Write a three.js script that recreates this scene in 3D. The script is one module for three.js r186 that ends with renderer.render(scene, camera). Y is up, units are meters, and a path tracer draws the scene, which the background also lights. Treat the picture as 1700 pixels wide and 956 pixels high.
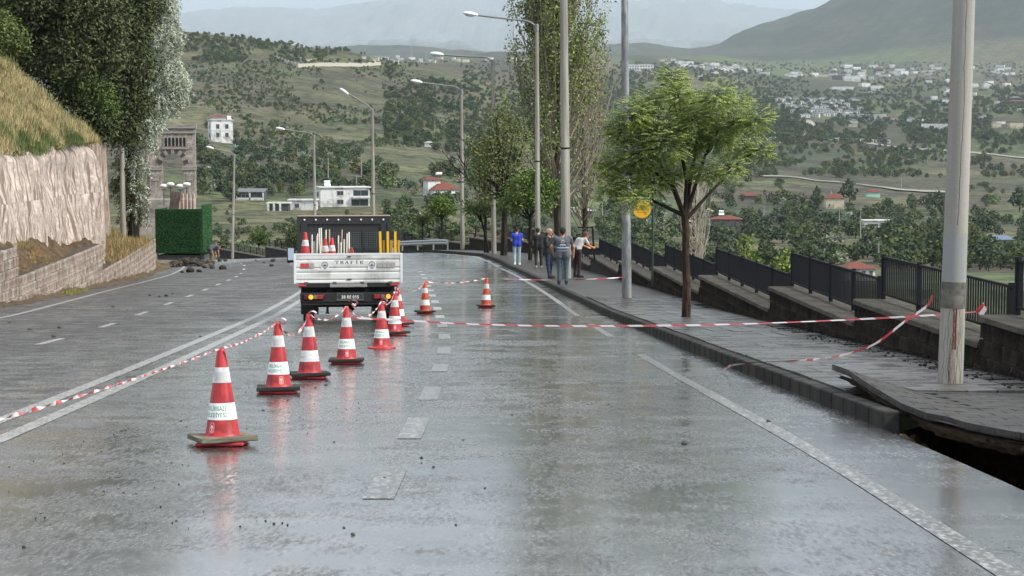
import * as THREE from 'three';
import { mergeGeometries, toCreasedNormals } from 'three/addons/utils/BufferGeometryUtils.js';
import { RoundedBoxGeometry } from 'three/addons/geometries/RoundedBoxGeometry.js';

// ───────────────────────── camera, sky, sun, exposure ─────────────────────────
const scene = new THREE.Scene();
const camera = new THREE.PerspectiveCamera(2 * Math.atan(478 / 3000) * 180 / Math.PI, 1700 / 956, 0.1, 60000);
camera.position.set(0, 1.6, 0);
camera.rotation.x = -Math.atan(228 / 3000);
const renderer = new THREE.WebGLRenderer({ antialias: true });
renderer.toneMapping = THREE.LinearToneMapping;
renderer.toneMappingExposure = 1.6;
renderer.shadowMap.enabled = true;

function hash(x, y, z = 0) {
  let h = Math.imul(x | 0, 374761393) ^ Math.imul(y | 0, 668265263) ^ Math.imul(z | 0, 1274126177);
  h = Math.imul(h ^ (h >>> 13), 1274126177); h ^= h >>> 16;
  return (h >>> 0) / 4294967296;
}
const sm = (t) => t * t * (3 - 2 * t);
const clamp = (v, a = 0, b = 1) => Math.min(b, Math.max(a, v));
const sstep = (a, b, v) => sm(clamp((v - a) / (b - a)));
const mix = (a, b, t) => a + (b - a) * t;
function vn(x, y, s = 0) {                       // value noise 0..1
  const xi = Math.floor(x), yi = Math.floor(y), u = sm(x - xi), v = sm(y - yi);
  return mix(mix(hash(xi, yi, s), hash(xi + 1, yi, s), u), mix(hash(xi, yi + 1, s), hash(xi + 1, yi + 1, s), u), v);
}
function fbm(x, y, o = 4, s = 0) { let a = 0, m = 0.5, t = 0; for (let i = 0; i < o; i++) { a += m * vn(x, y, s + i * 17); t += m; m *= 0.5; x = x * 2.03 + 11.3; y = y * 2.03 + 7.7; } return a / t; }
function rng(seed) { let a = seed >>> 0; return () => { a = (a + 0x6D2B79F5) | 0; let t = Math.imul(a ^ (a >>> 15), 1 | a); t = (t + Math.imul(t ^ (t >>> 7), 61 | t)) ^ t; return ((t ^ (t >>> 14)) >>> 0) / 4294967296; }; }

{ // one bright overcast sky with thin cloud, the same all the way round
  const W = 512, H = 256, data = new Float32Array(W * H * 4);
  for (let j = 0; j < H; j++) for (let i = 0; i < W; i++) {
    const el = ((j + 0.5) / H - 0.5) * Math.PI, az = i / W * Math.PI * 2;
    const e = Math.max(0, Math.sin(el));
    const qx = Math.cos(az) * (1.6 - e) * 3, qy = Math.sin(az) * (1.6 - e) * 3;
    const c = fbm(qx * 1.2 + 40, qy * 1.2 + 40 + e * 5, 5, 3);
    const cl = sstep(0.38, 0.66, c);
    const t = sstep(0.05, 0.2, e);
    const r = mix(0.42, mix(0.60, 0.88, cl), t), g = mix(0.50, mix(0.65, 0.89, cl), t), b = mix(0.585, mix(0.72, 0.90, cl), t);
    const k = (j * W + i) * 4; data[k] = r; data[k + 1] = g; data[k + 2] = b; data[k + 3] = 1;
  }
  const sky = new THREE.DataTexture(data, W, H, THREE.RGBAFormat, THREE.FloatType);
  sky.mapping = THREE.EquirectangularReflectionMapping; sky.magFilter = THREE.LinearFilter; sky.minFilter = THREE.LinearFilter; sky.wrapS = THREE.RepeatWrapping; sky.needsUpdate = true;
  scene.background = sky; scene.environment = sky;
  scene.backgroundIntensity = 1; scene.environmentIntensity = 1;
}
const sun = new THREE.DirectionalLight(new THREE.Color(1, 0.95, 0.85), 3.2);
sun.position.set(78, 68, -12); sun.target.position.set(0, 0, -40);
sun.castShadow = true; sun.shadow.radius = 16; sun.shadow.mapSize.set(2048, 2048);
Object.assign(sun.shadow.camera, { left: -90, right: 90, top: 90, bottom: -90, near: 1, far: 400 });
scene.add(sun, sun.target);
scene.fog = new THREE.FogExp2(new THREE.Color(0.74, 0.88, 1.0), 0.000052);

// ───────────────────────── helpers ─────────────────────────
const names = new Map();
function numbered(n) { const k = names.get(n) || 0; names.set(n, k + 1); return k ? n + '_' + String(k).padStart(3, '0') : n; }
const P = (x, d, h) => new THREE.Vector3(x, h, -d);
const camM = new THREE.Matrix4().makeRotationX(camera.rotation.x);
function ray(px, py) { return new THREE.Vector3(px - 850, 478 - py, -3000).applyMatrix4(camM); }
function at(px, py, d) { const r = ray(px, py); return new THREE.Vector3(0, 1.6, 0).addScaledVector(r, -d / r.z); }
function lut(tab) { return (v) => { let i = 1; while (i < tab.length - 1 && v > tab[i][0]) i++; const [a, b] = tab[i - 1], [c, e] = tab[i]; const t = clamp((v - a) / (c - a), 0, 1); 
  const p0 = tab[Math.max(0, i - 2)], p3 = tab[Math.min(tab.length - 1, i + 1)];
  const m1 = (e - p0[1]) / (c - p0[0]) * (c - a), m2 = (p3[1] - b) / (p3[0] - a) * (c - a), t2 = t * t, t3 = t2 * t;
  return (2 * t3 - 3 * t2 + 1) * b + (t3 - 2 * t2 + t) * m1 + (-2 * t3 + 3 * t2) * e + (t3 - t2) * m2; }; }
function lin(tab) { return (v) => { let i = 1; while (i < tab.length - 1 && v > tab[i][0]) i++; const [a, b] = tab[i - 1], [c, e] = tab[i]; return mix(b, e, clamp((v - a) / (c - a))); }; }
const col = (h) => new THREE.Color(h);
const rgb = (r, g, b) => new THREE.Color().setRGB(r, g, b);
const std = (c, roughness = 0.8, o = {}) => new THREE.MeshStandardMaterial({ color: c, roughness, metalness: 0, side: THREE.DoubleSide, ...o });
const CLEAN = (g) => { g = g.index ? g.toNonIndexed() : g; for (const k of Object.keys(g.attributes)) if (!['position', 'normal', 'uv', 'color'].includes(k)) g.deleteAttribute(k);
  if (!g.attributes.normal) g.computeVertexNormals();
  if (!g.attributes.uv) g.setAttribute('uv', new THREE.BufferAttribute(new Float32Array(g.attributes.position.count * 2), 2)); return g; };
const merge = (l) => { l = l.map(CLEAN); const c = l.some((g) => g.attributes.color); for (const g of l) if (c && !g.attributes.color) g.setAttribute('color', new THREE.BufferAttribute(new Float32Array(g.attributes.position.count * 3).fill(1), 3)); return l.length === 1 ? l[0] : mergeGeometries(l); };
function mesh(name, geo, mat, parent = scene) {
  const m = new THREE.Mesh(Array.isArray(geo) ? merge(geo) : geo, mat);
  m.name = parent === scene ? numbered(name) : name; m.castShadow = m.receiveShadow = true; parent.add(m); return m;
}
function tag(o, label, category, group) { o.userData.label = label; o.userData.category = category; if (group) o.userData.group = group; return o; }
function struct(o, label) { o.userData.kind = 'structure'; if (label) o.userData.label = label; return o; }
function stuff(o, label, category) { o.userData.kind = 'stuff'; if (label) o.userData.label = label; if (category) o.userData.category = category; return o; }
function thing(name, label, category, pos, turn = 0, group) {
  const o = new THREE.Group(); o.name = numbered(name); scene.add(o); if (pos) o.position.copy(pos); o.rotation.order = 'YXZ'; o.rotation.y = turn; return tag(o, label, category, group);
}
function copyOf(o, label) { const c = o.clone(); c.name = numbered(o.name.replace(/_\d{3}$/, '')); c.userData = { ...o.userData }; if (label) c.userData.label = label; scene.add(c); return c; }
const box = (w, h, d, x = 0, y = 0, z = 0, rx = 0, ry = 0, rz = 0) => { const g = new THREE.BoxGeometry(w, h, d); g.applyMatrix4(new THREE.Matrix4().makeRotationFromEuler(new THREE.Euler(rx, ry, rz)).setPosition(x, y, z)); return g; };
const rbox = (w, h, d, r, x = 0, y = 0, z = 0, rx = 0, ry = 0, rz = 0) => { const g = new RoundedBoxGeometry(w, h, d, 2, r); g.applyMatrix4(new THREE.Matrix4().makeRotationFromEuler(new THREE.Euler(rx, ry, rz)).setPosition(x, y, z)); return g; };
const UP = new THREE.Vector3(0, 1, 0);
function bar(a, b, r0, r1 = r0, n = 8) { const v = new THREE.Vector3().subVectors(b, a), L = v.length(); const g = new THREE.CylinderGeometry(r1, r0, L, n, 1); g.translate(0, L / 2, 0); g.applyMatrix4(new THREE.Matrix4().makeRotationFromQuaternion(new THREE.Quaternion().setFromUnitVectors(UP, v.normalize())).setPosition(a)); return g; }
const v3 = (x, y, z) => new THREE.Vector3(x, y, z);
function grid(nu, nv, f, uvf) {                  // (nu+1)x(nv+1) sheet
  const p = [], uv = [], idx = [];
  for (let j = 0; j <= nv; j++) for (let i = 0; i <= nu; i++) { const q = f(i / nu, j / nv, i, j); p.push(q.x, q.y, q.z); const t = uvf ? uvf(i / nu, j / nv, q) : [q.x, -q.z]; uv.push(t[0], t[1]); }
  for (let j = 0; j < nv; j++) for (let i = 0; i < nu; i++) { const a = j * (nu + 1) + i, b = a + 1, c = a + nu + 1, e = c + 1; idx.push(a, b, e, a, e, c); }
  const g = new THREE.BufferGeometry(); g.setAttribute('position', new THREE.Float32BufferAttribute(p, 3)); g.setAttribute('uv', new THREE.Float32BufferAttribute(uv, 2)); g.setIndex(idx); g.computeVertexNormals(); return g;
}
function tint(g, f) { const p = g.attributes.position, c = new Float32Array(p.count * 3); for (let i = 0; i < p.count; i++) { const k = f(p.getX(i), p.getY(i), p.getZ(i), i); c[i * 3] = k[0]; c[i * 3 + 1] = k[1]; c[i * 3 + 2] = k[2]; } g.setAttribute('color', new THREE.BufferAttribute(c, 3)); return g; }
function dataTex(W, H, f, srgb) {
  const d = new Uint8Array(W * H * 4);
  for (let j = 0; j < H; j++) for (let i = 0; i < W; i++) { const c = f(i / W, j / H, i, j); const k = (j * W + i) * 4; if (typeof c === 'number') d[k] = d[k + 1] = d[k + 2] = clamp(c) * 255; else { d[k] = clamp(c[0]) * 255; d[k + 1] = clamp(c[1]) * 255; d[k + 2] = clamp(c[2]) * 255; } d[k + 3] = 255; }
  const t = new THREE.DataTexture(d, W, H); t.wrapS = t.wrapT = THREE.RepeatWrapping; t.magFilter = THREE.LinearFilter; t.minFilter = THREE.LinearMipmapLinearFilter; t.generateMipmaps = true; if (srgb) t.colorSpace = THREE.SRGBColorSpace; t.needsUpdate = true; return t;
}
// tileable fbm on the unit square
function tvn(x, y, n, s) { const xi = Math.floor(x), yi = Math.floor(y), u = sm(x - xi), v = sm(y - yi), w = (a) => ((a % n) + n) % n; return mix(mix(hash(w(xi), w(yi), s), hash(w(xi + 1), w(yi), s), u), mix(hash(w(xi), w(yi + 1), s), hash(w(xi + 1), w(yi + 1), s), u), v); }
function tfbm(u, v, n, o, s = 0) { let a = 0, m = 0.5, t = 0; for (let i = 0; i < o; i++) { a += m * tvn(u * n, v * n, n, s + i * 31); t += m; m *= 0.55; n *= 2; } return a / t; }
function canvasTex(W, H, draw) { const c = document.createElement('canvas'); c.width = W; c.height = H; draw(c.getContext('2d'), W, H); const t = new THREE.CanvasTexture(c); t.colorSpace = THREE.SRGBColorSpace; t.magFilter = THREE.LinearFilter; return t; }
function rep(t, u, v) { const c = t.clone(); c.repeat.set(u, v); c.needsUpdate = true; return c; }
// naive surface nets: one smooth continuous skin from a distance field
function nets(min, max, cell, f) {
  const nx = Math.ceil((max.x - min.x) / cell) + 1, ny = Math.ceil((max.y - min.y) / cell) + 1, nz = Math.ceil((max.z - min.z) / cell) + 1;
  const F = new Float32Array(nx * ny * nz), id = (i, j, k) => i + nx * (j + ny * k);
  for (let k = 0; k < nz; k++) for (let j = 0; j < ny; j++) for (let i = 0; i < nx; i++) F[id(i, j, k)] = f(min.x + i * cell, min.y + j * cell, min.z + k * cell);
  const V = new Int32Array(nx * ny * nz).fill(-1), pos = [], idx = [];
  const C = [[0, 0, 0], [1, 0, 0], [0, 1, 0], [1, 1, 0], [0, 0, 1], [1, 0, 1], [0, 1, 1], [1, 1, 1]], E = [[0, 1], [2, 3], [4, 5], [6, 7], [0, 2], [1, 3], [4, 6], [5, 7], [0, 4], [1, 5], [2, 6], [3, 7]];
  for (let k = 0; k < nz - 1; k++) for (let j = 0; j < ny - 1; j++) for (let i = 0; i < nx - 1; i++) {
    const v = C.map((c) => F[id(i + c[0], j + c[1], k + c[2])]); let n = 0, x = 0, y = 0, z = 0;
    for (const [a, b] of E) if ((v[a] < 0) !== (v[b] < 0)) { const t = v[a] / (v[a] - v[b]); x += mix(C[a][0], C[b][0], t); y += mix(C[a][1], C[b][1], t); z += mix(C[a][2], C[b][2], t); n++; }
    if (n) { V[id(i, j, k)] = pos.length / 3; pos.push(min.x + (i + x / n) * cell, min.y + (j + y / n) * cell, min.z + (k + z / n) * cell); }
  }
  const quad = (a, b, c, d, flip) => { if (a < 0 || b < 0 || c < 0 || d < 0) return; if (flip) idx.push(a, c, b, a, d, c); else idx.push(a, b, c, a, c, d); };
  for (let k = 1; k < nz - 1; k++) for (let j = 1; j < ny - 1; j++) for (let i = 1; i < nx - 1; i++) {
    const s = F[id(i, j, k)] < 0;
    if (s !== F[id(i + 1, j, k)] < 0) quad(V[id(i, j - 1, k - 1)], V[id(i, j, k - 1)], V[id(i, j, k)], V[id(i, j - 1, k)], !s);
    if (s !== F[id(i, j + 1, k)] < 0) quad(V[id(i - 1, j, k - 1)], V[id(i - 1, j, k)], V[id(i, j, k)], V[id(i, j, k - 1)], !s);
    if (s !== F[id(i, j, k + 1)] < 0) quad(V[id(i - 1, j - 1, k)], V[id(i, j - 1, k)], V[id(i, j, k)], V[id(i - 1, j, k)], !s);
  }
  const g = new THREE.BufferGeometry(); g.setAttribute('position', new THREE.Float32BufferAttribute(pos, 3)); g.setIndex(idx); g.setAttribute('uv', new THREE.Float32BufferAttribute(new Float32Array(pos.length / 3 * 2), 2)); g.computeVertexNormals(); return g;
}
// ───────────────────────── lie of the land ─────────────────────────
// X to the right, d metres ahead, h up. The road falls about 5 % and bends left.
const kerbX = lut([[-40, 3.2], [0, 3.4], [11.5, 3.32], [15.6, 3.2], [24, 2.8], [41, 2.05], [62, 1.0], [83, -0.2], [95, -1.6], [108, -4.4], [118, -8], [128, -11.5], [143, -16.6], [168, -26.9], [190, -38], [215, -55]]);
const innerX = lut([[-40, -10], [0, -10.9], [20, -11.4], [41, -12.6], [48, -13.2], [66, -15], [90, -17.8], [100, -19.2], [113, -21.5], [130, -26], [150, -34], [175, -47], [200, -62], [215, -73]]);
const wallX = lut([[-10, 6.2], [10, 6.0], [21, 5.5], [27, 5.2], [34.3, 4.93], [45, 4.5], [62, 3.7], [83, 2.4], [95, 1.3], [108, -1.6], [120, -6.2], [143, -14.2], [168, -24.5], [190, -35.5], [215, -52]]);
const lift = lin([[0, 0], [40, 0], [57, 0.18], [83, 0.5], [95, 0.95], [110, 1.1], [125, 0.9], [143, 0.55], [168, 0.06], [215, 0]]);
function roadH(X, d) { const a = innerX(d), b = kerbX(d); return -0.0517 * d + lift(d) * mix(0.35, 1, clamp((X - a) / (b - a))); }
const walkH = (X, d) => roadH(Math.min(X, kerbX(d)), d) + 0.15;

// valley and hills: picture height of the ground line at a distance, for a few bearings, turned into metres
const COLX = [-1600, -300, 270, 400, 550, 700, 860, 1000, 1150, 1300, 1500, 1700, 3300];
const ROWD = [200, 300, 400, 500, 700, 900, 1200, 1600, 2200, 3000, 4200, 5500, 8000, 11000, 16000, 30000];
const TAB = [
  [432, 405, 370, 335, 250, 200, 140, 40, 60, 90, 100, 105, 104, 104, 104, 60],
  [432, 405, 370, 335, 250, 200, 140, 40, 60, 90, 100, 105, 104, 104, 104, 50],
  [432, 405, 372, 338, 250, 200, 140, 50, 95, 98, 100, 102, 102, 102, 100, 40],
  [434, 405, 374, 342, 262, 212, 145, 58, 105, 105, 102, 100, 100, 100, 99, 22],
  [440, 412, 380, 346, 282, 225, 158, 78, 115, 105, 100, 98, 98, 98, 97, 28],
  [446, 418, 388, 346, 300, 245, 182, 112, 104, 101, 97, 96, 96, 96, 95, 12],
  [456, 432, 408, 380, 320, 270, 215, 158, 125, 106, 97, 95, 95, 95, 94, 5],
  [470, 448, 428, 402, 345, 302, 256, 212, 165, 122, 100, 95, 93, 94, 92, 18],
  [480, 458, 436, 408, 362, 318, 276, 238, 188, 138, 108, 99, 93, 94, 92, 10],
  [484, 462, 440, 412, 362, 320, 284, 242, 192, 150, 118, 104, 36, 92, 92, 30],
  [486, 464, 442, 416, 368, 326, 292, 250, 200, 160, 126, 112, -56, 60, 90, 50],
  [488, 466, 444, 418, 370, 330, 298, 256, 204, 164, 130, 116, -150, 0, 90, 60],
  [490, 470, 446, 420, 372, 332, 300, 260, 210, 168, 134, 118, -350, -60, 90, 60],
];
const hRow = TAB.map((r) => r.map((y, i) => 1.6 + (250 - y) * ROWD[i] / 3000));
function valleyH(X, d) {
  const x = clamp(850 + 3000 * X / d, COLX[0], COLX[COLX.length - 1]); let c = 1; while (c < COLX.length - 1 && x > COLX[c]) c++;
  const tx = sm(clamp((x - COLX[c - 1]) / (COLX[c] - COLX[c - 1]))) * 0.4 + 0.6 * clamp((x - COLX[c - 1]) / (COLX[c] - COLX[c - 1]));
  const dd = clamp(d, ROWD[0], ROWD[ROWD.length - 1]); let r = 1; while (r < ROWD.length - 1 && dd > ROWD[r]) r++;
  const t = (dd - ROWD[r - 1]) / (ROWD[r] - ROWD[r - 1]), ts = r > 10 ? mix(t, sm(t), 0.6) : t;
  let h = mix(mix(hRow[c - 1][r - 1], hRow[c - 1][r], ts), mix(hRow[c][r - 1], hRow[c][r], ts), tx);
  const amp = clamp((d - 200) / 500) * Math.min(d * 0.006, 60);
  h += (fbm(X / (60 + d * 0.07), d / (60 + d * 0.07), 5, 5) - 0.5) * amp * 2;
  if (d > 6000) { const q = Math.abs(fbm(X / 520 + 9, d / 900, 4, 8) - 0.5); h += (0.25 - q) * 130 * sstep(6000, 8000, d) * (d > 14000 ? 3 : 1); }
  return h;
}
function groundH(X, d) {
  const v = valleyH(X, d); if (d > 260) return v;
  const a = innerX(clamp(d, -40, 215)), b = wallX(clamp(d, -10, 215));
  const base = roadH(clamp(X, a, b), clamp(d, -40, 215)) - 4.6;
  const side = X > b ? -0.32 * Math.max(0, X - b - 1) : 0;
  const fall = Math.max(base + side, -24);
  const over = X < a ? 0 : 0;
  const m = d > 215 ? 1 : sstep(160, 250, d);
  // outside of the bend the land starts just below the pavement
  const out = X > b ? sstep(0, 6, X - b) : 0;
  const near = fall + out * sstep(100, 140, d) * 3.0 + over;
  return mix(near, v, m);
}
const cam0 = v3(0, 1.6, 0);
function land(px, py, d0 = 190) {                   // where a line of sight meets the land
  const r = ray(px, py); r.divideScalar(-r.z); let d = d0, pd = d0;
  for (; d < 14000; pd = d, d *= 1.004) { if (1.6 + r.y * d < groundH(r.x * d, d)) break; }
  for (let k = 0; k < 12; k++) { const m = (pd + d) / 2; if (1.6 + r.y * m < groundH(r.x * m, m)) d = m; else pd = m; }
  return { X: r.x * d, d, h: groundH(r.x * d, d), s: d / 3000, p: P(r.x * d, d, groundH(r.x * d, d)) };
}

// soil, rock and grass textures (material only, no light)
const texSpeck = dataTex(512, 512, (u, v, i, j) => { const a = tfbm(u, v, 8, 6, 1), b = hash(i, j, 4); const k = 0.62 + 0.55 * (a - 0.5) + 0.22 * (b - 0.5); return [k, k, k]; }, true);
const texLand = dataTex(1024, 1024, (u, v, i, j) => { const a = tfbm(u, v, 6, 7, 2), b = tfbm(u, v, 40, 4, 6), dk = sstep(0.5, 0.62, b); let k = 0.72 + 0.5 * (a - 0.5) - 0.26 * dk; return [k * (1 - 0.06 * dk), k, k * (1 - 0.1 * dk)]; }, true);
const bumpFine = dataTex(512, 512, (u, v, i, j) => 0.65 * tfbm(u, v, 24, 5, 7) + 0.35 * hash(i, j, 9));

// the land as one sheet to the horizon
{
  const xs = []; for (let x = -1600; x < -100; x += 60) xs.push(x); for (let x = -100; x < 1800; x += 5.5) xs.push(x); for (let x = 1800; x <= 3300; x += 60) xs.push(x);
  const ds = []; for (let d = 6; d < 200; d *= 1.06) ds.push(d); for (let d = 200; d < 9000; d *= 1.012) ds.push(d); for (let d = 9000; d < 31000; d *= 1.03) ds.push(d);
  const g = grid(xs.length - 1, ds.length - 1, (u, v, i, j) => { const d = ds[j], X = (xs[i] - 850) / 3000 * d; return P(X, d, groundH(X, d)); }, (u, v, q) => [q.x / 140, -q.z / 140]);
  const G = [0.13, 0.18, 0.055], DG = [0.07, 0.098, 0.04], OL = [0.22, 0.20, 0.095], BR = [0.135, 0.098, 0.074], LG = [0.19, 0.26, 0.08];
  const m3 = (a, b, t) => [mix(a[0], b[0], t), mix(a[1], b[1], t), mix(a[2], b[2], t)];
  tint(g, (x, y, z) => {
    const d = -z, px = 850 + 3000 * x / d, s = 30 + d * 0.035;
    let c = m3(G, OL, sstep(0.42, 0.6, fbm(x / (s * 2.4), d / (s * 1.5), 5, 21)));
    c = m3(c, DG, sstep(0.5, 0.62, fbm(x / s + 5, d / s, 5, 22)) * 0.85);
    c = m3(c, BR, sstep(0.56, 0.66, fbm(x / (s * 3) + 9, d / (s * 1.2) + 3, 4, 23)) * 0.6);
    c = m3(c, LG, sstep(0.58, 0.66, fbm(x / (s * 2) + 29, d / (s * 0.9) + 3, 4, 24)) * 0.7);
    if (px > 900 && d > 820 && d < 1000) { const f = fbm(px / 160, d / 45, 3, 25); c = m3(c, f > 0.52 ? BR : [0.2, 0.19, 0.085], 0.75); }   // tilled fields by the valley road
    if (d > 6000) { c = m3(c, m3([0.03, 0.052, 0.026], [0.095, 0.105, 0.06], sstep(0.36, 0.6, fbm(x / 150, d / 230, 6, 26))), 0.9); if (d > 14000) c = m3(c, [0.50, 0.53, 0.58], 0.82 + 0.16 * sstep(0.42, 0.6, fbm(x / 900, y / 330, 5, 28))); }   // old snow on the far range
    if (d > 620 && d < 2000 && px < 880) c = m3(c, m3([0.225, 0.215, 0.11], [0.15, 0.125, 0.085], sstep(0.45, 0.6, fbm(x / 90, d / 70, 4, 29))), 0.55);
    if (d < 520 && px < 900) c = m3(c, m3([0.24, 0.215, 0.095], [0.115, 0.14, 0.045], sstep(0.35, 0.65, fbm(x / 7, d / 11, 5, 27))), 0.85);
    return c;
  });
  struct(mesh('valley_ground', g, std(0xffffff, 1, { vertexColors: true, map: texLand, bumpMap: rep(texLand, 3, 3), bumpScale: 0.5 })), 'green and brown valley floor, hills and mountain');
}

// ───────────────────────── road ─────────────────────────
const texAsph = dataTex(1024, 1024, (u, v, i, j) => { const a = tfbm(u, v, 12, 6, 41), b = hash(i, j, 42), c = hash(i >> 2, j >> 2, 43); let k = 0.255 + 0.32 * (a - 0.5) + 0.26 * (c - 0.5) + 0.12 * (b - 0.5); if (c > 0.975) k += 0.16; return [k, k * 0.995, k * 0.985]; }, true);
const bumpAsph = dataTex(1024, 1024, (u, v, i, j) => { const c = hash(i >> 2, j >> 2, 44), a = tfbm(u, v, 96, 4, 45); return 0.3 + 0.45 * a + 0.25 * c * c; });
const ROADW = 16, ROADL = 128;                       // size of the sheet of water film, in metres
const wetTex = dataTex(1024, 2048, (u, v, i, j) => {  // how wet the asphalt is: rough where it has drained, smooth where water stands
  const X = u * ROADW - 12, d = v * ROADL - 8;
  const lane = (X - (-5 - d * 0.03));                 // metres right of the double line
  const big = fbm(X / 2.2, d / 9, 4, 51), med = fbm(X / 0.7, d / 1.6, 4, 52), fine = fbm(X / 0.22, d / 0.30, 3, 53);
  let w = 0.0 + 0.95 * sstep(-1.2, 3.0, lane) + 1.1 * (big - 0.5) + 0.7 * (med - 0.5) + 1.5 * (fbm(X / 1.5 + 3, d / 0.5, 3, 57) - 0.5) + 1.3 * (fine - 0.5) + 1.2 * (hash(i, j, 55) - 0.5);
  const puddle = sstep(0.55, 0.68, fbm(X / 1.4 + 7, d / 6 + 2, 3, 54)) * sstep(3.5, 5.5, lane) * sstep(20, 26, d) * (1 - sstep(48, 60, d)); w += puddle * 0.6;
  const wheel = Math.exp(-Math.pow((lane - 1.6) / 0.5, 2)); w -= 0.1 * wheel;
  w = clamp((w - 0.5) * 1.35 + 0.5); return [mix(0.12, 1, w), mix(0.52, 0.14, w), 0];
});
const drainTex = dataTex(256, 1024, (u, v) => { const X = u * ROADW - 12, d = v * ROADL - 8, lane = X - (-5 - d * 0.03); return mix(0.92, 0.24, clamp(sstep(-1.2, 2.5, lane) + 1.1 * (fbm(X / 1.6, d / 0.9, 4, 56) - 0.5))); });   // drained and drier uphill of the double line
const asphaltMat = new THREE.MeshPhysicalMaterial({ color: 0xffffff, roughness: 1, roughnessMap: drainTex, map: texAsph, bumpMap: bumpAsph, bumpScale: 0.0015, clearcoat: 1, clearcoatMap: wetTex, clearcoatRoughness: 1, clearcoatRoughnessMap: wetTex, side: THREE.DoubleSide });   // rough asphalt under a film of water
{
  const M = 34, ds = []; for (let d = -40; d < 60; d += 1) ds.push(d); for (let d = 60; d <= 215; d += 2.5) ds.push(d);
  const base = (u, v, i, j) => { const d = ds[j], X = mix(innerX(d) - 0.3, kerbX(d), u); return P(X, d, roadH(X, d)); };
  const g = grid(M, ds.length - 1, base, (u, v, q) => [(q.x + 12) / ROADW, (-q.z + 8) / ROADL]);
  asphaltMat.map = rep(texAsph, ROADW / 3.1, ROADL / 3.1); asphaltMat.bumpMap = rep(bumpAsph, ROADW / 2.3, ROADL / 2.3);
  for (const t of [wetTex, drainTex]) t.wrapS = t.wrapT = THREE.MirroredRepeatWrapping;
  var road = struct(mesh('road', g, asphaltMat), 'wet grey asphalt road bending left');
}
// painted lines: worn white paint on the road, each line or dash a piece of the road
const wornPaint = (seed, wear) => { const t = dataTex(256, 256, (u, v, i, j) => { const k = tfbm(u, v, 22, 4, seed), b = hash(i, j, seed), c = sstep(wear - 0.24, wear + 0.24, k + 0.12 * (b - 0.5)); const p = 0.70 - 0.16 * tfbm(u, v, 4, 4, seed + 5) + 0.12 * (b - 0.5), a = 0.29 + 0.2 * (b - 0.5); return [mix(a, p, c), mix(a, p, c), mix(a, p * 0.985, c)]; }, true); return t; };
const wetStd = (roughness, o) => new THREE.MeshPhysicalMaterial({ color: 0xffffff, roughness, clearcoat: 0.6, clearcoatRoughness: 0.3, side: THREE.DoubleSide, ...o });
const lineTex = wornPaint(71, 0.36), lineTex2 = wornPaint(72, 0.56), lineTex3 = wornPaint(73, 0.40);
const paintMat = wetStd(0.5, { map: lineTex, bumpMap: bumpFine, bumpScale: 0.001 }), faintMat = wetStd(0.4, { map: wornPaint(74, 0.62), bumpMap: bumpFine, bumpScale: 0.001 }), wornMat = wetStd(0.42, { map: lineTex2, bumpMap: bumpFine, bumpScale: 0.001 }), solidMat = wetStd(0.5, { map: lineTex3 });
function stripe(name, fx, d0, d1, w, mat, step = 1) {
  const n = Math.max(2, Math.ceil((d1 - d0) / step));
  const g = grid(2, n, (u, v) => { const d = mix(d0, d1, v), s = (fx(d + 0.1) - fx(d - 0.1)) / 0.2, L = Math.hypot(1, s), o = (u - 0.5) * w; const X = fx(d) + o * L; return P(X, d, roadH(X, d) + 0.004); }, (u, v, q) => [q.x / 0.5, -q.z / 0.9]);
  return mesh(name, g, mat, road);
}
const doubleX = lut([[-40, -3.6], [0, -4.1], [15, -4.4], [30, -5], [48, -5.9], [62, -6.8], [83, -8.4], [100, -10.6], [120, -16], [140, -22], [168, -34], [215, -62]]);
const dashX = lut([[-10, -0.9], [15.6, -0.85], [27.6, -1.04], [40.6, -1.64], [62, -2.9], [83, -4.3], [95, -5.7], [108, -8.8], [130, -17]]);
const leftDashX = lut([[10, -6.9], [29.3, -7.57], [34.3, -7.87], [40.2, -8.4], [53, -9.5], [58, -9.95], [80, -12.1], [100, -15], [130, -22]]);
const leftEdgeX = lut([[-10, -9.6], [20, -10.1], [39, -11.1], [48, -12], [58, -13.1], [70, -14.3], [83, -15.7], [95, -17.3], [110, -20.3]]);
stripe('solid_line', (d) => doubleX(d) + 0.2, -10, 120, 0.16, solidMat); stripe('solid_line', (d) => doubleX(d) - 0.2, -10, 120, 0.16, solidMat);
const edgeR = (d) => kerbX(d) - mix(0.95, 0.36, sstep(12, 66, d)); stripe('edge_line', edgeR, -10, 19.5, 0.15, wornMat); for (const [a, b] of [[19.5, 26], [31, 36], [40, 46]]) stripe('edge_line', edgeR, a, b, 0.13, faintMat); stripe('edge_line', edgeR, 46, 150, 0.14, solidMat); stripe('edge_line', leftEdgeX, -10, 108, 0.15, solidMat);
for (const [a, b] of [[11.2, 12.7], [14.7, 16.5], [18.4, 20.1], [22.5, 23.9], [26.2, 27.9], [30.3, 32], [34.6, 36.1], [38.8, 40.4], [43, 44.6], [47, 48.7], [51.4, 53], [55.6, 57.2], [60, 61.6], [64.5, 66.2], [69, 70.7], [74, 75.7], [79, 80.7]]) stripe('lane_dash', dashX, a, b, 0.2, a < 13 || (a > 17 && a < 25) ? faintMat : a < 17 ? wornMat : a < 38 ? (a % 2 < 1 ? faintMat : wornMat) : paintMat, 0.5);
for (let d = 22.7; d < 100; d += 5.9) stripe('lane_dash', leftDashX, d, d + 1.9, 0.13, paintMat, 0.5);

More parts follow.
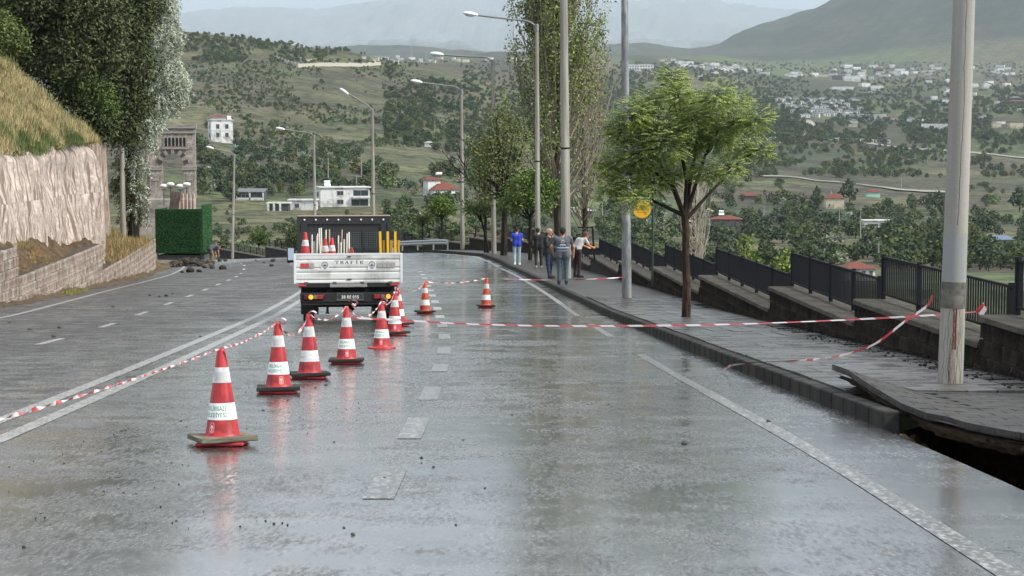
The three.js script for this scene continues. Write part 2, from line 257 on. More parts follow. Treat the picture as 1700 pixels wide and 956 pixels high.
// ───────────────────────── kerb, pavement, sinkhole ─────────────────────────
const texStone = dataTex(512, 512, (u, v, i, j) => { const a = tfbm(u, v, 6, 6, 81), b = hash(i, j, 82); const k = 0.6 + 0.5 * (a - 0.5) + 0.2 * (b - 0.5); return [k, k * 0.985, k * 0.96]; }, true);
const kerbMats = [0, 1, 2].map((k) => new THREE.MeshPhysicalMaterial({ color: rgb(0.05 + k * 0.02, 0.05 + k * 0.02, 0.049 + k * 0.019), roughness: 0.7, specularIntensity: 0.5, map: texStone, bumpMap: bumpFine, bumpScale: 0.002 }));
const kerb = struct(new THREE.Group(), 'low dark kerb of separate stones beside the road'); kerb.name = 'kerb'; scene.add(kerb);
const HOLE_D = 15.5;                                  // the kerb breaks off here
{
  const R = rng(5), kg = new RoundedBoxGeometry(0.16, 0.34, 0.486, 2, 0.022); const farList = []; let d = HOLE_D, n = 0;
  const pg = kg.attributes.position, uvk = kg.attributes.uv; for (let i = 0; i < pg.count; i++) uvk.setXY(i, (pg.getX(i) + pg.getY(i)) * 1.1, pg.getZ(i) * 1.1);
  while (d < 170) {
    const s = (kerbX(d + 0.3) - kerbX(d - 0.3)) / 0.6, st = 0.5 / Math.hypot(1, s), dm = d + st / 2, X = kerbX(dm) + 0.08;
    const gr = (roadH(kerbX(dm), dm + 0.5) - roadH(kerbX(dm), dm - 0.5));
    const p = P(X, dm, roadH(kerbX(dm), dm) - 0.015 + (R() - 0.5) * 0.006);
    const e = new THREE.Euler(gr, Math.atan(-s), 0, 'YXZ');
    if (n < 290) { const m = mesh('kerb_stone', kg, kerbMats[Math.floor(R() * 3)], kerb); m.position.copy(p); m.rotation.copy(e); m.rotation.z = (R() - 0.5) * 0.02; }
    else { const g = box(0.16, 0.34, 0.49); g.applyMatrix4(new THREE.Matrix4().makeRotationFromEuler(e).setPosition(p)); farList.push(g); }
    d += st; n++;
  }
  if (farList.length) stuff(mesh('far_kerb_stones', farList, kerbMats[1], kerb));
}
// pavement bed
const paveX0 = (d) => kerbX(d) + 0.16;
const bedMat = std(rgb(0.12, 0.115, 0.11), 0.55, { map: rep(texStone, 1, 1), bumpMap: bumpFine, bumpScale: 0.003 });
{
  const ds = []; for (let d = 17.6; d < 60; d += 0.8) ds.push(d); for (let d = 60; d <= 215; d += 2.5) ds.push(d);
  const f = (u, v, i, j) => { const d = ds[j], X = mix(paveX0(d) - 0.01, wallX(d) + 0.05, u); return P(X, d, walkH(X, d) - (d < 47 ? 0.02 : 0) + 0.03 * (fbm(X * 1.3, d * 0.7, 3, 91) - 0.5)); };
  var pavement = struct(mesh('pavement', grid(10, ds.length - 1, f, (u, v, q) => [q.x / 1.7, -q.z / 1.7]), bedMat), 'wet grey paved footway between kerb and stone wall');
  // side skin where the bed ends at the hole
}
const paveMats = [0.115, 0.145, 0.17, 0.20].map((k, i) => new THREE.MeshPhysicalMaterial({ color: rgb(k, k * 0.985, k * 0.965), roughness: 0.55, clearcoat: 0.9 - i * 0.2, clearcoatRoughness: 0.16 + i * 0.07, map: texStone, bumpMap: bumpFine, bumpScale: 0.002 }));
const paverGeo = new RoundedBoxGeometry(0.292, 0.06, 0.192, 1, 0.006); { const p = paverGeo.attributes.position, uv = paverGeo.attributes.uv; for (let i = 0; i < p.count; i++) uv.setXY(i, p.getX(i) * 1.3, p.getZ(i) * 1.3); }
{
  const R = rng(15); let n = 0; const far = [];
  for (let r = 0, d = 17.75; d < 47; r++, d += 0.2) {
    const s = (kerbX(d + 0.3) - kerbX(d - 0.3)) / 0.6, yaw = Math.atan(-s), x1 = wallX(d) - 0.1;
    for (let X = paveX0(d) + (r % 2 ? 0.02 : 0.16); X + 0.1 < x1; X += 0.3) {
      if (r % 2 && X < paveX0(d) + 0.1) X += 0.14;
      const wall = (x1 - X) < 0.35; if (wall && R() < 0.35) continue;
      const sink = d < 20 ? 0 : 0; const p = P(X, d, walkH(X, d) - 0.012 + 0.03 * (fbm(X * 1.3, d * 0.7, 3, 91) - 0.5) + (R() - 0.5) * 0.006 + sink);
      const e = new THREE.Euler(-0.0517 + (R() - 0.5) * 0.02, yaw, (R() - 0.5) * 0.02, 'YXZ');
      if (n < 296) { const m = mesh('paver', paverGeo, paveMats[Math.floor(R() * 4)], pavement); m.position.copy(p); m.rotation.copy(e); n++; }
      else { const g = box(0.292, 0.06, 0.192); g.applyMatrix4(new THREE.Matrix4().makeRotationFromEuler(e).setPosition(p)); far.push(tint(g, (() => { const k = 0.75 + R() * 0.6; return () => [k, k, k]; })())); }
    }
  }
  stuff(mesh('far_pavers', far, new THREE.MeshPhysicalMaterial({ color: rgb(0.135, 0.133, 0.13), roughness: 0.5, clearcoat: 0.6, clearcoatRoughness: 0.25, vertexColors: true, map: texStone }), pavement));
}
// the pit
const soilTex = dataTex(512, 512, (u, v, i, j) => { const a = tfbm(u, v, 5, 7, 101), b = hash(i >> 1, j >> 1, 102), c = sstep(0.6, 0.66, tfbm(u, v, 24, 3, 103)); let k = 0.55 + 0.6 * (a - 0.5) + 0.25 * (b - 0.5); return [mix(k, 0.78, c * 0.5), mix(k * 0.88, 0.7, c * 0.5), mix(k * 0.76, 0.62, c * 0.5)]; }, true);
const soilMat = std(rgb(0.30, 0.24, 0.19), 1, { map: soilTex, bumpMap: soilTex, bumpScale: 0.06 });
{
  // outline of the pit at the top (X, d), going round; walls drop from it with overhang and lumps
  const top = []; const a0 = [[3.31, 4], [3.34, 8], [3.33, 10], [3.31, 12], [3.26, 14], [3.25, 15.2], [3.42, 15.75], [3.8, 16.4], [4.4, 17.2], [5.2, 17.7], [6.1, 17.6], [6.6, 15], [6.8, 11], [6.6, 4]];
  for (let i = 0; i < a0.length; i++) { const p = a0[i], q = a0[(i + 1) % a0.length]; for (let k = 0; k < 7; k++) top.push([mix(p[0], q[0], k / 7), mix(p[1], q[1], k / 7)]); }
  const N = top.length, g = grid(N, 22, (u, v, i, j) => {
    const [X, d] = top[i % N]; const t = j / 22, dep = t * 3.4; const cx = 5, cd = 10.5;
    const nn = fbm(i * 0.35, j * 0.4, 4, 111) - 0.5; const nx = (X - cx), nd = (d - cd), L = Math.hypot(nx, nd);
    const out = (j === 0 ? 0 : nn * 0.5 + 0.12 * Math.sin(t * 3) - t * 0.5) ; const soilFoot = (d > 15 && X < 3.9) ? -t * 1.1 : 0;
    const isRoad = X < 3.36 && d < 15.4; const y0 = isRoad ? roadH(X, d) - 0.004 : (walkH(X, d) - 0.2);
    return P(X + nx / L * (out + soilFoot), d + nd / L * (out + soilFoot), y0 - dep * (d > 15 && X < 4 ? 0.8 : 1) + (j ? 0.08 * (hash(i, j, 7) - 0.5) : 0));
  }, (u, v) => [u * 9, v * 1.6]);
  const fl = grid(12, 20, (u, v) => P(mix(2.6, 7.4, u), mix(3, 18.4, v), -0.0517 * mix(3, 18.4, v) - 3.05 + 0.5 * fbm(u * 5, v * 9, 4, 112)), (u, v) => [u * 2, v * 5]);
  struct(mesh('sinkhole_pit', [g, fl], soilMat), 'dark earth pit opened under the footway');
}
// the broken footway slab hanging over the pit: pavers on a ragged concrete bed, tipped up at the kerb side
{
  const slab = thing('broken_pavement_slab', 'sheared slab of dark pavers tipped over the sinkhole beside the concrete pole', 'slab');
  // (X, d, extra height) round the edge
  const E = [[3.27, 18.35], [3.33, 16.6], [3.39, 15.6], [3.5, 15.12], [3.64, 14.95], [3.7, 14.55], [3.92, 13.95], [4.4, 13.1], [6, 12.5], [6, 17.55], [4.0, 17.6], [3.6, 17.95]];
  const hAt = (X, d) => walkH(3.4, d) + Math.max(0, 3.95 - X) * 0.3 * clamp((d - 14.8) / 2.8) - 0.02 * (X - 3.4) - Math.max(0, 15.6 - d) * 0.012;
  const inside = (X, d) => { let c = false; for (let i = 0, j = E.length - 1; i < E.length; j = i++) if ((E[i][1] > d) !== (E[j][1] > d) && X < (E[j][0] - E[i][0]) * (d - E[i][1]) / (E[j][1] - E[i][1]) + E[i][0]) c = !c; return c; };
  const R = rng(33); const edge = []; const slabMats = [0.055, 0.07, 0.085].map((k) => new THREE.MeshPhysicalMaterial({ color: rgb(k * 1.35, k * 1.33, k * 1.3), roughness: 0.7, clearcoat: 0.12, clearcoatRoughness: 0.3, map: texStone, bumpMap: bumpFine, bumpScale: 0.003 }));
  for (let i = 0; i < E.length; i++) { const p = E[i], q = E[(i + 1) % E.length]; const n = Math.ceil(Math.hypot(q[0] - p[0], q[1] - p[1]) / 0.09); for (let k = 0; k < n; k++) edge.push([mix(p[0], q[0], k / n) + (R() - 0.5) * 0.05, mix(p[1], q[1], k / n) + (R() - 0.5) * 0.05]); }
  const C = [4.7, 15.2], N = edge.length;
  // bed: rings from the top edge down and in, to a lumpy underside
  const rings = [[0.3, -0.06], [0.5, -0.06], [0.7, -0.06], [0.85, -0.06], [1, -0.05], [1.015, -0.06], [1.0, -0.10], [1.005, -0.14], [0.97, -0.18], [0.955, -0.225], [0.9, -0.26], [0.6, -0.30], [0.02, -0.31]];
  const g = grid(N, rings.length, (u, v, i, j) => { const [X, d] = edge[i % N]; const [s, y] = j === 0 ? [0.02, -0.06] : rings[j - 1]; const k = j > 5 ? s - 0.035 * hash(i % N, j, 5) - 0.05 * fbm((i % N) * 0.2, j, 3, 6) : s; const x = mix(C[0], X, k), e = mix(C[1], d, k); const thin = j > 5 ? mix(0.62, 0.3, sstep(15.0, 15.8, d) * (1 - sstep(3.5, 3.8, X))) : 1; return P(x, e, hAt(x, e) - 0.015 + (j > 5 ? -0.05 + (y + 0.05) * thin : y) + thin * (j > 6 ? 0.045 * (hash(i % N, j, 8) - 0.5) : 0)); }, (u, v) => [u * 8, v * 0.8]);
  mesh('concrete_bed', g, std(rgb(0.27, 0.245, 0.215), 1, { map: soilTex, bumpMap: soilTex, bumpScale: 0.03 }), slab);
  const top = []; 
  const deck = grid(30, 50, (u, v) => { let X = mix(2.9, 6.1, u), d = mix(11.3, 18.4, v); if (!inside(X, d)) { let b = 1e9, bp; for (const q of edge) { const m = (q[0] - X) ** 2 + (q[1] - d) ** 2; if (m < b) { b = m; bp = q; } } [X, d] = bp; } return P(X, d, hAt(X, d) - 0.025); }, (u, v, q) => [q.x, -q.z]);
  mesh('mortar_layer', deck, std(rgb(0.09, 0.086, 0.08), 0.8, { map: texStone }), slab);
  for (let r = 0, d = 11.5; d < 18.4; r++, d += 0.2) for (let X = 2.9 + (r % 2 ? 0.15 : 0); X < 6.1; X += 0.3) {
    if (![[-0.15, -0.1], [0.15, -0.1], [0.15, 0.1], [-0.15, 0.1]].every(([a, b]) => inside(X + a, d + b))) {   // cut pavers along the broken edge
      let poly = E.map((q) => [q[0], q[1]]); const cl = [[1, 0, X + 0.146], [-1, 0, -(X - 0.146)], [0, 1, d + 0.096], [0, -1, -(d - 0.096)]];
      for (const [a, b, c] of cl) { const o = []; for (let i = 0; i < poly.length; i++) { const p = poly[i], q = poly[(i + 1) % poly.length], fp = a * p[0] + b * p[1] - c, fq = a * q[0] + b * q[1] - c; if (fp <= 0) o.push(p); if ((fp < 0) !== (fq < 0)) { const t = fp / (fp - fq); o.push([mix(p[0], q[0], t), mix(p[1], q[1], t)]); } } poly = o; if (!poly.length) break; }
      if (poly.length < 3) continue; const g = new THREE.ExtrudeGeometry(new THREE.Shape(poly.map((q) => new THREE.Vector2(q[0], q[1]))), { depth: 0.06, bevelEnabled: false }); const ps = g.attributes.position; for (let i = 0; i < ps.count; i++) { const x = ps.getX(i), e = ps.getY(i), z = ps.getZ(i); ps.setXYZ(i, x, hAt(x, e) - 0.042 + z, -e); } g.computeVertexNormals(); mesh('paver', g, slabMats[Math.floor(R() * 3)], slab); continue; }
    const h = hAt(X, d), gx = (hAt(X + 0.1, d) - hAt(X - 0.1, d)) / 0.2, gd = (hAt(X, d + 0.1) - hAt(X, d - 0.1)) / 0.2;
    const m = mesh('paver', paverGeo, slabMats[Math.floor(R() * 3)], slab); m.position.copy(P(X, d, h - 0.012 + (R() - 0.5) * 0.005)); m.rotation.set(gd, 0.03, gx, 'YXZ');
  }
}

{ // soil and stones spilling from under the broken kerb end
  const g = grid(26, 34, (u, v) => { const d = mix(13.3, 16.0, v), X = mix(3.2, 4.3, u); const t = (15.65 - d) / 2.3; const lip = d > 15.5 ? 0.12 : 0; return P(X - 0.02 + 0.05 * (hash(Math.round(u * 26), Math.round(v * 34), 3) - 0.5), d, walkH(3.4, d) - 0.16 - lip - Math.max(0, t) * 1.05 - Math.max(0, X - 3.55) * 0.9 + 0.22 * (fbm(X * 5, d * 5, 4, 118) - 0.5) + 0.06 * (hash(Math.round(u * 26), Math.round(v * 34), 9) - 0.5)); }, (u, v, q) => [q.x * 1.2, -q.z * 1.2]);
  struct(mesh('soil_spill', toCreasedNormals(CLEAN(g), 0.7), std(rgb(0.80, 0.72, 0.64), 1, { map: soilTex, bumpMap: soilTex, bumpScale: 0.04 })), 'pale stony soil spilling into the pit below the kerb end');
}
// ───────────────────────── stone walls ─────────────────────────
function frame(fx, d) { const s = (fx(d + 0.2) - fx(d - 0.2)) / 0.4, L = Math.hypot(1, s); return { X: fx(d), nx: 1 / L, nd: -s / L, yaw: Math.atan(-s), L }; }   // n points to the right of travel
function sweep(fx, d0, d1, step, prof, capEnds = true) {   // prof(d) -> closed list of [offset to the right, height]
  const n = Math.max(1, Math.ceil((d1 - d0) / step)), k = prof(d0).length;
  const q = (d, [o, h]) => { const f = frame(fx, d); return P(f.X + f.nx * o, d + f.nd * o, h); };
  const list = [toCreasedNormals(CLEAN(grid(k, n, (u, v, i, j) => { const d = mix(d0, d1, j / n); return q(d, prof(d)[i % k]); }, (u, v, p) => [(p.x - p.z) * 0.9, p.y * 1.2 + p.x])), 0.6)];
  if (capEnds) for (const d of [d0, d1]) { const pr = prof(d), sh = new THREE.ShapeGeometry(new THREE.Shape(pr.map((p) => new THREE.Vector2(p[0], p[1])))); const ps = sh.attributes.position; for (let i = 0; i < ps.count; i++) { const w = q(d, [ps.getX(i), ps.getY(i)]); ps.setXYZ(i, w.x, w.y, w.z); } sh.computeVertexNormals(); list.push(sh); }
  return list;
}
// rough hewn stone: a block whose front is cut in upright furrows (unit size, front at +z)
function hewn(seed, deep) {
  const g = new THREE.BoxGeometry(1, 1, 1, 7, 1, 1), p = g.attributes.position;
  for (let i = 0; i < p.count; i++) { const x = p.getX(i), y = p.getY(i), z = p.getZ(i); const c = Math.round((x + 0.5) * 7); const e = Math.abs(x) > 0.49 ? 0.12 : 0; 
    if (z > 0) p.setZ(i, z - deep * (c % 2 ? 0.35 + 0.65 * hash(c, y > 0 ? 1 : 2, seed) : 0.4 * hash(c, y > 0 ? 1 : 2, seed)) - e); p.setX(i, x * (1 - 0.05 * hash(y > 0 ? 3 : 4, 1, seed)) ); p.setY(i, y * (1 - 0.06 * hash(x > 0 ? 5 : 6, 2, seed))); }
  const h = toCreasedNormals(CLEAN(g), 0.35); return h;
}
const hewnGeos = [1, 2, 3, 4, 5, 6].map((s) => hewn(s, 0.7));
const hewnSoft = [11, 12, 13, 14, 15, 16].map((s) => hewn(s, 0.6));
const darkStoneMats = [[0.10, 0.082, 0.066], [0.125, 0.10, 0.08], [0.085, 0.072, 0.06], [0.15, 0.12, 0.095]].map((c) => std(rgb(...c), 0.9, { map: texStone, bumpMap: bumpFine, bumpScale: 0.004 }));
const coreMat = std(rgb(0.075, 0.064, 0.054), 1, { map: texStone, bumpMap: bumpFine, bumpScale: 0.004 });
const copingTex = dataTex(512, 512, (u, v, i, j) => { const a = tfbm(u, v, 5, 6, 121), c = hash(i >> 1, j >> 1, 122); let k = 0.5 + 0.5 * (a - 0.5) + 0.8 * (c - 0.5); return [k, k * 0.97, k * 0.92]; }, true);
const copingMat = std(rgb(0.25, 0.235, 0.21), 0.85, { map: copingTex, bumpMap: copingTex, bumpScale: 0.008 });
function layStones(parent, fx, d0, d1, baseH, topH, course, wmin, wmax, mats, geos, seed, depth = 0.15) {
  const R = rng(seed); const n = Math.max(1, Math.round((topH - (baseH(d0) + baseH(d1)) / 2) / course));
  for (let r = 0; ; r++) {
    const y1 = topH - r * course, y0 = y1 - course; let any = false;
    for (let d = d0 + (r % 2 ? 0.02 : 0.0); d < d1 - 0.05;) {
      const f = frame(fx, d), w = Math.min(mix(wmin, wmax, R()), (d1 - d) * f.L); const dm = d + w / f.L / 2; d += w / f.L;
      if (w < 0.05 || y1 < baseH(dm) + 0.03) continue; any = true;
      const F = frame(fx, dm), m = mesh('stone', geos[Math.floor(R() * geos.length)], mats[Math.floor(R() * mats.length)], parent);
      m.position.copy(P(F.X + F.nx * 0.01, dm + F.nd * 0.01, (y0 + y1) / 2)); m.scale.set(w * 0.965, course * 0.94, depth * (0.9 + 0.35 * R())); m.rotation.y = F.yaw + (fx === wallX ? -Math.PI / 2 : Math.PI / 2); m.rotation.z = (R() - 0.5) * 0.02;
    }
    if (!any || r > 14) break;
  }
}
const ironMat = new THREE.MeshPhysicalMaterial({ color: rgb(0.010, 0.011, 0.015), roughness: 0.7, specularIntensity: 0.4, bumpMap: bumpFine, bumpScale: 0.0006 });
const SEG = [[9, 14.8], [14.8, 21], [21, 27.1], [27.1, 34.2], [34.2, 43.5], [43.5, 53], [53, 62], [62, 72], [72, 83], [83, 94], [94, 103], [103, 111], [111, 119], [119, 128], [128, 138], [138, 150], [150, 163], [163, 178]];
const SEGLAB = ['nearest the camera at the picture edge', 'stepping up beyond the concrete pole', 'behind the near concrete pole', 'left of the near concrete pole', 'right of the street tree trunk', 'behind the street tree trunk', 'beyond the galvanised pole', 'beside the man in the grey vest', 'beside the leaning man', 'beyond the leaning man'];
const barGeo = new THREE.BoxGeometry(0.018, 0.56, 0.018), postGeo = new THREE.BoxGeometry(0.06, 0.72, 0.06);
SEG.forEach(([a, b], k) => {
  const mid = (a + b) / 2, base = (d) => walkH(wallX(d), d), top = base(mid) + 0.47 + (k > 9 ? 0.15 : 0);
  const lab = SEGLAB[k] || ['around the far bend behind the lamps', 'below the small round street trees', 'on the far bend beside the round tree', 'left of the small round street trees', 'far along the bend behind the truck', 'beyond the truck cab on the far bend', 'at the far bend by the lamp', 'farthest along the bend by the white shrub'][k - 10];
  const W = thing('stone_wall', 'dark rough stone parapet section ' + lab, 'wall', null, 0, 'stepped parapet wall sections');
  mesh('wall_core', sweep(wallX, a, b - 0.004, 1.2, (d) => [[0, base(d) - 0.5], [0, top - 0.07], [0.46, top - 0.07], [0.46, base(d) - 1.6]]), coreMat, W);
  const n = 0.012; mesh('coping', sweep(wallX, a - 0.05, b - 0.06, 0.5, (d) => { const j = 0.012 * (vn(d * 4, 1, k) - 0.5); return [[-0.09 + j, top - 0.07], [-0.085 + j, top - 0.01], [-0.06, top + 0.004 + j], [0.52, top + 0.004], [0.52, top - 0.07]]; }), copingMat, W);
  if (a < 60) layStones(W, wallX, a, b - 0.02, (d) => base(d) - 0.16, top - 0.078, 0.2, a < 30 ? 0.16 : 0.24, a < 30 ? 0.3 : 0.4, darkStoneMats, hewnGeos, 200 + k);
  // iron railing standing on the coping
  const Rl = thing('iron_railing', 'black iron bar railing ' + lab, 'railing', null, 0, 'railing panels along the parapet');
  const off = 0.36, q = (d, h) => { const f = frame(wallX, d); return P(f.X + f.nx * off, d + f.nd * off, top + h); };
  const far = [], L = (b - a); const nb = Math.round(L / (a < 62 ? 0.105 : 0.16));
  for (const h of [0.09, 0.635]) { const pts = []; const m = Math.ceil(L / 1.5); const list = []; for (let i = 0; i < m; i++) { const p0 = q(mix(a + 0.06, b - 0.08, i / m), h), p1 = q(mix(a + 0.06, b - 0.08, (i + 1) / m), h); const g = new THREE.BoxGeometry(0.045, 0.03, p0.distanceTo(p1) + 0.01); const f = frame(wallX, mix(a, b, (i + 0.5) / m)); g.rotateY(f.yaw); g.translate((p0.x + p1.x) / 2, p0.y, (p0.z + p1.z) / 2); list.push(g); } mesh(h > 0.5 ? 'top_rail' : 'bottom_rail', list, ironMat, Rl); }
  const np = Math.max(2, Math.round(L / 2.0));
  for (let i = 0; i <= np; i++) { const d = mix(a + 0.1, b - 0.12, i / np), m = mesh('post', postGeo, ironMat, Rl); m.position.copy(q(d, 0.32)); m.rotation.y = frame(wallX, d).yaw; }
  for (let i = 0; i < nb; i++) { const d = mix(a + 0.15, b - 0.17, i / (nb - 1)), p = q(d, 0.362); if (a < 60) { const m = mesh('bar', barGeo, ironMat, Rl); m.position.copy(p); m.rotation.y = frame(wallX, d).yaw; } else { const g = box(0.022, 0.56, 0.022); g.translate(p.x, p.y, p.z); far.push(g); } }
  if (far.length) stuff(mesh('bars', far, ironMat, Rl));
});
// bare end frame of an older railing by the leaning man
{ const p = at(985, 432, 66), s = 66 / 3000, g = thing('railing_end_frame', 'tall bare black railing post and rail beyond the leaning man', 'railing', p);
  mesh('post', box(0.07, 1.25, 0.07, 0, 0.62, 0, 0, 0, 0.06), ironMat, g); mesh('rail', box(0.55, 0.04, 0.04, -0.3, 1.2, 0), ironMat, g); mesh('bar', [box(0.025, 1.1, 0.025, -0.22, 0.62, 0), box(0.025, 1.1, 0.025, -0.4, 0.62, 0)], ironMat, g); }
// guard rail at the far bend
{ const g = thing('guard_rail', 'low grey steel guard rail at the far bend', 'guard rail'); const steel = std(rgb(0.42, 0.43, 0.43), 0.5, { metalness: 0.4 });
  const fx = (d) => kerbX(d) + 0.5; const h = (d) => walkH(kerbX(d), d);
  mesh('rail', sweep(fx, 108, 132, 1.5, (d) => [[0, h(d) + 0.34], [-0.05, h(d) + 0.42], [0, h(d) + 0.5], [-0.05, h(d) + 0.58], [0, h(d) + 0.66], [0.03, h(d) + 0.5]]), steel, g);
  for (let d = 108.2; d < 132; d += 3) mesh('post', box(0.09, 0.7, 0.09, fx(d) + 0.1, h(d) + 0.3, -d), steel, g); }

// ───────────────────────── left bank: retaining wall, soil ledge, tuff cliff, grass slope ─────────────────────────
const leftMats = [[0.92, 0.79, 0.71], [0.78, 0.67, 0.61], [1.0, 0.9, 0.82], [0.66, 0.55, 0.5], [0.86, 0.7, 0.66]].map((c) => std(rgb(...c), 0.95, { map: texStone, bumpMap: bumpFine, bumpScale: 0.005 }));
const mortar = std(rgb(0.15, 0.125, 0.105), 1, { map: texStone });
const leftX = (d) => innerX(d) - 0.02;
[[27, 48.2, -0.95, 'nearest the camera on the left'], [48.2, 66, -1.78, 'in the middle below the pale cliff'], [66, 90, -2.78, 'beyond the cliff corner towards the green box']].forEach(([a, b, top, lab], k) => {
  const W = thing('retaining_wall', 'pinkish coursed stone retaining wall section ' + lab, 'wall', null, 0, 'retaining wall sections below the cliff');
  const base = (d) => roadH(innerX(d), d);
  mesh('wall_core', sweep(leftX, a, b - 0.01, 2, (d) => [[-0.03, base(d) - 0.4], [-0.03, top - 0.01], [-0.5, top - 0.01], [-0.5, base(d) - 0.4]]), mortar, W);
  layStones(W, leftX, a, b - 0.02, (d) => base(d) - 0.12, top, 0.265, 0.3, 0.6, leftMats, hewnSoft, 300 + k, 0.13);
});
const wallTopL = (d) => (d < 48.2 ? -0.95 : d < 66 ? -1.78 : d < 90 ? -2.78 : roadH(innerX(d), d) + 0.1);
const cliffX = lut([[5, -12.6], [40, -14.0], [52, -14.9], [64, -15.75], [70, -16.0], [71.5, -16.6], [73, -18.1], [76, -17.6], [80, -18.2], [86, -19.6], [95, -21.8], [105, -25], [120, -31]]);
const cliffTop = lin([[5, 2.0], [40, 1.8], [52, 1.9], [70, 2.5], [73, 1.9], [80, 1.2], [88, 0], [96, -1.6], [108, -3.6], [120, -5]]);
const cliffFoot = lin([[5, 0.1], [40, -0.8], [50, -1.05], [70, -1.95], [80, -2.2], [90, -3.2], [108, -4.8], [120, -5.8]]);
const soilDry = dataTex(512, 512, (u, v, i, j) => { const a = tfbm(u, v, 5, 6, 131), b = hash(i, j, 132), c = tfbm(u, v, 30, 3, 133); let k = 0.6 + 0.6 * (a - 0.5) + 0.3 * (c - 0.5) + 0.15 * (b - 0.5); return [k, k * 0.9, k * 0.76]; }, true);
{
  const ds = []; for (let d = 24; d <= 112; d += 0.4) ds.push(d);
  const led = grid(14, ds.length - 1, (u, v, i, j) => { const d = ds[j], x0 = innerX(d) - 0.12, x1 = cliffX(d) - 0.6, X = mix(x0, x1, u); let h = mix(wallTopL(d) - 0.06, cliffFoot(d) + 0.1, sstep(0, 0.75, u)); h += (u > 0.02 ? 1 : 0) * ((fbm(X * 1.1, d * 0.7, 5, 141) - 0.5) * 0.75 + 0.16 * (hash(i, j, 3) - 0.5)) * sstep(0, 0.25, u); return P(X, d, h); }, (u, v, q) => [q.x / 1.6, -q.z / 1.6]);
  struct(mesh('soil_ledge', led, std(rgb(0.30, 0.235, 0.165), 1, { map: soilDry, bumpMap: soilDry, bumpScale: 0.08 })), 'brown soil ledge with dry grass above the retaining wall');
  // gutter of rubble and soil at the wall foot
  const gut = grid(4, 160, (u, v) => { const d = mix(26, 108, v), x1 = innerX(d) - 0.02, X = x1 + u * mix(0.55, 0.3, vn(d * 0.6, 2, 7)) * (0.5 + vn(d * 1.7, 3, 7)); return P(X, d, roadH(X, d) + 0.004 + (1 - u) * (0.05 + 0.16 * vn(d * 1.4, 5, 7)) * (u < 1 ? 1 : 0)); }, (u, v, q) => [q.x / 1.2, -q.z / 1.2]);
  struct(mesh('verge_rubble', gut, std(rgb(0.29, 0.25, 0.2), 1, { map: soilDry, bumpMap: soilDry, bumpScale: 0.05 })), 'strip of soil and rubble along the wall foot');
  // cliff of pale volcanic tuff with upright furrows
  const cd = []; for (let d = 26; d <= 70; d += 0.07) cd.push(d); for (let d = 70; d < 74; d += 0.08) cd.push(d); for (let d = 74; d <= 118; d += 0.3) cd.push(d);
  const NR = 46;
  const cl = grid(cd.length - 1, NR, (u, v, i, j) => { const d = cd[i], t = j / NR, f = cliffFoot(d) - 0.8, top = cliffTop(d) + (fbm(d * 0.5, 0, 4, 150) - 0.5) * 0.9 - 0.1; const h = mix(f, top, t);
    const gro = fbm(d * 3.4 + 0.1 * h, h * 0.12 + 3, 3, 151), wide = fbm(d * 0.4, h * 0.3, 4, 152) - 0.5, sml = fbm(d * 7, h * 1.6, 4, 153) - 0.5;
    let X = cliffX(d) + (0.55 - gro) * 0.42 * (1 - 0.75 * sstep(0.75, 1, t)) + wide * 0.8 + sml * 0.22 + 0.08 * (0.5 - fbm(d * 8 + h * 0.4, h * 0.5, 2, 154)) - t * 0.38; if (t > 0.86) X -= (t - 0.86) * 4.5; return P(X, d, h); }, (u, v, q) => [-q.z / 3, q.y / 3]);
  var rockTex = dataTex(1024, 512, (u, v, i, j) => { const s = tfbm(u, v * 0.5, 60, 3, 161), a = tfbm(u, v, 5, 6, 162), st = tvn(u * 90, v * 3, 90, 163), fine = hash(i, j, 164); const dk = sstep(0.5, 0.72, st) * sstep(0.34, 0.56, a + 0.3 * (s - 0.5)); let k = 0.75 + 0.36 * (a - 0.5) + 0.3 * (s - 0.5) + 0.1 * (fine - 0.5); const c = [k, k * 0.93, k * 0.89]; return [mix(c[0], 0.46, dk * 0.75), mix(c[1], 0.41, dk * 0.75), mix(c[2], 0.37, dk * 0.75)]; }, true);
  struct(mesh('tuff_cliff', cl, std(rgb(0.84, 0.83, 0.82), 1, { map: rockTex, bumpMap: rockTex, bumpScale: 0.05 })), 'pale pink tuff cliff with upright weathered furrows');
  // grass slope on top
  const gs = []; for (let d = 24; d <= 118; d += 0.7) gs.push(d);
  const slope = grid(46, gs.length - 1, (u, v, i, j) => { const d = gs[j], s = u * u * 46; const X = cliffX(d) - 0.75 + 0.5 * vn(d * 1.3, 4, 9) - s; const hh = cliffTop(d) - 0.05 + (fbm(d * 0.5, 0, 4, 150) - 0.5) * 0.8 + (s < 13 ? 0.88 * s : 0.88 * 13 + (s - 13) * 0.4); return P(X, d, hh - (u === 0 ? 0.35 : 0) + (fbm(X * 0.6, d * 0.6, 4, 171) - 0.5) * 0.9 * Math.min(1, s)); }, (u, v, q) => [q.x / 2.2, (-q.z + q.y) / 2.2]);
  tint(slope, (x, y, z) => { const k = fbm(x * 0.35, -z * 0.3, 4, 172), g = fbm(x * 0.2 + 9, -z * 0.2, 3, 173); return g > 0.54 ? [0.14, 0.17, 0.06] : [mix(0.25, 0.36, k), mix(0.21, 0.28, k), mix(0.10, 0.14, k)]; });
  struct(mesh('grass_slope', slope, std(0xffffff, 1, { vertexColors: true, map: texSpeck, bumpMap: texSpeck, bumpScale: 0.05 })), 'steep slope of dry straw and green grass above the cliff');
}
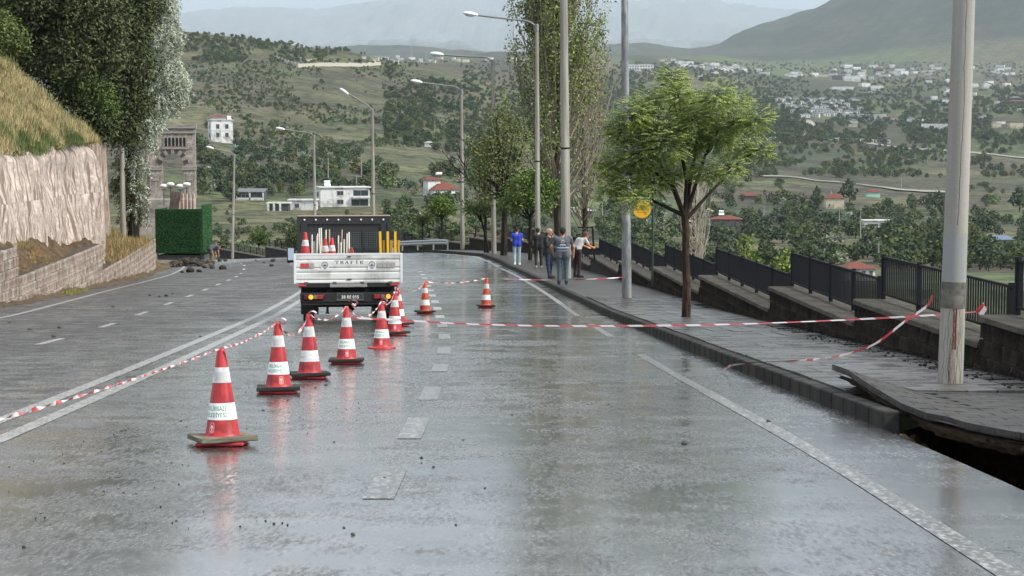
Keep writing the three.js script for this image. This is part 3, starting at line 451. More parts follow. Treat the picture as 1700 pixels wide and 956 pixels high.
// grass blades
function bladeTuft(seed, n, h, spread, w) {
  const R = rng(seed), p = [], uv = [];
  for (let i = 0; i < n; i++) { const a = R() * 6.28, r = R() * spread, bx = Math.cos(a) * r, bz = Math.sin(a) * r, l = h * (0.5 + R() * 0.7), la = R() * 6.28, le = l * (0.15 + 0.5 * R()), wa = R() * 3.14, wx = Math.cos(wa) * w, wz = Math.sin(wa) * w, mx = bx + Math.cos(la) * le * 0.35, mz = bz + Math.sin(la) * le * 0.35, tx = bx + Math.cos(la) * le, tz = bz + Math.sin(la) * le;
    p.push(bx - wx, 0, bz - wz, bx + wx, 0, bz + wz, mx + wx * 0.7, l * 0.6, mz + wz * 0.7, bx - wx, 0, bz - wz, mx + wx * 0.7, l * 0.6, mz + wz * 0.7, mx - wx * 0.7, l * 0.6, mz - wz * 0.7, mx - wx * 0.7, l * 0.6, mz - wz * 0.7, mx + wx * 0.7, l * 0.6, mz + wz * 0.7, tx, l, tz); }
  const g = new THREE.BufferGeometry(); g.setAttribute('position', new THREE.Float32BufferAttribute(p, 3)); g.computeVertexNormals(); g.setAttribute('uv', new THREE.Float32BufferAttribute(new Float32Array(p.length / 3 * 2), 2)); return g;
}
function scatter(name, label, geo, mat, pts, cols, seed) {
  const R = rng(seed), im = new THREE.InstancedMesh(geo, mat, pts.length), M = new THREE.Matrix4(), q = new THREE.Quaternion(), c = new THREE.Color();
  pts.forEach(([p, s], i) => { q.setFromEuler(new THREE.Euler((R() - 0.5) * 0.3, R() * 6.28, (R() - 0.5) * 0.3)); M.compose(p, q, v3(s, s * (0.8 + R() * 0.5), s)); im.setMatrixAt(i, M); const k = cols[Math.floor(R() * cols.length)], b = 0.75 + R() * 0.5; im.setColorAt(i, c.setRGB(k[0] * b, k[1] * b, k[2] * b)); });
  im.name = numbered(name); im.castShadow = im.receiveShadow = true; scene.add(im); return stuff(im, label, name.replace(/_/g, ' ').split(' ').slice(-1)[0]);
}
{
  const R = rng(77), straw = [], green = [], ledge = [], t1 = bladeTuft(1, 26, 0.2, 0.24, 0.006);
  const slopeP = (d, s) => { const X = cliffX(d) - 0.75 + 0.5 * vn(d * 1.3, 4, 9) - s, hh = cliffTop(d) - 0.05 + (fbm(d * 0.5, 0, 4, 150) - 0.5) * 0.8 + (s < 13 ? 0.88 * s : 0.88 * 13 + (s - 13) * 0.4); return P(X, d, hh + (fbm(X * 0.6, d * 0.6, 4, 171) - 0.5) * 0.9 * Math.min(1, s) - 0.03); };
  for (let i = 0; i < 15000; i++) { const d = 36 + R() * 52, s = R() * R() * 14, p = slopeP(d, s); const gk = fbm(p.x * 0.2 + 9, -p.z * 0.2, 3, 173) + (s > 4 ? 0.05 : 0) + (R() - 0.5) * 0.08; (gk > 0.575 ? green : straw).push([p, 0.7 + R() * 0.9]); }
  for (let i = 0; i < 4200; i++) { const d = 34 + R() * 62, u = R(), x0 = innerX(d) - 0.12, x1 = cliffX(d) - 0.2, X = mix(x0, x1, u); if (d < 70 && (fbm(X, d * 0.4, 3, 178) < 0.56 || R() < 0.6)) continue; const h = mix(wallTopL(d) - 0.06, cliffFoot(d) + 0.1, sstep(0, 0.75, u)) + (fbm(X * 1.1, d * 0.7, 5, 141) - 0.5) * 0.75 * sstep(0, 0.25, u); ledge.push([P(X, d, h), 0.35 + R() * (d > 72 ? 1.3 : 0.3)]); }
  for (let i = 0; i < 2600; i++) { const d = 36 + R() * 38, p = slopeP(d, -0.35 + R() * 0.7); p.y -= 0.12; (fbm(d * 0.3, 2, 3, 174) > 0.52 ? green : straw).push([p, 0.7 + R() * 0.9]); }
  const gm = std(0xffffff, 1);
  scatter('dry_grass', 'dry straw coloured grass on the slope above the cliff', t1, gm, straw, [[0.40, 0.32, 0.16], [0.48, 0.40, 0.22], [0.32, 0.26, 0.13], [0.27, 0.26, 0.11]], 1);
  scatter('green_grass', 'long green grass on the slope above the cliff', t1, gm, green, [[0.12, 0.16, 0.05], [0.17, 0.19, 0.07], [0.09, 0.12, 0.045]], 2);
  scatter('ledge_grass', 'withered brown grass on the soil ledge', t1, gm, ledge, [[0.34, 0.23, 0.11], [0.40, 0.24, 0.12], [0.26, 0.22, 0.10], [0.20, 0.2, 0.08]], 3);
  const verge = []; for (let i = 0; i < 60; i++) { const d = 56 + (R() - 0.5) * 3.4, X = innerX(d) + 0.2 + R() * 0.35; verge.push([P(X, d, roadH(X, d)), 0.4 + R() * 0.4]); }
  scatter('verge_grass', 'small clump of yellow green weeds at the road edge', t1, gm, verge, [[0.28, 0.27, 0.09], [0.2, 0.22, 0.07]], 4);
}
// ───────────────────────── street lamps ─────────────────────────
const concTex = dataTex(512, 1024, (u, v, i, j) => { const a = tfbm(u, v, 5, 6, 181), b = hash(i, j, 182), s = tvn(u * 24, v * 5, 24, 183); let k = 0.66 + 0.3 * (a - 0.5) + 0.16 * (b - 0.5) - 0.1 * sstep(0.6, 0.9, s); return [k, k * 0.98, k * 0.93]; }, true);
const concMat = std(rgb(0.78, 0.77, 0.75), 0.9, { map: concTex, bumpMap: concTex, bumpScale: 0.006 });
const galvMat = std(rgb(0.60, 0.62, 0.63), 0.5, { metalness: 0.1, map: rep(texSpeck, 1, 4) });
const headMat = std(rgb(0.72, 0.73, 0.74), 0.4), glassMat = std(rgb(0.55, 0.57, 0.58), 0.15);
function lamp(name, label, p, H, r0, r1, lean, arm, mat, n = 20, fixed) {
  const g = thing(name, label, 'street lamp', p, 0, 'street lamps along the road'); g.rotation.z = lean;
  const list = []; const cy = new THREE.CylinderGeometry(r1, r0, H, n, 12); cy.translate(0, H / 2 - 0.1, 0); mesh('pole', cy, mat, g);
  if (arm) { const [dx, dy, dz] = arm, t = v3(0, H - 0.25, 0), e = v3(dx, H - 0.15 + dy, dz);
    const tu = new THREE.TubeGeometry(new THREE.CatmullRomCurve3([t, v3(dx * 0.12, H - 0.05 + dy * 0.1, dz * 0.12), v3(dx * 0.5, H - 0.1 + dy * 0.52, dz * 0.5), e]), 16, 0.045, 8); mesh('arm', tu, galvMat, g);
    mesh('collar', new THREE.CylinderGeometry(r1 + 0.02, r1 + 0.02, 0.3, 12).translate(0, H - 0.3, 0), galvMat, g);
    const L = 0.62, sh = new THREE.SphereGeometry(0.5, 16, 10); const ps = sh.attributes.position; for (let i = 0; i < ps.count; i++) { const x = ps.getX(i), y = ps.getY(i), z = ps.getZ(i); ps.setXYZ(i, x * L * 1.25, (y > 0 ? y * 0.26 : y * 0.12), z * 0.3 * (1 - 0.5 * (x > 0 ? x : 0))); } sh.computeVertexNormals();
    const ang = Math.atan2(dy, Math.abs(dx)); const hd = new THREE.Group(); hd.name = 'lamp_head'; g.add(hd); hd.position.copy(e); hd.rotation.z = -ang * Math.sign(-dx) * -1 * -1; mesh('housing', sh, headMat, hd); hd.position.x += Math.sign(dx) * 0.3; hd.position.y += Math.sin(ang) * 0.25;
    mesh('glass', new THREE.SphereGeometry(0.13, 12, 8).scale(1.8, 0.5, 0.8).translate(-0.05, -0.05, 0), glassMat, hd); }
  mesh('clamp_band', [new THREE.CylinderGeometry(mix(r0, r1, 0.42) + 0.008, mix(r0, r1, 0.42) + 0.008, 0.06, n, 1, true).translate(0, H * 0.42, 0)], ironMat, g);
  return g;
}
{ // the near concrete pole: long dark crack, grey repair band, rust and flaking near the foot
  const t = canvasTex(512, 2048, (c, W, H) => {
    const R = rng(9), im = c.createImageData(W, H); for (let j = 0; j < H; j++) for (let i = 0; i < W; i++) { const a = tfbm(i / W, j / H * 0.5, 8, 5, 191), b = hash(i, j, 192), low = j > H * 0.885; let k = 178 + 60 * (a - 0.5) + 30 * (b - 0.5); if (b > 0.985) k -= 45; if (low) k += 34 * (tfbm(i / W, j / H * 2, 14, 4, 195) - 0.5); const q = (j * W + i) * 4; im.data[q] = k; im.data[q + 1] = k * 0.98; im.data[q + 2] = k * 0.935; im.data[q + 3] = 255; } c.putImageData(im, 0, 0);
    c.strokeStyle = 'rgba(48,42,38,0.9)'; let x = W * 0.49; c.lineWidth = 3.5; c.beginPath(); c.moveTo(x, 0); for (let y = 0; y < H * 0.83; y += 10) { x += (R() - 0.5) * 7 + (W * 0.49 - x) * 0.08; c.lineTo(x, y); } c.stroke();
    for (let k = 0; k < 26; k++) { let xx = W * (0.36 + 0.28 * R()), y = H * (0.9 + 0.09 * R()); c.lineWidth = 1 + R() * 2; c.strokeStyle = 'rgba(66,56,47,0.7)'; c.beginPath(); c.moveTo(xx, y); for (let q = 0; q < 8; q++) { xx += (R() - 0.5) * 14; y += 8 + R() * 6; c.lineTo(xx, y); } c.stroke(); }
    c.fillStyle = 'rgb(172,173,172)'; c.fillRect(0, H * 0.833, W, H * 0.049); for (let k = 0; k < 900; k++) { const g = 150 + R() * 50; c.fillStyle = `rgba(${g},${g},${g},0.35)`; c.fillRect(R() * W, H * (0.833 + R() * 0.049), 3, 3); }
    for (const [rx, w] of [[0.478, 9], [0.505, 11]]) for (let y = H * 0.887; y < H * 0.952; y += 2) { c.fillStyle = `rgba(${70 + R() * 50},${26 + R() * 18},18,${0.7 + 0.3 * R()})`; c.fillRect(W * rx - w / 2 + (R() - 0.5) * 4, y, w + (R() - 0.5) * 3, 2.5); }
    for (let k = 0; k < 120; k++) { c.fillStyle = `rgba(112,62,36,${0.1 + R() * 0.25})`; c.fillRect(W * (0.45 + 0.1 * R()), H * (0.885 + 0.1 * R()), 2, 8 + R() * 22); }
  });
  t.wrapS = THREE.RepeatWrapping;
  const m = std(rgb(0.66, 0.655, 0.645), 0.9, { map: t, bumpMap: rep(concTex, 2, 6), bumpScale: 0.004 });
  const p = P(4.54, 18.6, walkH(4.54, 18.6)); const g = lamp('street_lamp', 'thick weathered concrete pole with rust streaks standing behind the broken slab', p, 10, 0.13, 0.08, -0.018, null, m, 32);
  g.children[0].rotation.y = Math.PI; mesh('repair_band', new THREE.CylinderGeometry(0.1295, 0.1295, 0.27, 32, 1, true).translate(0, 0.93, 0), std(rgb(0.34, 0.342, 0.335), 0.85, { map: concTex.clone() }), g);
}
lamp('street_lamp', 'galvanised steel lamp pole left of the leafy street tree', P(2.93, 46, walkH(2.93, 46)), 10.5, 0.125, 0.07, 0.012, null, galvMat, 8);
lamp('street_lamp', 'tall concrete pole rising behind the man in the grey vest', P(1.9, 63, walkH(1.9, 63)), 10.8, 0.17, 0.13, 0.012, null, concMat);
const arms = [[893, 425, 86, 30, 795, 14, 'arm lamp in front of the poplar, behind the black jacket man'], [820, 421, 95, 97, 738, 88, 'arm lamp left of the man in blue'], [768, 415, 110, 146, 703, 134, 'arm lamp right of the round street trees'], [621, 424, 122, 180, 583, 153, 'arm lamp above the right side of the truck cab'], [524, 426, 143, 222, 476, 212, 'arm lamp above the left side of the truck cab'], [386, 430, 168, 254, 352, 245, 'arm lamp right of the green clad box']];
for (const [px, py, d, ty, ax, ay, lab] of arms) { const b = at(px, py, d), s = d / 3000, H = (py - ty) * s; b.y = Math.min(b.y, walkH(b.x, d) + 0.02); lamp('street_lamp', 'grey concrete ' + lab, b, H, 0.14, 0.085, px === 386 ? -0.03 : 0.006, [(ax - px) * s, (ty - ay) * s, 0.3], concMat, 14); }

// ───────────────────────── traffic cones ─────────────────────────
const plasticDirt = dataTex(256, 256, (u, v, i, j) => { const a = tfbm(u, v, 5, 6, 207), b = hash(i >> 1, j >> 1, 208), s = tvn(u * 40, v * 4, 40, 209); const k = 0.93 - 0.22 * sstep(0.52, 0.72, a) - (b > 0.985 ? 0.3 : 0) - 0.1 * sstep(0.7, 0.95, s); return [k, k, k]; }, true);
const redMat = std(rgb(0.62, 0.042, 0.05), 0.45, { map: plasticDirt, bumpMap: bumpFine, bumpScale: 0.0008 }), orangeMat = std(rgb(0.68, 0.09, 0.03), 0.48, { map: plasticDirt, bumpMap: bumpFine, bumpScale: 0.0008 });
const bandMat = std(rgb(0.83, 0.83, 0.83), 0.38, { map: rep(dataTex(256, 256, (u, v, i, j) => { const k = 0.95 - 0.16 * sstep(0.5, 0.75, tfbm(u, v, 5, 5, 201)); return [k, k, k]; }, true), 1, 1) });
const slabGreyTex = dataTex(256, 256, (u, v, i, j) => { const a = tfbm(u, v, 4, 6, 205), b = hash(i, j, 206); const k = 0.6 + 0.5 * (a - 0.5) + 0.2 * (b - 0.5); return [k, k * 0.97, k * 0.9]; }, true);
const slabMat = std(rgb(0.46, 0.44, 0.39), 0.95, { map: slabGreyTex, bumpMap: slabGreyTex, bumpScale: 0.006 }), rubberMat = std(rgb(0.042, 0.044, 0.045), 0.75, { map: slabGreyTex, bumpMap: slabGreyTex, bumpScale: 0.003 });
const CH = 0.705, coneR = (t) => mix(0.1385, 0.03, t);      // t up the cone
const textMat = std(0xffffff, 0.4, { map: canvasTex(1024, 160, (c, W, H) => { c.fillStyle = '#f1f1f1'; c.fillRect(0, 0, W, H); c.fillStyle = '#2f7f62'; c.font = 'bold 58px sans-serif'; c.textAlign = 'center'; c.textBaseline = 'middle'; c.save(); c.translate(W / 2, 0); c.scale(0.93, 1); c.fillText('MELİKGAZİ', 0, 50); c.fillText('BELEDİYESİ', 0, 112); c.restore(); }) });
const emblemMat = std(0xffffff, 0.42, { map: canvasTex(128, 192, (c, W, H) => { c.fillStyle = '#d03036'; c.fillRect(0, 0, W, H); c.strokeStyle = '#f2d6d2'; c.lineWidth = 7; c.beginPath(); c.roundRect ? c.roundRect(14, 14, W - 28, H - 28, 48) : c.rect(14, 14, W - 28, H - 28); c.stroke(); c.fillStyle = '#f2d6d2'; c.beginPath(); c.moveTo(64, 44); c.lineTo(96, 78); c.lineTo(88, 116); c.lineTo(72, 100); c.lineTo(76, 148); c.lineTo(52, 148); c.lineTo(56, 100); c.lineTo(40, 116); c.lineTo(32, 78); c.closePath(); c.fill(); c.fillStyle = '#d03036'; c.fillRect(60, 70, 8, 40); c.lineWidth = 3; c.strokeRect(34, 152, 60, 8); }) });
function bandGeo(t0, t1, e = 0.0022) { const g = new THREE.LatheGeometry([new THREE.Vector2(coneR(t0) + 0.0003, t0 * CH), new THREE.Vector2(coneR(t0) + e, t0 * CH + 0.001), new THREE.Vector2(coneR(t1) + e, t1 * CH - 0.001), new THREE.Vector2(coneR(t1) + 0.0003, t1 * CH)], 40); return g; }
const coneGeo = new THREE.LatheGeometry([[0.150, 0], [0.150, 0.012], [coneR(0.03), 0.022], [coneR(0.2), 0.2 * CH], [coneR(0.5), 0.5 * CH], [coneR(0.97), 0.97 * CH], [0.031, CH * 0.985], [0.024, CH], [0.012, CH]].map((p) => new THREE.Vector2(...p)), 40);
const b1 = bandGeo(0.612, 0.785), b2 = bandGeo(0.197, 0.385);
{ const uv = b2.attributes.uv; for (let i = 0; i < uv.count; i++) uv.setY(i, clamp((b2.attributes.position.getY(i) / CH - 0.197) / 0.188)); }
const emGeo = grid(8, 6, (u, v) => { const t = mix(0.045, 0.178, v), a = (u - 0.5) * 0.42, r = coneR(t) + 0.0015; return v3(Math.sin(a) * r, t * CH, Math.cos(a) * r); }, (u, v) => [u, v]);
const slabGeo = (() => { const g = new RoundedBoxGeometry(0.46, 0.04, 0.46, 3, 0.009), p = g.attributes.position; for (let i = 0; i < p.count; i++) { const x = p.getX(i), z = p.getZ(i); const k = 0.02 * (fbm(x * 12, z * 12, 3, 7) - 0.5) * 2; p.setXYZ(i, x * (1 + k), p.getY(i) + 0.012 * (fbm(x * 9 + 4, z * 9, 3, 8) - 0.5), z * (1 + k)); } g.computeVertexNormals(); return g; })();
const redBaseGeo = rbox(0.38, 0.03, 0.38, 0.012, 0, 0.015, 0);
function cone(label, X, d, o = {}) {
  const g = thing('traffic_cone', label, 'traffic cone', P(X, d, roadH(X, d) + 0.003), o.turn || 0, o.group || 'traffic cones taped off on the wet road');
  g.rotation.x = -0.0517 + (o.tx || 0); g.rotation.z = o.tz || 0; const s = o.s || 1; g.scale.setScalar(s);
  const y0 = o.flange ? 0.02 : 0.062; const m = o.orange ? orangeMat : redMat;
  if (!o.flange) { mesh('base', redBaseGeo, m, g); const sl = mesh('weight_slab', slabGeo, o.grey ? slabMat : rubberMat, g); sl.position.y = 0.052; sl.rotation.y = o.slab || 0.3; }
  else mesh('base', new THREE.LatheGeometry([[0.215, 0], [0.215, 0.016], [0.2, 0.024], [0.15, 0.03], [0.12, 0.045]].map((p) => new THREE.Vector2(...p)), 36), m, g);
  const bd = mesh('cone_body', coneGeo, m, g); bd.position.y = y0;
  const u = mesh('reflective_band', b1, bandMat, g); u.position.y = y0;
  const l = mesh('reflective_band', b2, o.plain ? bandMat : textMat, g); l.position.y = y0; l.rotation.y = Math.PI - (o.text ?? 0.4);
  if (!o.plain) { l.userData.label = 'white band with green lettering'; const e = mesh('emblem', emGeo, emblemMat, g); e.position.y = y0; e.rotation.y = o.em ?? -0.5; }
  g.userData.top = 0; const tp = v3(0, (y0 + CH) * s, 0).applyEuler(g.rotation).add(g.position); delete g.userData.top; return tp;
}
const T = [
  cone('nearest red and white cone on a pale concrete weight slab', -2.31, 14.3, { grey: true, slab: 0.42, text: 0.42, em: -0.55, tz: 0.012 }),
  cone('second cone from the camera, on a black slab over a red base', -2.51, 19.3, { slab: 0.12, text: 0.15, em: 0.35, tz: 0.008 }),
  cone('third cone from the camera, plain bands and wide black slab', -2.41, 21.4, { slab: 0.2, plain: true, tz: 0.015 }),
  cone('fourth cone from the camera, lettered, on a thin black slab', -2.21, 24, { slab: 0.05, text: 0.1, em: 0.15 }),
  cone('cone with a round red flange base and no black slab', -2.0, 27.6, { flange: true, text: 0.2, em: 0 }),
  cone('cone partly hidden behind the flange based cone', -2.06, 31.6, { slab: 0.3, text: 0.3, em: 0.1 }),
  cone('farthest cone of the row beside the truck corner', -2.2, 35, { slab: 0.5, plain: true, tz: 0.02 }),
  cone('orange cone standing alone right of the truck', -1.99, 41.2, { orange: true, plain: true, slab: 0.2, s: 0.95 }),
  cone('orange cone farthest right on the road', -0.64, 44.2, { orange: true, plain: true, slab: 0.1, s: 0.95, tz: -0.03 }),
];
// ───────────────────────── barrier tape ─────────────────────────
const tapeTex = dataTex(256, 16, (u, v) => { const a = (u + v * 0.12) % 1; return a < 0.5 ? [0.68, 0.26, 0.28] : [0.80, 0.77, 0.78]; }, true);
const tapeMat = std(0xffffff, 0.35, { map: tapeTex });
function tape(name, label, pts, w, twist, seed, lenTile = 0.62) {
  const cv = new THREE.CatmullRomCurve3(pts, false, 'centripetal'), L = cv.getLength(), n = Math.max(24, Math.min(420, Math.ceil(L / 0.05))), V = [], uv = [], idx = []; const q = cv.getSpacedPoints(n);
  for (let i = 0; i <= n; i++) { const t = q[Math.min(n, i + 1)].clone().sub(q[Math.max(0, i - 1)]).normalize(), s = v3(0, 1, 0).cross(t).normalize(), u = t.clone().cross(s).normalize(); const l = L * i / n, a = twist * l + (vn(l * 0.9, 3, seed) - 0.5) * 5 * Math.min(1, twist + 0.15), ww = w * (0.62 + 0.38 * vn(l * 1.3, 9, seed)) / 2; const o = u.multiplyScalar(Math.cos(a) * ww).addScaledVector(s, Math.sin(a) * ww); for (const k of [-1, 0, 1]) { const c = q[i].clone().addScaledVector(o, k); V.push(c.x, c.y, c.z); uv.push(l / lenTile, (k + 1) / 2); } }
  for (let i = 0; i < n; i++) for (let k = 0; k < 2; k++) { const a = i * 3 + k; idx.push(a, a + 1, a + 4, a, a + 4, a + 3); }
  const g = new THREE.BufferGeometry(); g.setAttribute('position', new THREE.Float32BufferAttribute(V, 3)); g.setAttribute('uv', new THREE.Float32BufferAttribute(uv, 2)); g.setIndex(idx); g.computeVertexNormals();
  return tag(mesh(name, g, tapeMat), label, 'barrier tape', 'red and white barrier tape');
}
const sag = (a, b, s, n = 6) => { const l = []; for (let i = 0; i <= n; i++) { const t = i / n, p = a.clone().lerp(b, t); p.y -= s * 4 * t * (1 - t); l.push(p); } return l; };
const knot = (p, s) => [p.clone().add(v3(0.0, 0.012, 0.01)), p.clone().add(v3(0.04, 0.035, 0.02)), p.clone().add(v3(0.085, 0.02, 0.03)), p.clone().add(v3(0.06, -0.03, 0.03)), p.clone().add(v3(0.03, -0.01, 0.035)), p.clone().add(v3(0.07, -0.085, 0.03))];
tape('barrier_tape', 'tape from the left picture edge to the nearest cone', sag(P(-2.6, 7.2, roadH(-2.6, 7.2) + 0.75), T[0], 0.03), 0.024, 9.0, 1, 0.22);
const S = [0.04, 0.2, 0.12, 0.19, 0.12, 0.1];
const segName = ['between the nearest and second cone', 'sagging between the second and third cone', 'between the third and fourth cone', 'sagging from the fourth cone to the flange based cone', 'from the flange based cone to the half hidden cone', 'between the two cones at the truck corner'];
for (let i = 0; i < 6; i++) tape('barrier_tape', 'tape ' + segName[i], sag(T[i], T[i + 1], S[i]), 0.033, 5.5, 3 + i, 0.4);
['loose knot of tape on the nearest cone tip', 'loose knot of tape on the second cone tip', 'loose knot of tape on the third cone tip', 'flying tape knot on the fourth cone tip', 'loose knot on the flange based cone tip', 'loose knot on the half hidden cone tip'].forEach((l, i) => tape('tape_knot', l, knot(T[i]).map((p) => i === 3 ? p.add(v3(0.03 + (p.x - T[i].x) * 0.4, 0.05, 0)) : p), i === 0 ? 0.02 : 0.04, 2, 20 + i, 0.12));
tape('barrier_tape', 'tape from the truck corner cone to the lone orange cone', sag(T[6], T[7], 0.16), 0.035, 3.5, 11, 0.4);
tape('barrier_tape', 'tape between the two orange cones', sag(T[7], T[8], 0.07), 0.035, 3.5, 12, 0.4);
tape('barrier_tape', 'thin tape from the right orange cone to the galvanised pole', [...sag(T[8], at(1036, 460, 45.9), 0.06), at(1040, 459, 46.0)], 0.034, 0.8, 13);
tape('barrier_tape', 'long straight tape crossing the road to the railing', [at(572, 527, 25.2), at(660, 531, 25.2), at(740, 536, 25), at(860, 540, 24.5), at(1000, 541, 24), at(1200, 538.5, 23.3), at(1400, 531, 22.4), at(1562, 522, 21.6), at(1626, 517, 21.2)], 0.03, 0.14, 14, 0.4);
tape('tape_knot', 'torn tape end tied to the railing right of the concrete pole', [at(1622, 520, 21.1), at(1630, 512, 21.1), at(1634, 507, 21.1), at(1630, 516, 21.1), at(1626, 522, 21.1)], 0.09, 0.3, 15, 0.3);
{ const lay = (x, d, u) => P(x, d, walkH(x, d) + u); const A = at(1548, 490, 23.2), B = at(1543, 503, 23.2), gk = (px, py, d) => at(px, py, d), gp = (px, py) => { const r = ray(px, py); r.divideScalar(-r.z); let d = 15; while (1.6 + r.y * d > walkH(r.x * d, d) + 0.035) d += 0.02; return P(r.x * d, d, 1.6 + r.y * d); };
  tape('barrier_tape', 'slack tape fallen from the railing across the footway to the kerb', [A, B, gk(1500, 535, 23), gk(1450, 572, 22.9), gp(1395, 590), gp(1330, 598), gp(1270, 601), gp(1222, 605), gk(1205, 612, 22.2), gk(1197, 617, 22.3)], 0.034, 0.14, 16, 0.4); }
// ───────────────────────── the traffic truck ─────────────────────────
{
  const tX = -3.31, tD = 36.5, p = P(tX, tD, roadH(tX, tD + 1.2) + 0.0517 * 1.2 );
  const t = thing('flatbed_truck', 'white drop side flatbed truck with its tailgate towards the camera', 'truck', p, 0.12); t.rotation.x = -0.0517;
  const paintTex = dataTex(512, 256, (u, v, i, j) => { const a = tfbm(u, v, 4, 6, 211), st = tvn(u * 60, v * 3, 60, 212); const k = 0.93 - 0.2 * sstep(0.55, 0.8, a) * (0.75 + st * 0.25) - 0.02 * st; return [k, k, k * 0.985]; }, true);
  const white = std(rgb(0.78, 0.79, 0.79), 0.38, { map: paintTex }), dark = std(rgb(0.02, 0.021, 0.024), 0.5), blk = std(rgb(0.015, 0.015, 0.016), 0.8), cabM = std(rgb(0.7, 0.71, 0.72), 0.35), grey = std(rgb(0.22, 0.22, 0.22), 0.6, { map: texSpeck });
  const yb = 0.82, yt = 1.40, hw = 1.095;
  // tailgate: ribbed pressed sheet
  const prof = []; for (let i = 0; i <= 60; i++) { const s = i / 60; let z = 0; for (const c of [0.10, 0.36, 0.52, 0.80]) z -= 0.016 * Math.exp(-Math.pow((s - c) / 0.022, 2)); prof.push([z, yb + s * (yt - yb)]); }
  const tg = grid(1, 60, (u, v, i, j) => v3((u - 0.5) * 2 * (hw - 0.03), prof[j][1], prof[j][0] + 0.03), (u, v) => [u, v * 0.4]);
  const tail = mesh('tailgate', [CLEAN(tg), box(2 * hw - 0.06, yt - yb, 0.02, 0, (yt + yb) / 2, -0.005)], white, t);
  mesh('edge_trim', [box(2 * hw, 0.035, 0.05, 0, yt, 0.01), box(0.045, yt - yb + 0.02, 0.055, -hw + 0.02, (yt + yb) / 2, 0.012), box(0.045, yt - yb + 0.02, 0.055, hw - 0.02, (yt + yb) / 2, 0.012)], cabM, tail);
  for (const x of [-0.85, -0.28, 0.28, 0.85]) mesh('hinge', rbox(0.08, 0.05, 0.03, 0.008, x, yb - 0.005, 0.045), grey, tail);
  mesh('latch', [rbox(0.09, 0.025, 0.02, 0.006, 0.02, yb + 0.07, 0.04), rbox(0.07, 0.02, 0.02, 0.005, 0.02, yt - 0.05, 0.04)], dark, tail);
  const letter = canvasTex(512, 96, (c, W, H) => { c.fillStyle = '#e6e7e7'; c.fillRect(0, 0, W, H); c.fillStyle = '#0c0d0f'; c.font = 'bold 88px serif'; c.textAlign = 'center'; c.textBaseline = 'middle'; c.save(); c.translate(W / 2, H / 2 + 4); c.scale(1.12, 0.95); let x = -190; for (const ch of 'TRAFİK') { c.fillText(ch, x, 0); x += 76; } c.restore(); });
  mesh('lettering', new THREE.PlaneGeometry(0.6, 0.095).translate(0.02, 1.232, 0.0335), std(rgb(0.85, 0.85, 0.85), 0.5, { map: letter }), tail);
  const seal = canvasTex(192, 224, (c, W, H) => { c.fillStyle = '#e6e7e7'; c.fillRect(0, 0, W, H); c.strokeStyle = '#3c4044'; c.lineWidth = 16; c.beginPath(); c.arc(96, 92, 70, 0, 7); c.stroke(); c.lineWidth = 8; c.beginPath(); c.arc(96, 92, 44, 0, 7); c.stroke(); c.fillStyle = '#3c4044'; c.beginPath(); c.moveTo(60, 110); c.lineTo(96, 62); c.lineTo(132, 110); c.fill(); c.fillRect(66, 110, 60, 12); c.font = 'bold 26px sans-serif'; c.textAlign = 'center'; c.fillRect(60, 176, 72, 10); c.fillRect(70, 192, 52, 8); });
  for (const x of [-0.475, 0.475]) mesh('seal', new THREE.PlaneGeometry(0.165, 0.19).translate(x, 1.165, 0.0335), std(rgb(0.85, 0.85, 0.85), 0.5, { map: seal }), tail);
  const refl = [std(rgb(0.55, 0.05, 0.06), 0.4), std(rgb(0.5, 0.06, 0.07), 0.4), std(rgb(0.33, 0.32, 0.31), 0.4)];
  [[-0.9, 0], [-0.81, 1], [-0.71, 2], [0.66, 2], [0.75, 2], [0.84, 2], [0.93, 2]].forEach(([x, k]) => mesh('reflector', box(0.078, 0.1, 0.006, x - 0.02, 1.17, 0.036), refl[k], tail));
  // deck, sides, headboard
  mesh('deck', box(2 * hw - 0.05, 0.05, 3.1, 0, yb + 0.02, -1.57), grey, t);
  for (const s of [-1, 1]) { mesh('side_board', box(0.03, yt - yb - 0.02, 3.06, s * (hw - 0.015), (yt + yb) / 2, -1.56), white, t); }
  const hz = -3.02, hbw = 0.985, hb = mesh('headboard', [box(0.07, 1.42, 0.07, -hbw, yb + 0.71, hz, 0, 0, 0.0), box(0.07, 1.42, 0.07, hbw, yb + 0.71, hz), box(2 * hbw, 0.17, 0.05, 0, 2.13, hz), box(2 * hbw, 0.2, 0.05, 0, 1.96, hz - 0.04), box(2 * hbw, 0.06, 0.05, 0, 1.5, hz), box(2 * hbw, 0.26, 0.03, 0, 1.08, hz), box(0.05, 1.0, 0.05, -0.3, 1.4, hz), box(0.05, 1.0, 0.05, 0.42, 1.4, hz)], dark, t);
  for (const s of [-1, 1]) mesh('shield', box(0.13, 1.25, 0.02, s * (hbw - 0.1), yb + 0.65, hz + 0.01, 0, 0, s * 0.03), dark, hb);
  mesh('top_rail', box(2 * hbw + 0.06, 0.025, 0.09, 0, 2.225, hz), std(rgb(0.5, 0.33, 0.28), 0.6), hb);
  for (let i = 0; i < 8; i++) mesh('marker_lamp', new THREE.SphereGeometry(0.021, 10, 8).translate(-0.86 + i * 0.246, 2.135, hz + 0.034), std(rgb(0.8, 0.8, 0.78), 0.2), hb);
  const wire = []; for (let i = 0; i < 44; i++) wire.push(box(0.006, 0.5, 0.006, -0.85 + i * 0.039, 1.62, hz)); for (let i = 0; i < 13; i++) wire.push(box(1.75, 0.006, 0.006, 0, 1.38 + i * 0.039, hz + 0.004)); mesh('mesh_screen', wire, std(rgb(0.12, 0.125, 0.125), 0.5), hb);
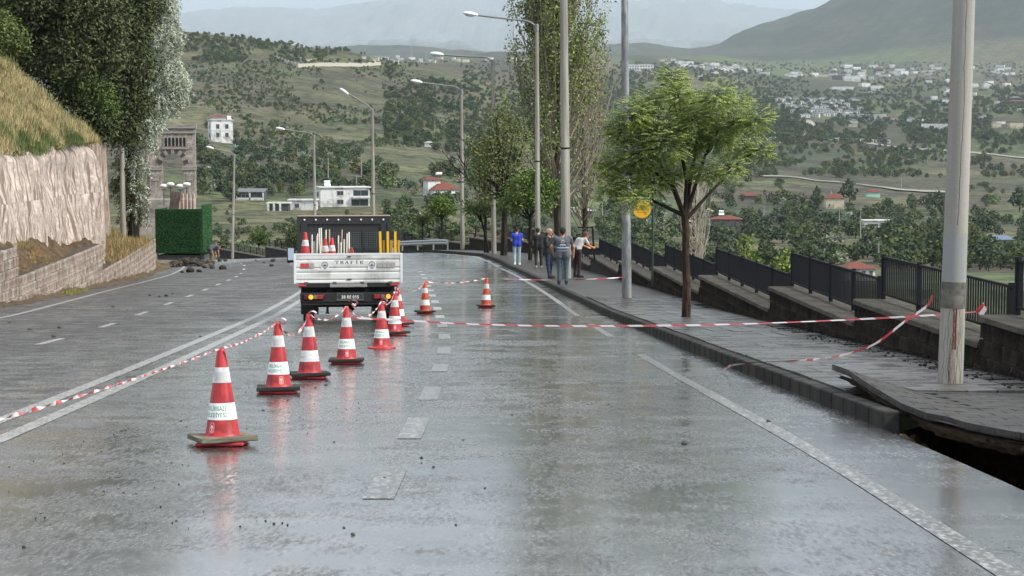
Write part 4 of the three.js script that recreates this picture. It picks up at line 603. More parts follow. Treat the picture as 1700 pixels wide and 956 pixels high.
  // cab
  const cabShape = new THREE.Shape(); [[-3.3, 0.55], [-3.3, 2.0], [-3.42, 2.12], [-4.45, 2.1], [-4.7, 1.95], [-5.05, 1.25], [-5.1, 0.55]].forEach(([z, y], i) => i ? cabShape.lineTo(-z, y) : cabShape.moveTo(-z, y));
  const cab = mesh('cab', new THREE.ExtrudeGeometry(cabShape, { depth: 1.72, bevelEnabled: true, bevelSize: 0.03, bevelThickness: 0.03, bevelSegments: 2 }).rotateY(Math.PI / 2).translate(-0.86, 0, 0), cabM, t);
  mesh('rear_window', rbox(1.62, 0.95, 0.02, 0.005, 0, 1.52, -3.262), std(rgb(0.03, 0.04, 0.045), 0.08), cab);
  for (const s of [-1, 1]) { const mr = mesh('wing_mirror', [rbox(0.19, 0.36, 0.11, 0.05, s * 1.16, 1.36, -4.45), bar(v3(s * 0.9, 1.55, -4.5), v3(s * 1.12, 1.5, -4.46), 0.014), bar(v3(s * 0.9, 1.15, -4.5), v3(s * 1.12, 1.25, -4.46), 0.014)], dark, cab); mesh('mirror_glass', rbox(0.14, 0.27, 0.01, 0.004, s * 1.16, 1.38, -4.392), std(rgb(0.6, 0.65, 0.66), 0.03, { metalness: 1 }), mr); mesh('mirror_foot', rbox(0.08, 0.09, 0.06, 0.02, s * 1.15, 1.15, -4.42), cabM, mr); }
  // chassis and rear end
  mesh('underframe', [box(2.0, 0.09, 0.12, 0, yb - 0.045, -0.03), box(0.1, 0.16, 4.6, -0.38, 0.62, -2.4), box(0.1, 0.16, 4.6, 0.38, 0.62, -2.4), box(1.9, 0.1, 0.08, 0, 0.7, -0.9), box(1.9, 0.1, 0.08, 0, 0.7, -2.2), box(1.9, 0.14, 0.5, 0, 0.68, -0.6)], blk, t);
  mesh('sill_strip', box(0.75, 0.075, 0.02, 0.0, yb - 0.05, 0.045), std(rgb(0.34, 0.34, 0.34), 0.7, { map: paintTex }), t);
  for (const s of [-1, 1]) mesh('sill_reflector', box(0.17, 0.045, 0.015, s * 0.93, yb - 0.04, 0.043), refl[0], t);
  const bm = mesh('bumper', [rbox(1.95, 0.2, 0.1, 0.02, 0, 0.52, 0.02), box(1.9, 0.05, 0.06, 0, 0.40, 0.02)], blk, t);
  const amber = std(rgb(0.9, 0.32, 0.03), 0.3, { emissive: rgb(1, 0.34, 0.04), emissiveIntensity: 0.75 });
  for (const s of [-1, 1]) { const l = mesh('tail_light', rbox(0.42, 0.115, 0.05, 0.03, s * 0.7, 0.535, 0.075), std(rgb(0.055, 0.012, 0.01), 0.25), t); mesh('indicator', new THREE.CylinderGeometry(0.047, 0.047, 0.02, 20).rotateX(Math.PI / 2).translate(s * 0.7 - 0.04 + (s > 0 ? 0.14 : -0.02), 0.537, 0.1), amber, l); mesh('brake_lens', rbox(0.12, 0.085, 0.02, 0.015, s * 0.7 + (s > 0 ? -0.13 : 0.12), 0.535, 0.095), std(rgb(0.28, 0.02, 0.015), 0.25), l); mesh('reverse_lens', rbox(0.08, 0.08, 0.02, 0.012, s * 0.7 + (s > 0 ? -0.01 : 0.03), 0.535, 0.094), std(rgb(0.2, 0.13, 0.1), 0.25), l); }
  const plate = canvasTex(512, 120, (c, W, H) => { c.fillStyle = '#2a2c2c'; c.fillRect(0, 0, W, H); c.strokeStyle = '#777'; c.lineWidth = 6; c.strokeRect(4, 4, W - 8, H - 8); c.fillStyle = '#d9dad4'; c.font = 'bold 84px sans-serif'; c.textAlign = 'center'; c.textBaseline = 'middle'; c.save(); c.translate(W / 2, H / 2 + 4); c.scale(0.92, 1); c.fillText('38 RE 015', 0, 0); c.restore(); });
  mesh('number_plate', new THREE.PlaneGeometry(0.53, 0.125).translate(0.03, 0.535, 0.0745), std(0xffffff, 0.45, { map: plate }), t);
  mesh('plate_frame', [box(0.56, 0.015, 0.02, 0.03, 0.605, 0.072), box(0.56, 0.015, 0.02, 0.03, 0.465, 0.072)], grey, t);
  for (const s of [-1, 1]) { mesh('mud_flap', box(0.36, 0.5, 0.015, s * 0.78, 0.42, -0.45), blk, t); const w = new THREE.Group(); w.name = 'rear_wheel'; t.add(w); w.position.set(s * 0.80, 0.345, -0.95); mesh('tyre', new THREE.LatheGeometry([[0.2, -0.11], [0.32, -0.11], [0.345, -0.08], [0.345, 0.08], [0.32, 0.11], [0.2, 0.11]].map((q) => new THREE.Vector2(...q)), 32).rotateZ(Math.PI / 2), blk, w); mesh('rim', new THREE.CylinderGeometry(0.2, 0.2, 0.16, 20).rotateZ(Math.PI / 2), grey, w);
    const f = new THREE.Group(); f.name = 'front_wheel'; t.add(f); f.position.set(s * 0.76, 0.345, -4.3); mesh('tyre', new THREE.CylinderGeometry(0.345, 0.345, 0.2, 28).rotateZ(Math.PI / 2), blk, f); }
  for (const x of [-0.42, 0.5]) mesh('jack_stand', [box(0.05, 0.22, 0.05, x, 0.3, -0.4), box(0.09, 0.02, 0.07, x, 0.19, -0.4)], blk, t);
  mesh('axle', [bar(v3(-0.75, 0.345, -0.95), v3(0.75, 0.345, -0.95), 0.05), new THREE.SphereGeometry(0.16, 14, 10).translate(0.05, 0.36, -0.95)], blk, t);
  // load: every item its own thing, standing on the deck
  const local = (x, y, z) => v3(x, y, z).applyEuler(t.rotation).add(t.position); const dk = yb + 0.047;
  const loadCone = (lab, x, z, o = {}) => { const g = thing('traffic_cone', lab, 'traffic cone', local(x, o.y ?? dk, z), t.rotation.y, 'cones carried on the truck bed'); g.rotation.x = -0.0517 + (o.rx || 0); g.rotation.z = o.rz || 0; mesh('base', redBaseGeo, o.m || redMat, g); for (const [nm, ge, mt] of [['cone_body', coneGeo, o.m || redMat], ['reflective_band', b1, bandMat], ['reflective_band', b2, bandMat]]) { const m = mesh(nm, ge, mt, g); m.position.y = 0.03; } return g; };
  loadCone('upright cone at the left end of the truck bed', -0.86, -0.3, { y: dk + 0.23 }).scale.setScalar(1.02);
  loadCone('darker cone leaning behind the white stakes in the truck bed', -0.45, -0.62, { y: dk + 0.12, m: std(rgb(0.4, 0.03, 0.035), 0.5) }); loadCone('bright cone beside the darker one in the truck bed', -0.32, -0.32, { y: dk + 0.13 });
  loadCone('cone lying on its side in the truck bed', 0.15, -0.35, { y: dk + 0.49, rz: 1.9, m: orangeMat });
  tag(mesh('load_blocks', box(0.9, 0.22, 0.5, -0.55, 0, 0).applyMatrix4(new THREE.Matrix4().makeRotationFromEuler(t.rotation).setPosition(local(0, dk + 0.115, -0.45))), grey), 'grey packing block under the cones in the truck bed', 'block');
  const R = rng(61), stM = std(rgb(0.74, 0.73, 0.66), 0.7), wd = std(rgb(0.55, 0.40, 0.26), 0.8);
  let si = 0; const stakeLab = ['leftmost white stake in the truck bed beside the upright cone', 'short white stake second from the left in the bed', 'white stake third from the left in the truck bed', 'white stake just left of the tall pair in the bed', 'tall white stake left of the pair of cones', 'tallest white stake beside the pair of cones', 'pale stake behind the pair of cones', 'brown wooden stake behind the pair of cones', 'white stake leaning right of the bright cone', 'short white stake right of the bright cone', 'brown topped stake in the right hand bunch', 'white stake in the middle of the right hand bunch', 'white stake leaning at the right hand bunch', 'rightmost white stake of the right hand bunch'];
  for (const [x, y1, w, z, m] of [[-0.72, 1.8, 0.03, -0.5, 0], [-0.68, 1.66, 0.03, -0.55, 0], [-0.62, 1.78, 0.028, -0.6, 0], [-0.605, 1.82, 0.03, -0.5, 0], [-0.575, 1.93, 0.03, -0.55, 0], [-0.535, 1.94, 0.032, -0.6, 0], [-0.43, 1.9, 0.03, -0.75, 0], [-0.36, 1.91, 0.03, -0.8, 1], [-0.18, 1.78, 0.03, -0.6, 0], [-0.13, 1.64, 0.03, -0.55, 0], [-0.1, 1.9, 0.025, -0.7, 1], [-0.06, 1.7, 0.04, -0.6, 0], [0.0, 1.82, 0.03, -0.65, 0], [0.035, 1.85, 0.035, -0.55, 0]]) { const L = y1 - dk; const lean = (R() - 0.4) * 0.1; tag(mesh('stake', bar(local(x - lean * L, dk + 0.01, z), local(x, y1, z), w / 2, w / 2, 6), m ? wd : stM), stakeLab[si++], 'stake', 'stakes loaded in the truck bed'); }
  const yel = std(rgb(0.72, 0.42, 0.02), 0.5), och = std(rgb(0.52, 0.31, 0.04), 0.6);
  ['leftmost', 'second', 'third', 'fourth', 'fifth', 'rightmost'].forEach((w, i) => { const x = 0.68 + i * 0.072, z = -0.42 - (i % 2) * 0.12; const g = thing('barrier_board', w + ' black and yellow hazard board standing at the right of the truck bed', 'hazard board', local(x, dk, z), t.rotation.y, 'hazard boards loaded in the truck bed'); g.rotation.x = -0.05; g.rotation.z = (i - 3) * -0.006; mesh('board', box(0.062, 1.0, 0.02, 0, 0.5, 0), i % 2 ? std(rgb(0.02, 0.02, 0.02), 0.6) : blk, g); mesh('yellow_strip', box(0.05, 0.92, 0.012, 0.005, 0.53 - (i % 2) * 0.18, 0.018), i % 2 ? och : yel, g); });
}
// ───────────────────────── people ─────────────────────────
const smin = (a, b, k) => { const h = clamp(0.5 + 0.5 * (b - a) / k); return mix(b, a, h) - k * h * (1 - h); };
function capD(x, y, z, B) { const [ax, ay, az, bx, by, bz, r0, r1] = B; const dx = bx - ax, dy = by - ay, dz = bz - az, L = dx * dx + dy * dy + dz * dz; const t = L ? clamp(((x - ax) * dx + (y - ay) * dy + (z - az) * dz) / L) : 0; return Math.hypot(x - ax - dx * t, y - ay - dy * t, z - az - dz * t) - mix(r0, r1, t); }
function skinFrom(bones, cell, k, colors, bump) {
  const min = v3(9, 9, 9), max = v3(-9, -9, -9); for (const { b } of bones) for (const o of [0, 3]) { const r = Math.max(b[6], b[7]) + 0.05; min.min(v3(b[o] - r, b[o + 1] - r, b[o + 2] - r)); max.max(v3(b[o] + r, b[o + 1] + r, b[o + 2] + r)); }
  const g = nets(min, max, cell, (x, y, z) => { let d = 1; for (const { b, kk } of bones) { const q = capD(x, y, z, b); d = d > 0.9 ? q : smin(d, q, kk || k); } return d + (bump ? bump(x, y, z) : 0); });
  tint(g, (x, y, z) => { let best = 9, c = null; for (const { b, c: cc } of bones) { const q = capD(x, y, z, b) - (colors[cc].pri || 0); if (q < best) { best = q; c = colors[cc].rgb; } } return c; });
  return g;
}
const personMat = std(0xffffff, 0.85, { vertexColors: true, bumpMap: rep(bumpFine, 1, 1), bumpScale: 0.001 });
function person(label, pos, yaw, o) {
  const g = thing('person', label, 'person', pos, yaw, o.group || 'people on the footway'); const H = (o.height || 1.75) / 1.75; g.scale.setScalar(H);
  const J = { hipL: [-0.095, 0.92, 0], hipR: [0.095, 0.92, 0], kneeL: [-0.105, 0.5, -0.02], kneeR: [0.105, 0.5, -0.02], ankL: [-0.11, 0.08, 0.02], ankR: [0.11, 0.08, 0.02], toeL: [-0.125, 0.035, -0.16], toeR: [0.125, 0.035, -0.16], waist: [0, 1.02, 0], chest: [0, 1.3, 0], shL: [-0.19, 1.41, 0], shR: [0.19, 1.41, 0], elL: [-0.26, 1.13, 0.03], elR: [0.26, 1.13, 0.03], wrL: [-0.28, 0.88, -0.04], wrR: [0.28, 0.88, -0.04], neck: [0, 1.47, 0.0], head: [0, 1.615, -0.015], ...o.joints };
  const fat = o.fat || 1, C = {}; for (const k of Object.keys(o.colors)) C[k] = { rgb: o.colors[k], pri: k === 'shoe' ? 0.012 : 0 };
  const B = [], add = (a, b, r0, r1, c, kk) => B.push({ b: [...a, ...b, r0, r1], c, kk });
  const off = (p, x, y, z) => [p[0] + x, p[1] + y, p[2] + z];
  for (const s of ['L', 'R']) { const q = s === 'L' ? -1 : 1;
    add(J['hip' + s], J['knee' + s], 0.098 * fat, 0.068, 'pants'); add(J['knee' + s], J['ank' + s], 0.066, 0.052, 'pants'); add(J['ank' + s], J['toe' + s], 0.05, 0.038, 'shoe', 0.015); add(off(J['ank' + s], 0, -0.035, 0.035), J['toe' + s], 0.04, 0.034, 'shoe', 0.012);
    add(off(J.chest, q * 0.085, 0.02, 0), off(J.waist, q * 0.075, 0, 0), 0.118 * fat, 0.112 * fat, 'top', 0.06); add(off(J.waist, q * 0.07, 0, 0), J['hip' + s], 0.115 * fat, 0.11 * fat, o.longTop ? 'top' : 'pants', 0.05);
    add(J['sh' + s], off(J.chest, q * 0.06, 0, 0), 0.07 * fat, 0.11 * fat, 'top', 0.05);
    const el = J['el' + s], sh = J['sh' + s], mid = [mix(sh[0], el[0], 0.62), mix(sh[1], el[1], 0.62), mix(sh[2], el[2], 0.62)];
    add(sh, mid, 0.064 * fat, 0.056, 'sleeve'); add(mid, el, 0.05, 0.045, o.longSleeve ? 'sleeve' : 'skin'); add(el, J['wr' + s], o.longSleeve ? 0.052 : 0.043, o.longSleeve ? 0.043 : 0.031, o.longSleeve ? 'sleeve' : 'skin'); }
  add(off(J.neck, 0, -0.05, 0), off(J.head, 0, -0.06, 0), 0.06, 0.052, 'skin', 0.02);
  add(off(J.neck, -0.08, -0.06, 0), off(J.neck, 0.08, -0.06, 0), 0.055, 0.055, 'top', 0.05);
  const body = skinFrom(B, 0.014, 0.03, C, (x, y, z) => 0.005 * Math.sin(y * 46 + 5 * Math.sin(x * 19) + z * 21) * (y < 0.9 ? 1 : 0.7)); const parts = [body];
  // hands: palm, four fingers and a thumb off the side of the palm
  for (const s of ['L', 'R']) { const q = s === 'L' ? -1 : 1, w = v3(...J['wr' + s]), e = v3(...J['el' + s]), f = w.clone().sub(e).normalize(), side = v3(0, 0, -1).addScaledVector(f, f.z).normalize(), nrm = f.clone().cross(side).normalize(); const at2 = (a, b, c) => w.clone().addScaledVector(f, a).addScaledVector(side, b).addScaledVector(nrm, c).toArray(); const hb = []; const ad = (a, b, r0, r1, kk) => hb.push({ b: [...a, ...b, r0, r1], c: o.glove ? 'glove' : 'skin', kk });
    ad(at2(-0.02, 0, 0), at2(0.05, 0, 0), 0.026, 0.028, 0.02); for (const b of [-0.026, 0, 0.026]) ad(at2(0.03, b * 0.8, 0), at2(0.085, b, 0), 0.015, 0.013, 0.02);
    const cv = -q * 0.02; [[-0.03, 0.062], [-0.010, 0.078], [0.010, 0.084], [0.03, 0.074]].forEach(([b, l]) => { const k0 = at2(0.09, b, 0), k1 = at2(0.09 + l * 0.5, b * 1.08, cv * 0.5), k2 = at2(0.09 + l * 0.93, b * 1.05, cv * 1.6); ad(k0, k1, 0.0095, 0.0088, 0.006); ad(k1, k2, 0.0088, 0.0078, 0.006); });
    ad(at2(0.02, 0.03, 0), at2(0.055, 0.058, cv * 0.4), 0.012, 0.011, 0.012); ad(at2(0.055, 0.058, cv * 0.4), at2(0.088, 0.068, cv), 0.0105, 0.009, 0.006); parts.push(skinFrom(hb, 0.0055, 0.008, C)); }
  // head with brow, nose, ears and jaw, turned on the neck
  const hy = o.headYaw || 0, hp = o.headPitch || 0, hc = v3(...J.head), E = new THREE.Euler(hp, hy, 0, 'YXZ'); const hb = [], hd = (a, b, r0, r1, c, kk) => hb.push({ b: [...a, ...b, r0, r1], c, kk });
  hd([0, 0.03, 0.02], [0, 0.04, -0.02], 0.092, 0.09, 'skin'); hd([0, -0.05, -0.03], [0, -0.085, -0.062], 0.062, 0.04, 'skin', 0.04); hd([0, 0.015, -0.1], [0, -0.02, -0.118], 0.012, 0.016, 'skin', 0.015); hd([-0.035, 0.03, -0.095], [0.035, 0.03, -0.095], 0.014, 0.014, 'skin', 0.02); hd([-0.02, -0.058, -0.097], [0.02, -0.058, -0.097], 0.01, 0.01, 'lip', 0.01); for (const q of [-1, 1]) { hd([q * 0.092, 0.015, 0.015], [q * 0.095, -0.02, 0.005], 0.017, 0.012, 'skin', 0.008); hd([q * 0.033, 0.008, -0.088], [q * 0.034, 0.008, -0.09], 0.013, 0.013, 'eye', 0.004); }
  C.lip = { rgb: [0.3, 0.12, 0.1], pri: 0 }; C.eye = { rgb: [0.06, 0.05, 0.045], pri: 0 };
  const head = skinFrom(hb, 0.0075, 0.03, C); head.applyMatrix4(new THREE.Matrix4().makeRotationFromEuler(E).setPosition(hc)); parts.push(head);
  mesh('body', parts, personMat, g);
  if (o.hair) { const hg = skinFrom([{ b: [0, 0.045, 0.028, 0, 0.052, -0.012, 0.099, 0.095], c: 'h' }, { b: [0, -0.01, 0.05, 0, -0.05, 0.045, 0.07, 0.05], c: 'h' }], 0.009, 0.03, { h: { rgb: o.hair } }, (x, y, z) => Math.max(0, (0.02 - y + Math.max(0, -z) * 0) * 0) + (z < -0.055 && y < 0.085 ? 0.05 : 0) + 0.004 * Math.sin(x * 130) * Math.sin(y * 110)); hg.applyMatrix4(new THREE.Matrix4().makeRotationFromEuler(E).setPosition(hc)); mesh('hair', hg, personMat, g); }
  if (o.extra) o.extra(g, J);
  return g;
}
const onWalk = (px, py, d) => { const p = at(px, py, d); p.y = walkH(p.x, d) + 0.003; return p; };
const SK = [0.42, 0.25, 0.17], BLK = [0.014, 0.014, 0.016], HAIR = [0.018, 0.014, 0.012];
person('man in a royal blue t-shirt and pale jeans walking away with head bowed', onWalk(858, 440, 82), 0.05, { hair: HAIR, headPitch: -0.55, colors: { skin: SK, top: [0.02, 0.05, 0.42], sleeve: [0.02, 0.05, 0.42], pants: [0.30, 0.40, 0.47], shoe: [0.7, 0.7, 0.7] }, longTop: true,
  joints: { head: [0.0, 1.585, -0.085], elR: [0.25, 1.15, 0.0], wrR: [0.2, 1.08, -0.22], elL: [-0.25, 1.14, 0.02], wrL: [-0.16, 1.06, -0.22], kneeR: [0.11, 0.5, -0.06], ankR: [0.12, 0.08, -0.04], toeR: [0.15, 0.035, -0.2], ankL: [-0.1, 0.09, 0.12], toeL: [-0.11, 0.04, -0.06] } });
person('man in a black jacket and black trousers, back turned, under the lamp', onWalk(894, 443, 77), 0.15, { hair: HAIR, headPitch: -0.6, fat: 1.12, longSleeve: true, longTop: true, colors: { skin: SK, top: BLK, sleeve: BLK, pants: [0.02, 0.02, 0.02], shoe: [0.28, 0.25, 0.2] }, joints: { head: [-0.02, 1.57, -0.1], elL: [-0.3, 1.13, 0.02], wrL: [-0.29, 0.87, -0.02], ankL: [-0.12, 0.08, 0.08], ankR: [0.13, 0.08, -0.05] } });
person('bald man in a dark gilet and dark jeans with his hand raised to his face', onWalk(911, 461, 63), Math.PI + 1.05, { headYaw: 0.15, longSleeve: true, longTop: true, colors: { skin: [0.46, 0.28, 0.2], top: [0.017, 0.017, 0.02], sleeve: [0.03, 0.035, 0.03], pants: [0.02, 0.032, 0.075], shoe: [0.03, 0.03, 0.03] }, joints: { elR: [0.27, 1.17, -0.1], wrR: [0.14, 1.42, -0.2], elL: [-0.25, 1.14, 0.0], wrL: [-0.2, 0.95, -0.16], ankR: [0.13, 0.08, -0.1], toeR: [0.16, 0.035, -0.27] } });
person('man in a grey vest with a pale emblem and blue stripe, seen from behind', onWalk(934, 472, 57), 0.0, { hair: HAIR, fat: 1.18, headPitch: -0.1, longTop: true, height: 1.8, colors: { skin: [0.40, 0.22, 0.15], top: [0.105, 0.112, 0.135], sleeve: [0.06, 0.062, 0.07], pants: [0.055, 0.10, 0.135], shoe: BLK }, joints: { shL: [-0.215, 1.42, 0], shR: [0.215, 1.42, 0], elR: [0.34, 1.15, 0.02], wrR: [0.33, 0.9, -0.03], elL: [-0.34, 1.16, 0.02], wrL: [-0.28, 0.93, -0.06], hipL: [-0.11, 0.9, 0], hipR: [0.11, 0.9, 0] },
  extra: (g) => { const white = std(rgb(0.6, 0.6, 0.6), 0.7);
    const wrap = (x0, x1, y0, y1, lift) => grid(16, 4, (u, v) => { const x = mix(x0, x1, u), y = mix(y0, y1, v); return v3(x, y, 0.155 * Math.sqrt(Math.max(0.05, 1 - Math.pow(Math.abs(x) / 0.245, 3.2))) + lift); });
    mesh('light_blue_stripe', wrap(-0.19, 0.19, 1.115, 1.155, 0.004), std(rgb(0.35, 0.55, 0.66), 0.6), g); mesh('grey_stripe', wrap(-0.18, 0.18, 1.02, 1.05, 0.006), std(rgb(0.22, 0.21, 0.23), 0.6), g);
    const sh = []; for (const [x, y, r] of [[0, 1.335, 0.045], [-0.03, 1.315, 0.03], [0.03, 1.315, 0.03], [0, 1.295, 0.02]]) sh.push(new THREE.CircleGeometry(r, 14).translate(x, y, 0.16)); sh.push(new THREE.PlaneGeometry(0.16, 0.022).translate(0, 1.235, 0.161), new THREE.PlaneGeometry(0.2, 0.014).translate(0, 1.205, 0.161)); mesh('emblem', sh, white, g); } });
person('man in white with orange gloves leaning over the parapet railing', onWalk(958, 452, 64), -1.0, { hair: [0.1, 0.05, 0.035], longSleeve: false, glove: true, headPitch: -0.5, colors: { skin: [0.44, 0.2, 0.14], top: [0.45, 0.44, 0.43], sleeve: [0.45, 0.44, 0.43], pants: [0.03, 0.014, 0.016], shoe: BLK, glove: [0.75, 0.28, 0.04] }, joints: { waist: [0, 1.02, 0.02], chest: [0, 1.27, -0.13], shL: [-0.19, 1.35, -0.22], shR: [0.19, 1.35, -0.22], neck: [0, 1.39, -0.26], head: [0, 1.48, -0.37], elL: [-0.24, 1.14, -0.34], wrL: [-0.18, 1.06, -0.55], elR: [0.24, 1.14, -0.34], wrR: [0.18, 1.06, -0.55] } });
person('person in grey stooping over rubble beside the green clad box', (() => { const p = at(351, 438, 112); p.y = roadH(p.x, 112); return p; })(), -0.9, { hair: HAIR, longTop: true, fat: 1.25, group: 'people by the landslip', height: 1.75, colors: { skin: SK, top: [0.075, 0.08, 0.095], sleeve: [0.075, 0.08, 0.095], pants: [0.22, 0.17, 0.14], shoe: BLK }, joints: { hipL: [-0.1, 0.8, 0.12], hipR: [0.1, 0.8, 0.12], kneeL: [-0.11, 0.43, -0.05], kneeR: [0.11, 0.43, -0.05], waist: [0, 0.9, 0.05], chest: [0, 0.98, -0.22], shL: [-0.19, 0.96, -0.34], shR: [0.19, 0.96, -0.34], neck: [0, 0.96, -0.4], head: [0, 0.92, -0.53], elL: [-0.21, 0.68, -0.38], elR: [0.21, 0.68, -0.38], wrL: [-0.17, 0.42, -0.43], wrR: [0.17, 0.42, -0.43] } });
// ───────────────────────── trees ─────────────────────────
class Leaves { constructor() { this.p = []; this.c = []; }
  leaf(p, dir, nrm, len, wid, c) { const s = dir.clone().cross(nrm).normalize().multiplyScalar(wid / 2), t = p.clone().addScaledVector(dir, len), m = p.clone().addScaledVector(dir, len * 0.45); this.p.push(p.x, p.y, p.z, m.x + s.x, m.y + s.y, m.z + s.z, t.x, t.y, t.z, p.x, p.y, p.z, t.x, t.y, t.z, m.x - s.x, m.y - s.y, m.z - s.z); for (let i = 0; i < 6; i++) this.c.push(c[0], c[1], c[2]); }
  geo() { const g = new THREE.BufferGeometry(); g.setAttribute('position', new THREE.Float32BufferAttribute(this.p, 3)); g.setAttribute('color', new THREE.Float32BufferAttribute(this.c, 3)); g.computeVertexNormals(); g.setAttribute('uv', new THREE.Float32BufferAttribute(new Float32Array(this.p.length / 3 * 2), 2)); return g; } }
const leafMat = new THREE.MeshPhysicalMaterial({ color: 0xffffff, vertexColors: true, roughness: 0.75, transmission: 0.4, thickness: 0, side: THREE.DoubleSide });
const leafFar = std(0xffffff, 0.9, { vertexColors: true });
const barkTex = dataTex(256, 512, (u, v, i, j) => { const a = tvn(u * 28, v * 9, 28, 221), b = tfbm(u, v, 8, 5, 222), c = hash(i, j, 223); const k = 0.55 + 0.5 * (b - 0.5) - 0.25 * sstep(0.55, 0.85, a) + 0.12 * (c - 0.5); return [k, k * 0.92, k * 0.84]; }, true);
const bark = (r, g, b) => std(rgb(r, g, b), 0.95, { map: barkTex, bumpMap: barkTex, bumpScale: 0.012 });
function rv(R) { const z = R() * 2 - 1, a = R() * 6.283, r = Math.sqrt(1 - z * z); return v3(r * Math.cos(a), z, r * Math.sin(a)); }
function limb(pts, radii, n = 6) {                 // tapered tube through points
  const P_ = [], idx = [], uv = []; let prev = null;
  for (let i = 0; i < pts.length; i++) { const t = pts[Math.min(pts.length - 1, i + 1)].clone().sub(pts[Math.max(0, i - 1)]).normalize(); let s = prev ? prev.clone().addScaledVector(t, -prev.dot(t)).normalize() : (Math.abs(t.y) > 0.9 ? v3(1, 0, 0) : v3(0, 1, 0)).cross(t).normalize(); prev = s; const b = t.clone().cross(s); for (let k = 0; k <= n; k++) { const a = k / n * 6.2832; const q = pts[i].clone().addScaledVector(s, Math.cos(a) * radii[i]).addScaledVector(b, Math.sin(a) * radii[i]); P_.push(q.x, q.y, q.z); uv.push(k / n, i * 0.5); } }
  for (let i = 0; i < pts.length - 1; i++) for (let k = 0; k < n; k++) { const a = i * (n + 1) + k, c = a + n + 1; idx.push(a, a + 1, c + 1, a, c + 1, c); }
  const g = new THREE.BufferGeometry(); g.setAttribute('position', new THREE.Float32BufferAttribute(P_, 3)); g.setAttribute('uv', new THREE.Float32BufferAttribute(uv, 2)); g.setIndex(idx); g.computeVertexNormals(); return g;
}
function grow(R, p, dir, len, r, lev, o, out) {
  const n = lev === 0 ? 7 : 5, pts = [p.clone()], rad = [r]; let d = dir.clone(), q = p.clone(); const r1 = r * (lev === 0 ? (o.taper || 0.6) : 0.45);
  for (let i = 1; i <= n; i++) { d.addScaledVector(rv(R), o.wob[lev] ?? 0.15); d.y += (o.up[lev] ?? 0) / n; d.normalize(); q = q.clone().addScaledVector(d, len / n); pts.push(q); rad.push(mix(r, r1, i / n)); }
  out.wood.push([pts, rad, lev]); if (lev >= o.levels) { out.tips.push([pts, d]); return; }
  const c = o.kids[lev]; for (let k = 0; k < c; k++) { const t = lev === 0 ? mix(o.fork || 0.75, 1, c > 1 ? k / (c - 1) : 1) : mix(0.3, 1, (k + R() * 0.6) / c); const f = Math.min(n - 0.001, t * n), i = Math.floor(f), b = pts[i].clone().lerp(pts[i + 1], f - i); let axis = rv(R).cross(d).normalize(); const az = (k + R() * 0.7) / c * 6.283; const side = v3(Math.cos(az), 0, Math.sin(az)); side.addScaledVector(d, -side.dot(d)).normalize(); const ang = o.ang[lev] * (0.7 + 0.6 * R()); const nd = d.clone().multiplyScalar(Math.cos(ang)).addScaledVector(lev === 0 ? side : axis.cross(d).normalize(), Math.sin(ang)).normalize(); grow(R, b, nd, len * o.shrink[lev] * (0.75 + 0.5 * R()), Math.min(rad[i] * 0.85, r * o.thin[lev]), lev + 1, o, out); }
}
const jit = (c, R, a = 0.35) => { const k = 1 - a / 2 + a * R(), h = (R() - 0.5) * 0.15; return [c[0] * k * (1 + h), c[1] * k, c[2] * k * (1 - h)]; };
// pinnate drooping spray
function spray(L, R, p, dir, len, n, ll, lw, c) { const d = dir.clone(); let q = p.clone(); for (let i = 0; i < n; i++) { d.y -= 0.07; d.normalize(); q = q.clone().addScaledVector(d, len / n); const s = v3(0, 1, 0).cross(d).normalize(); for (const k of [-1, 1]) { const ld = s.clone().multiplyScalar(k).addScaledVector(d, 0.5).addScaledVector(v3(0, -1, 0), 0.35 + 0.3 * R()).normalize(); L.leaf(q, ld, v3(0, 1, 0).addScaledVector(rv(R), 0.35).normalize(), ll * (0.8 + 0.4 * R()), lw, jit(c, R)); } } }

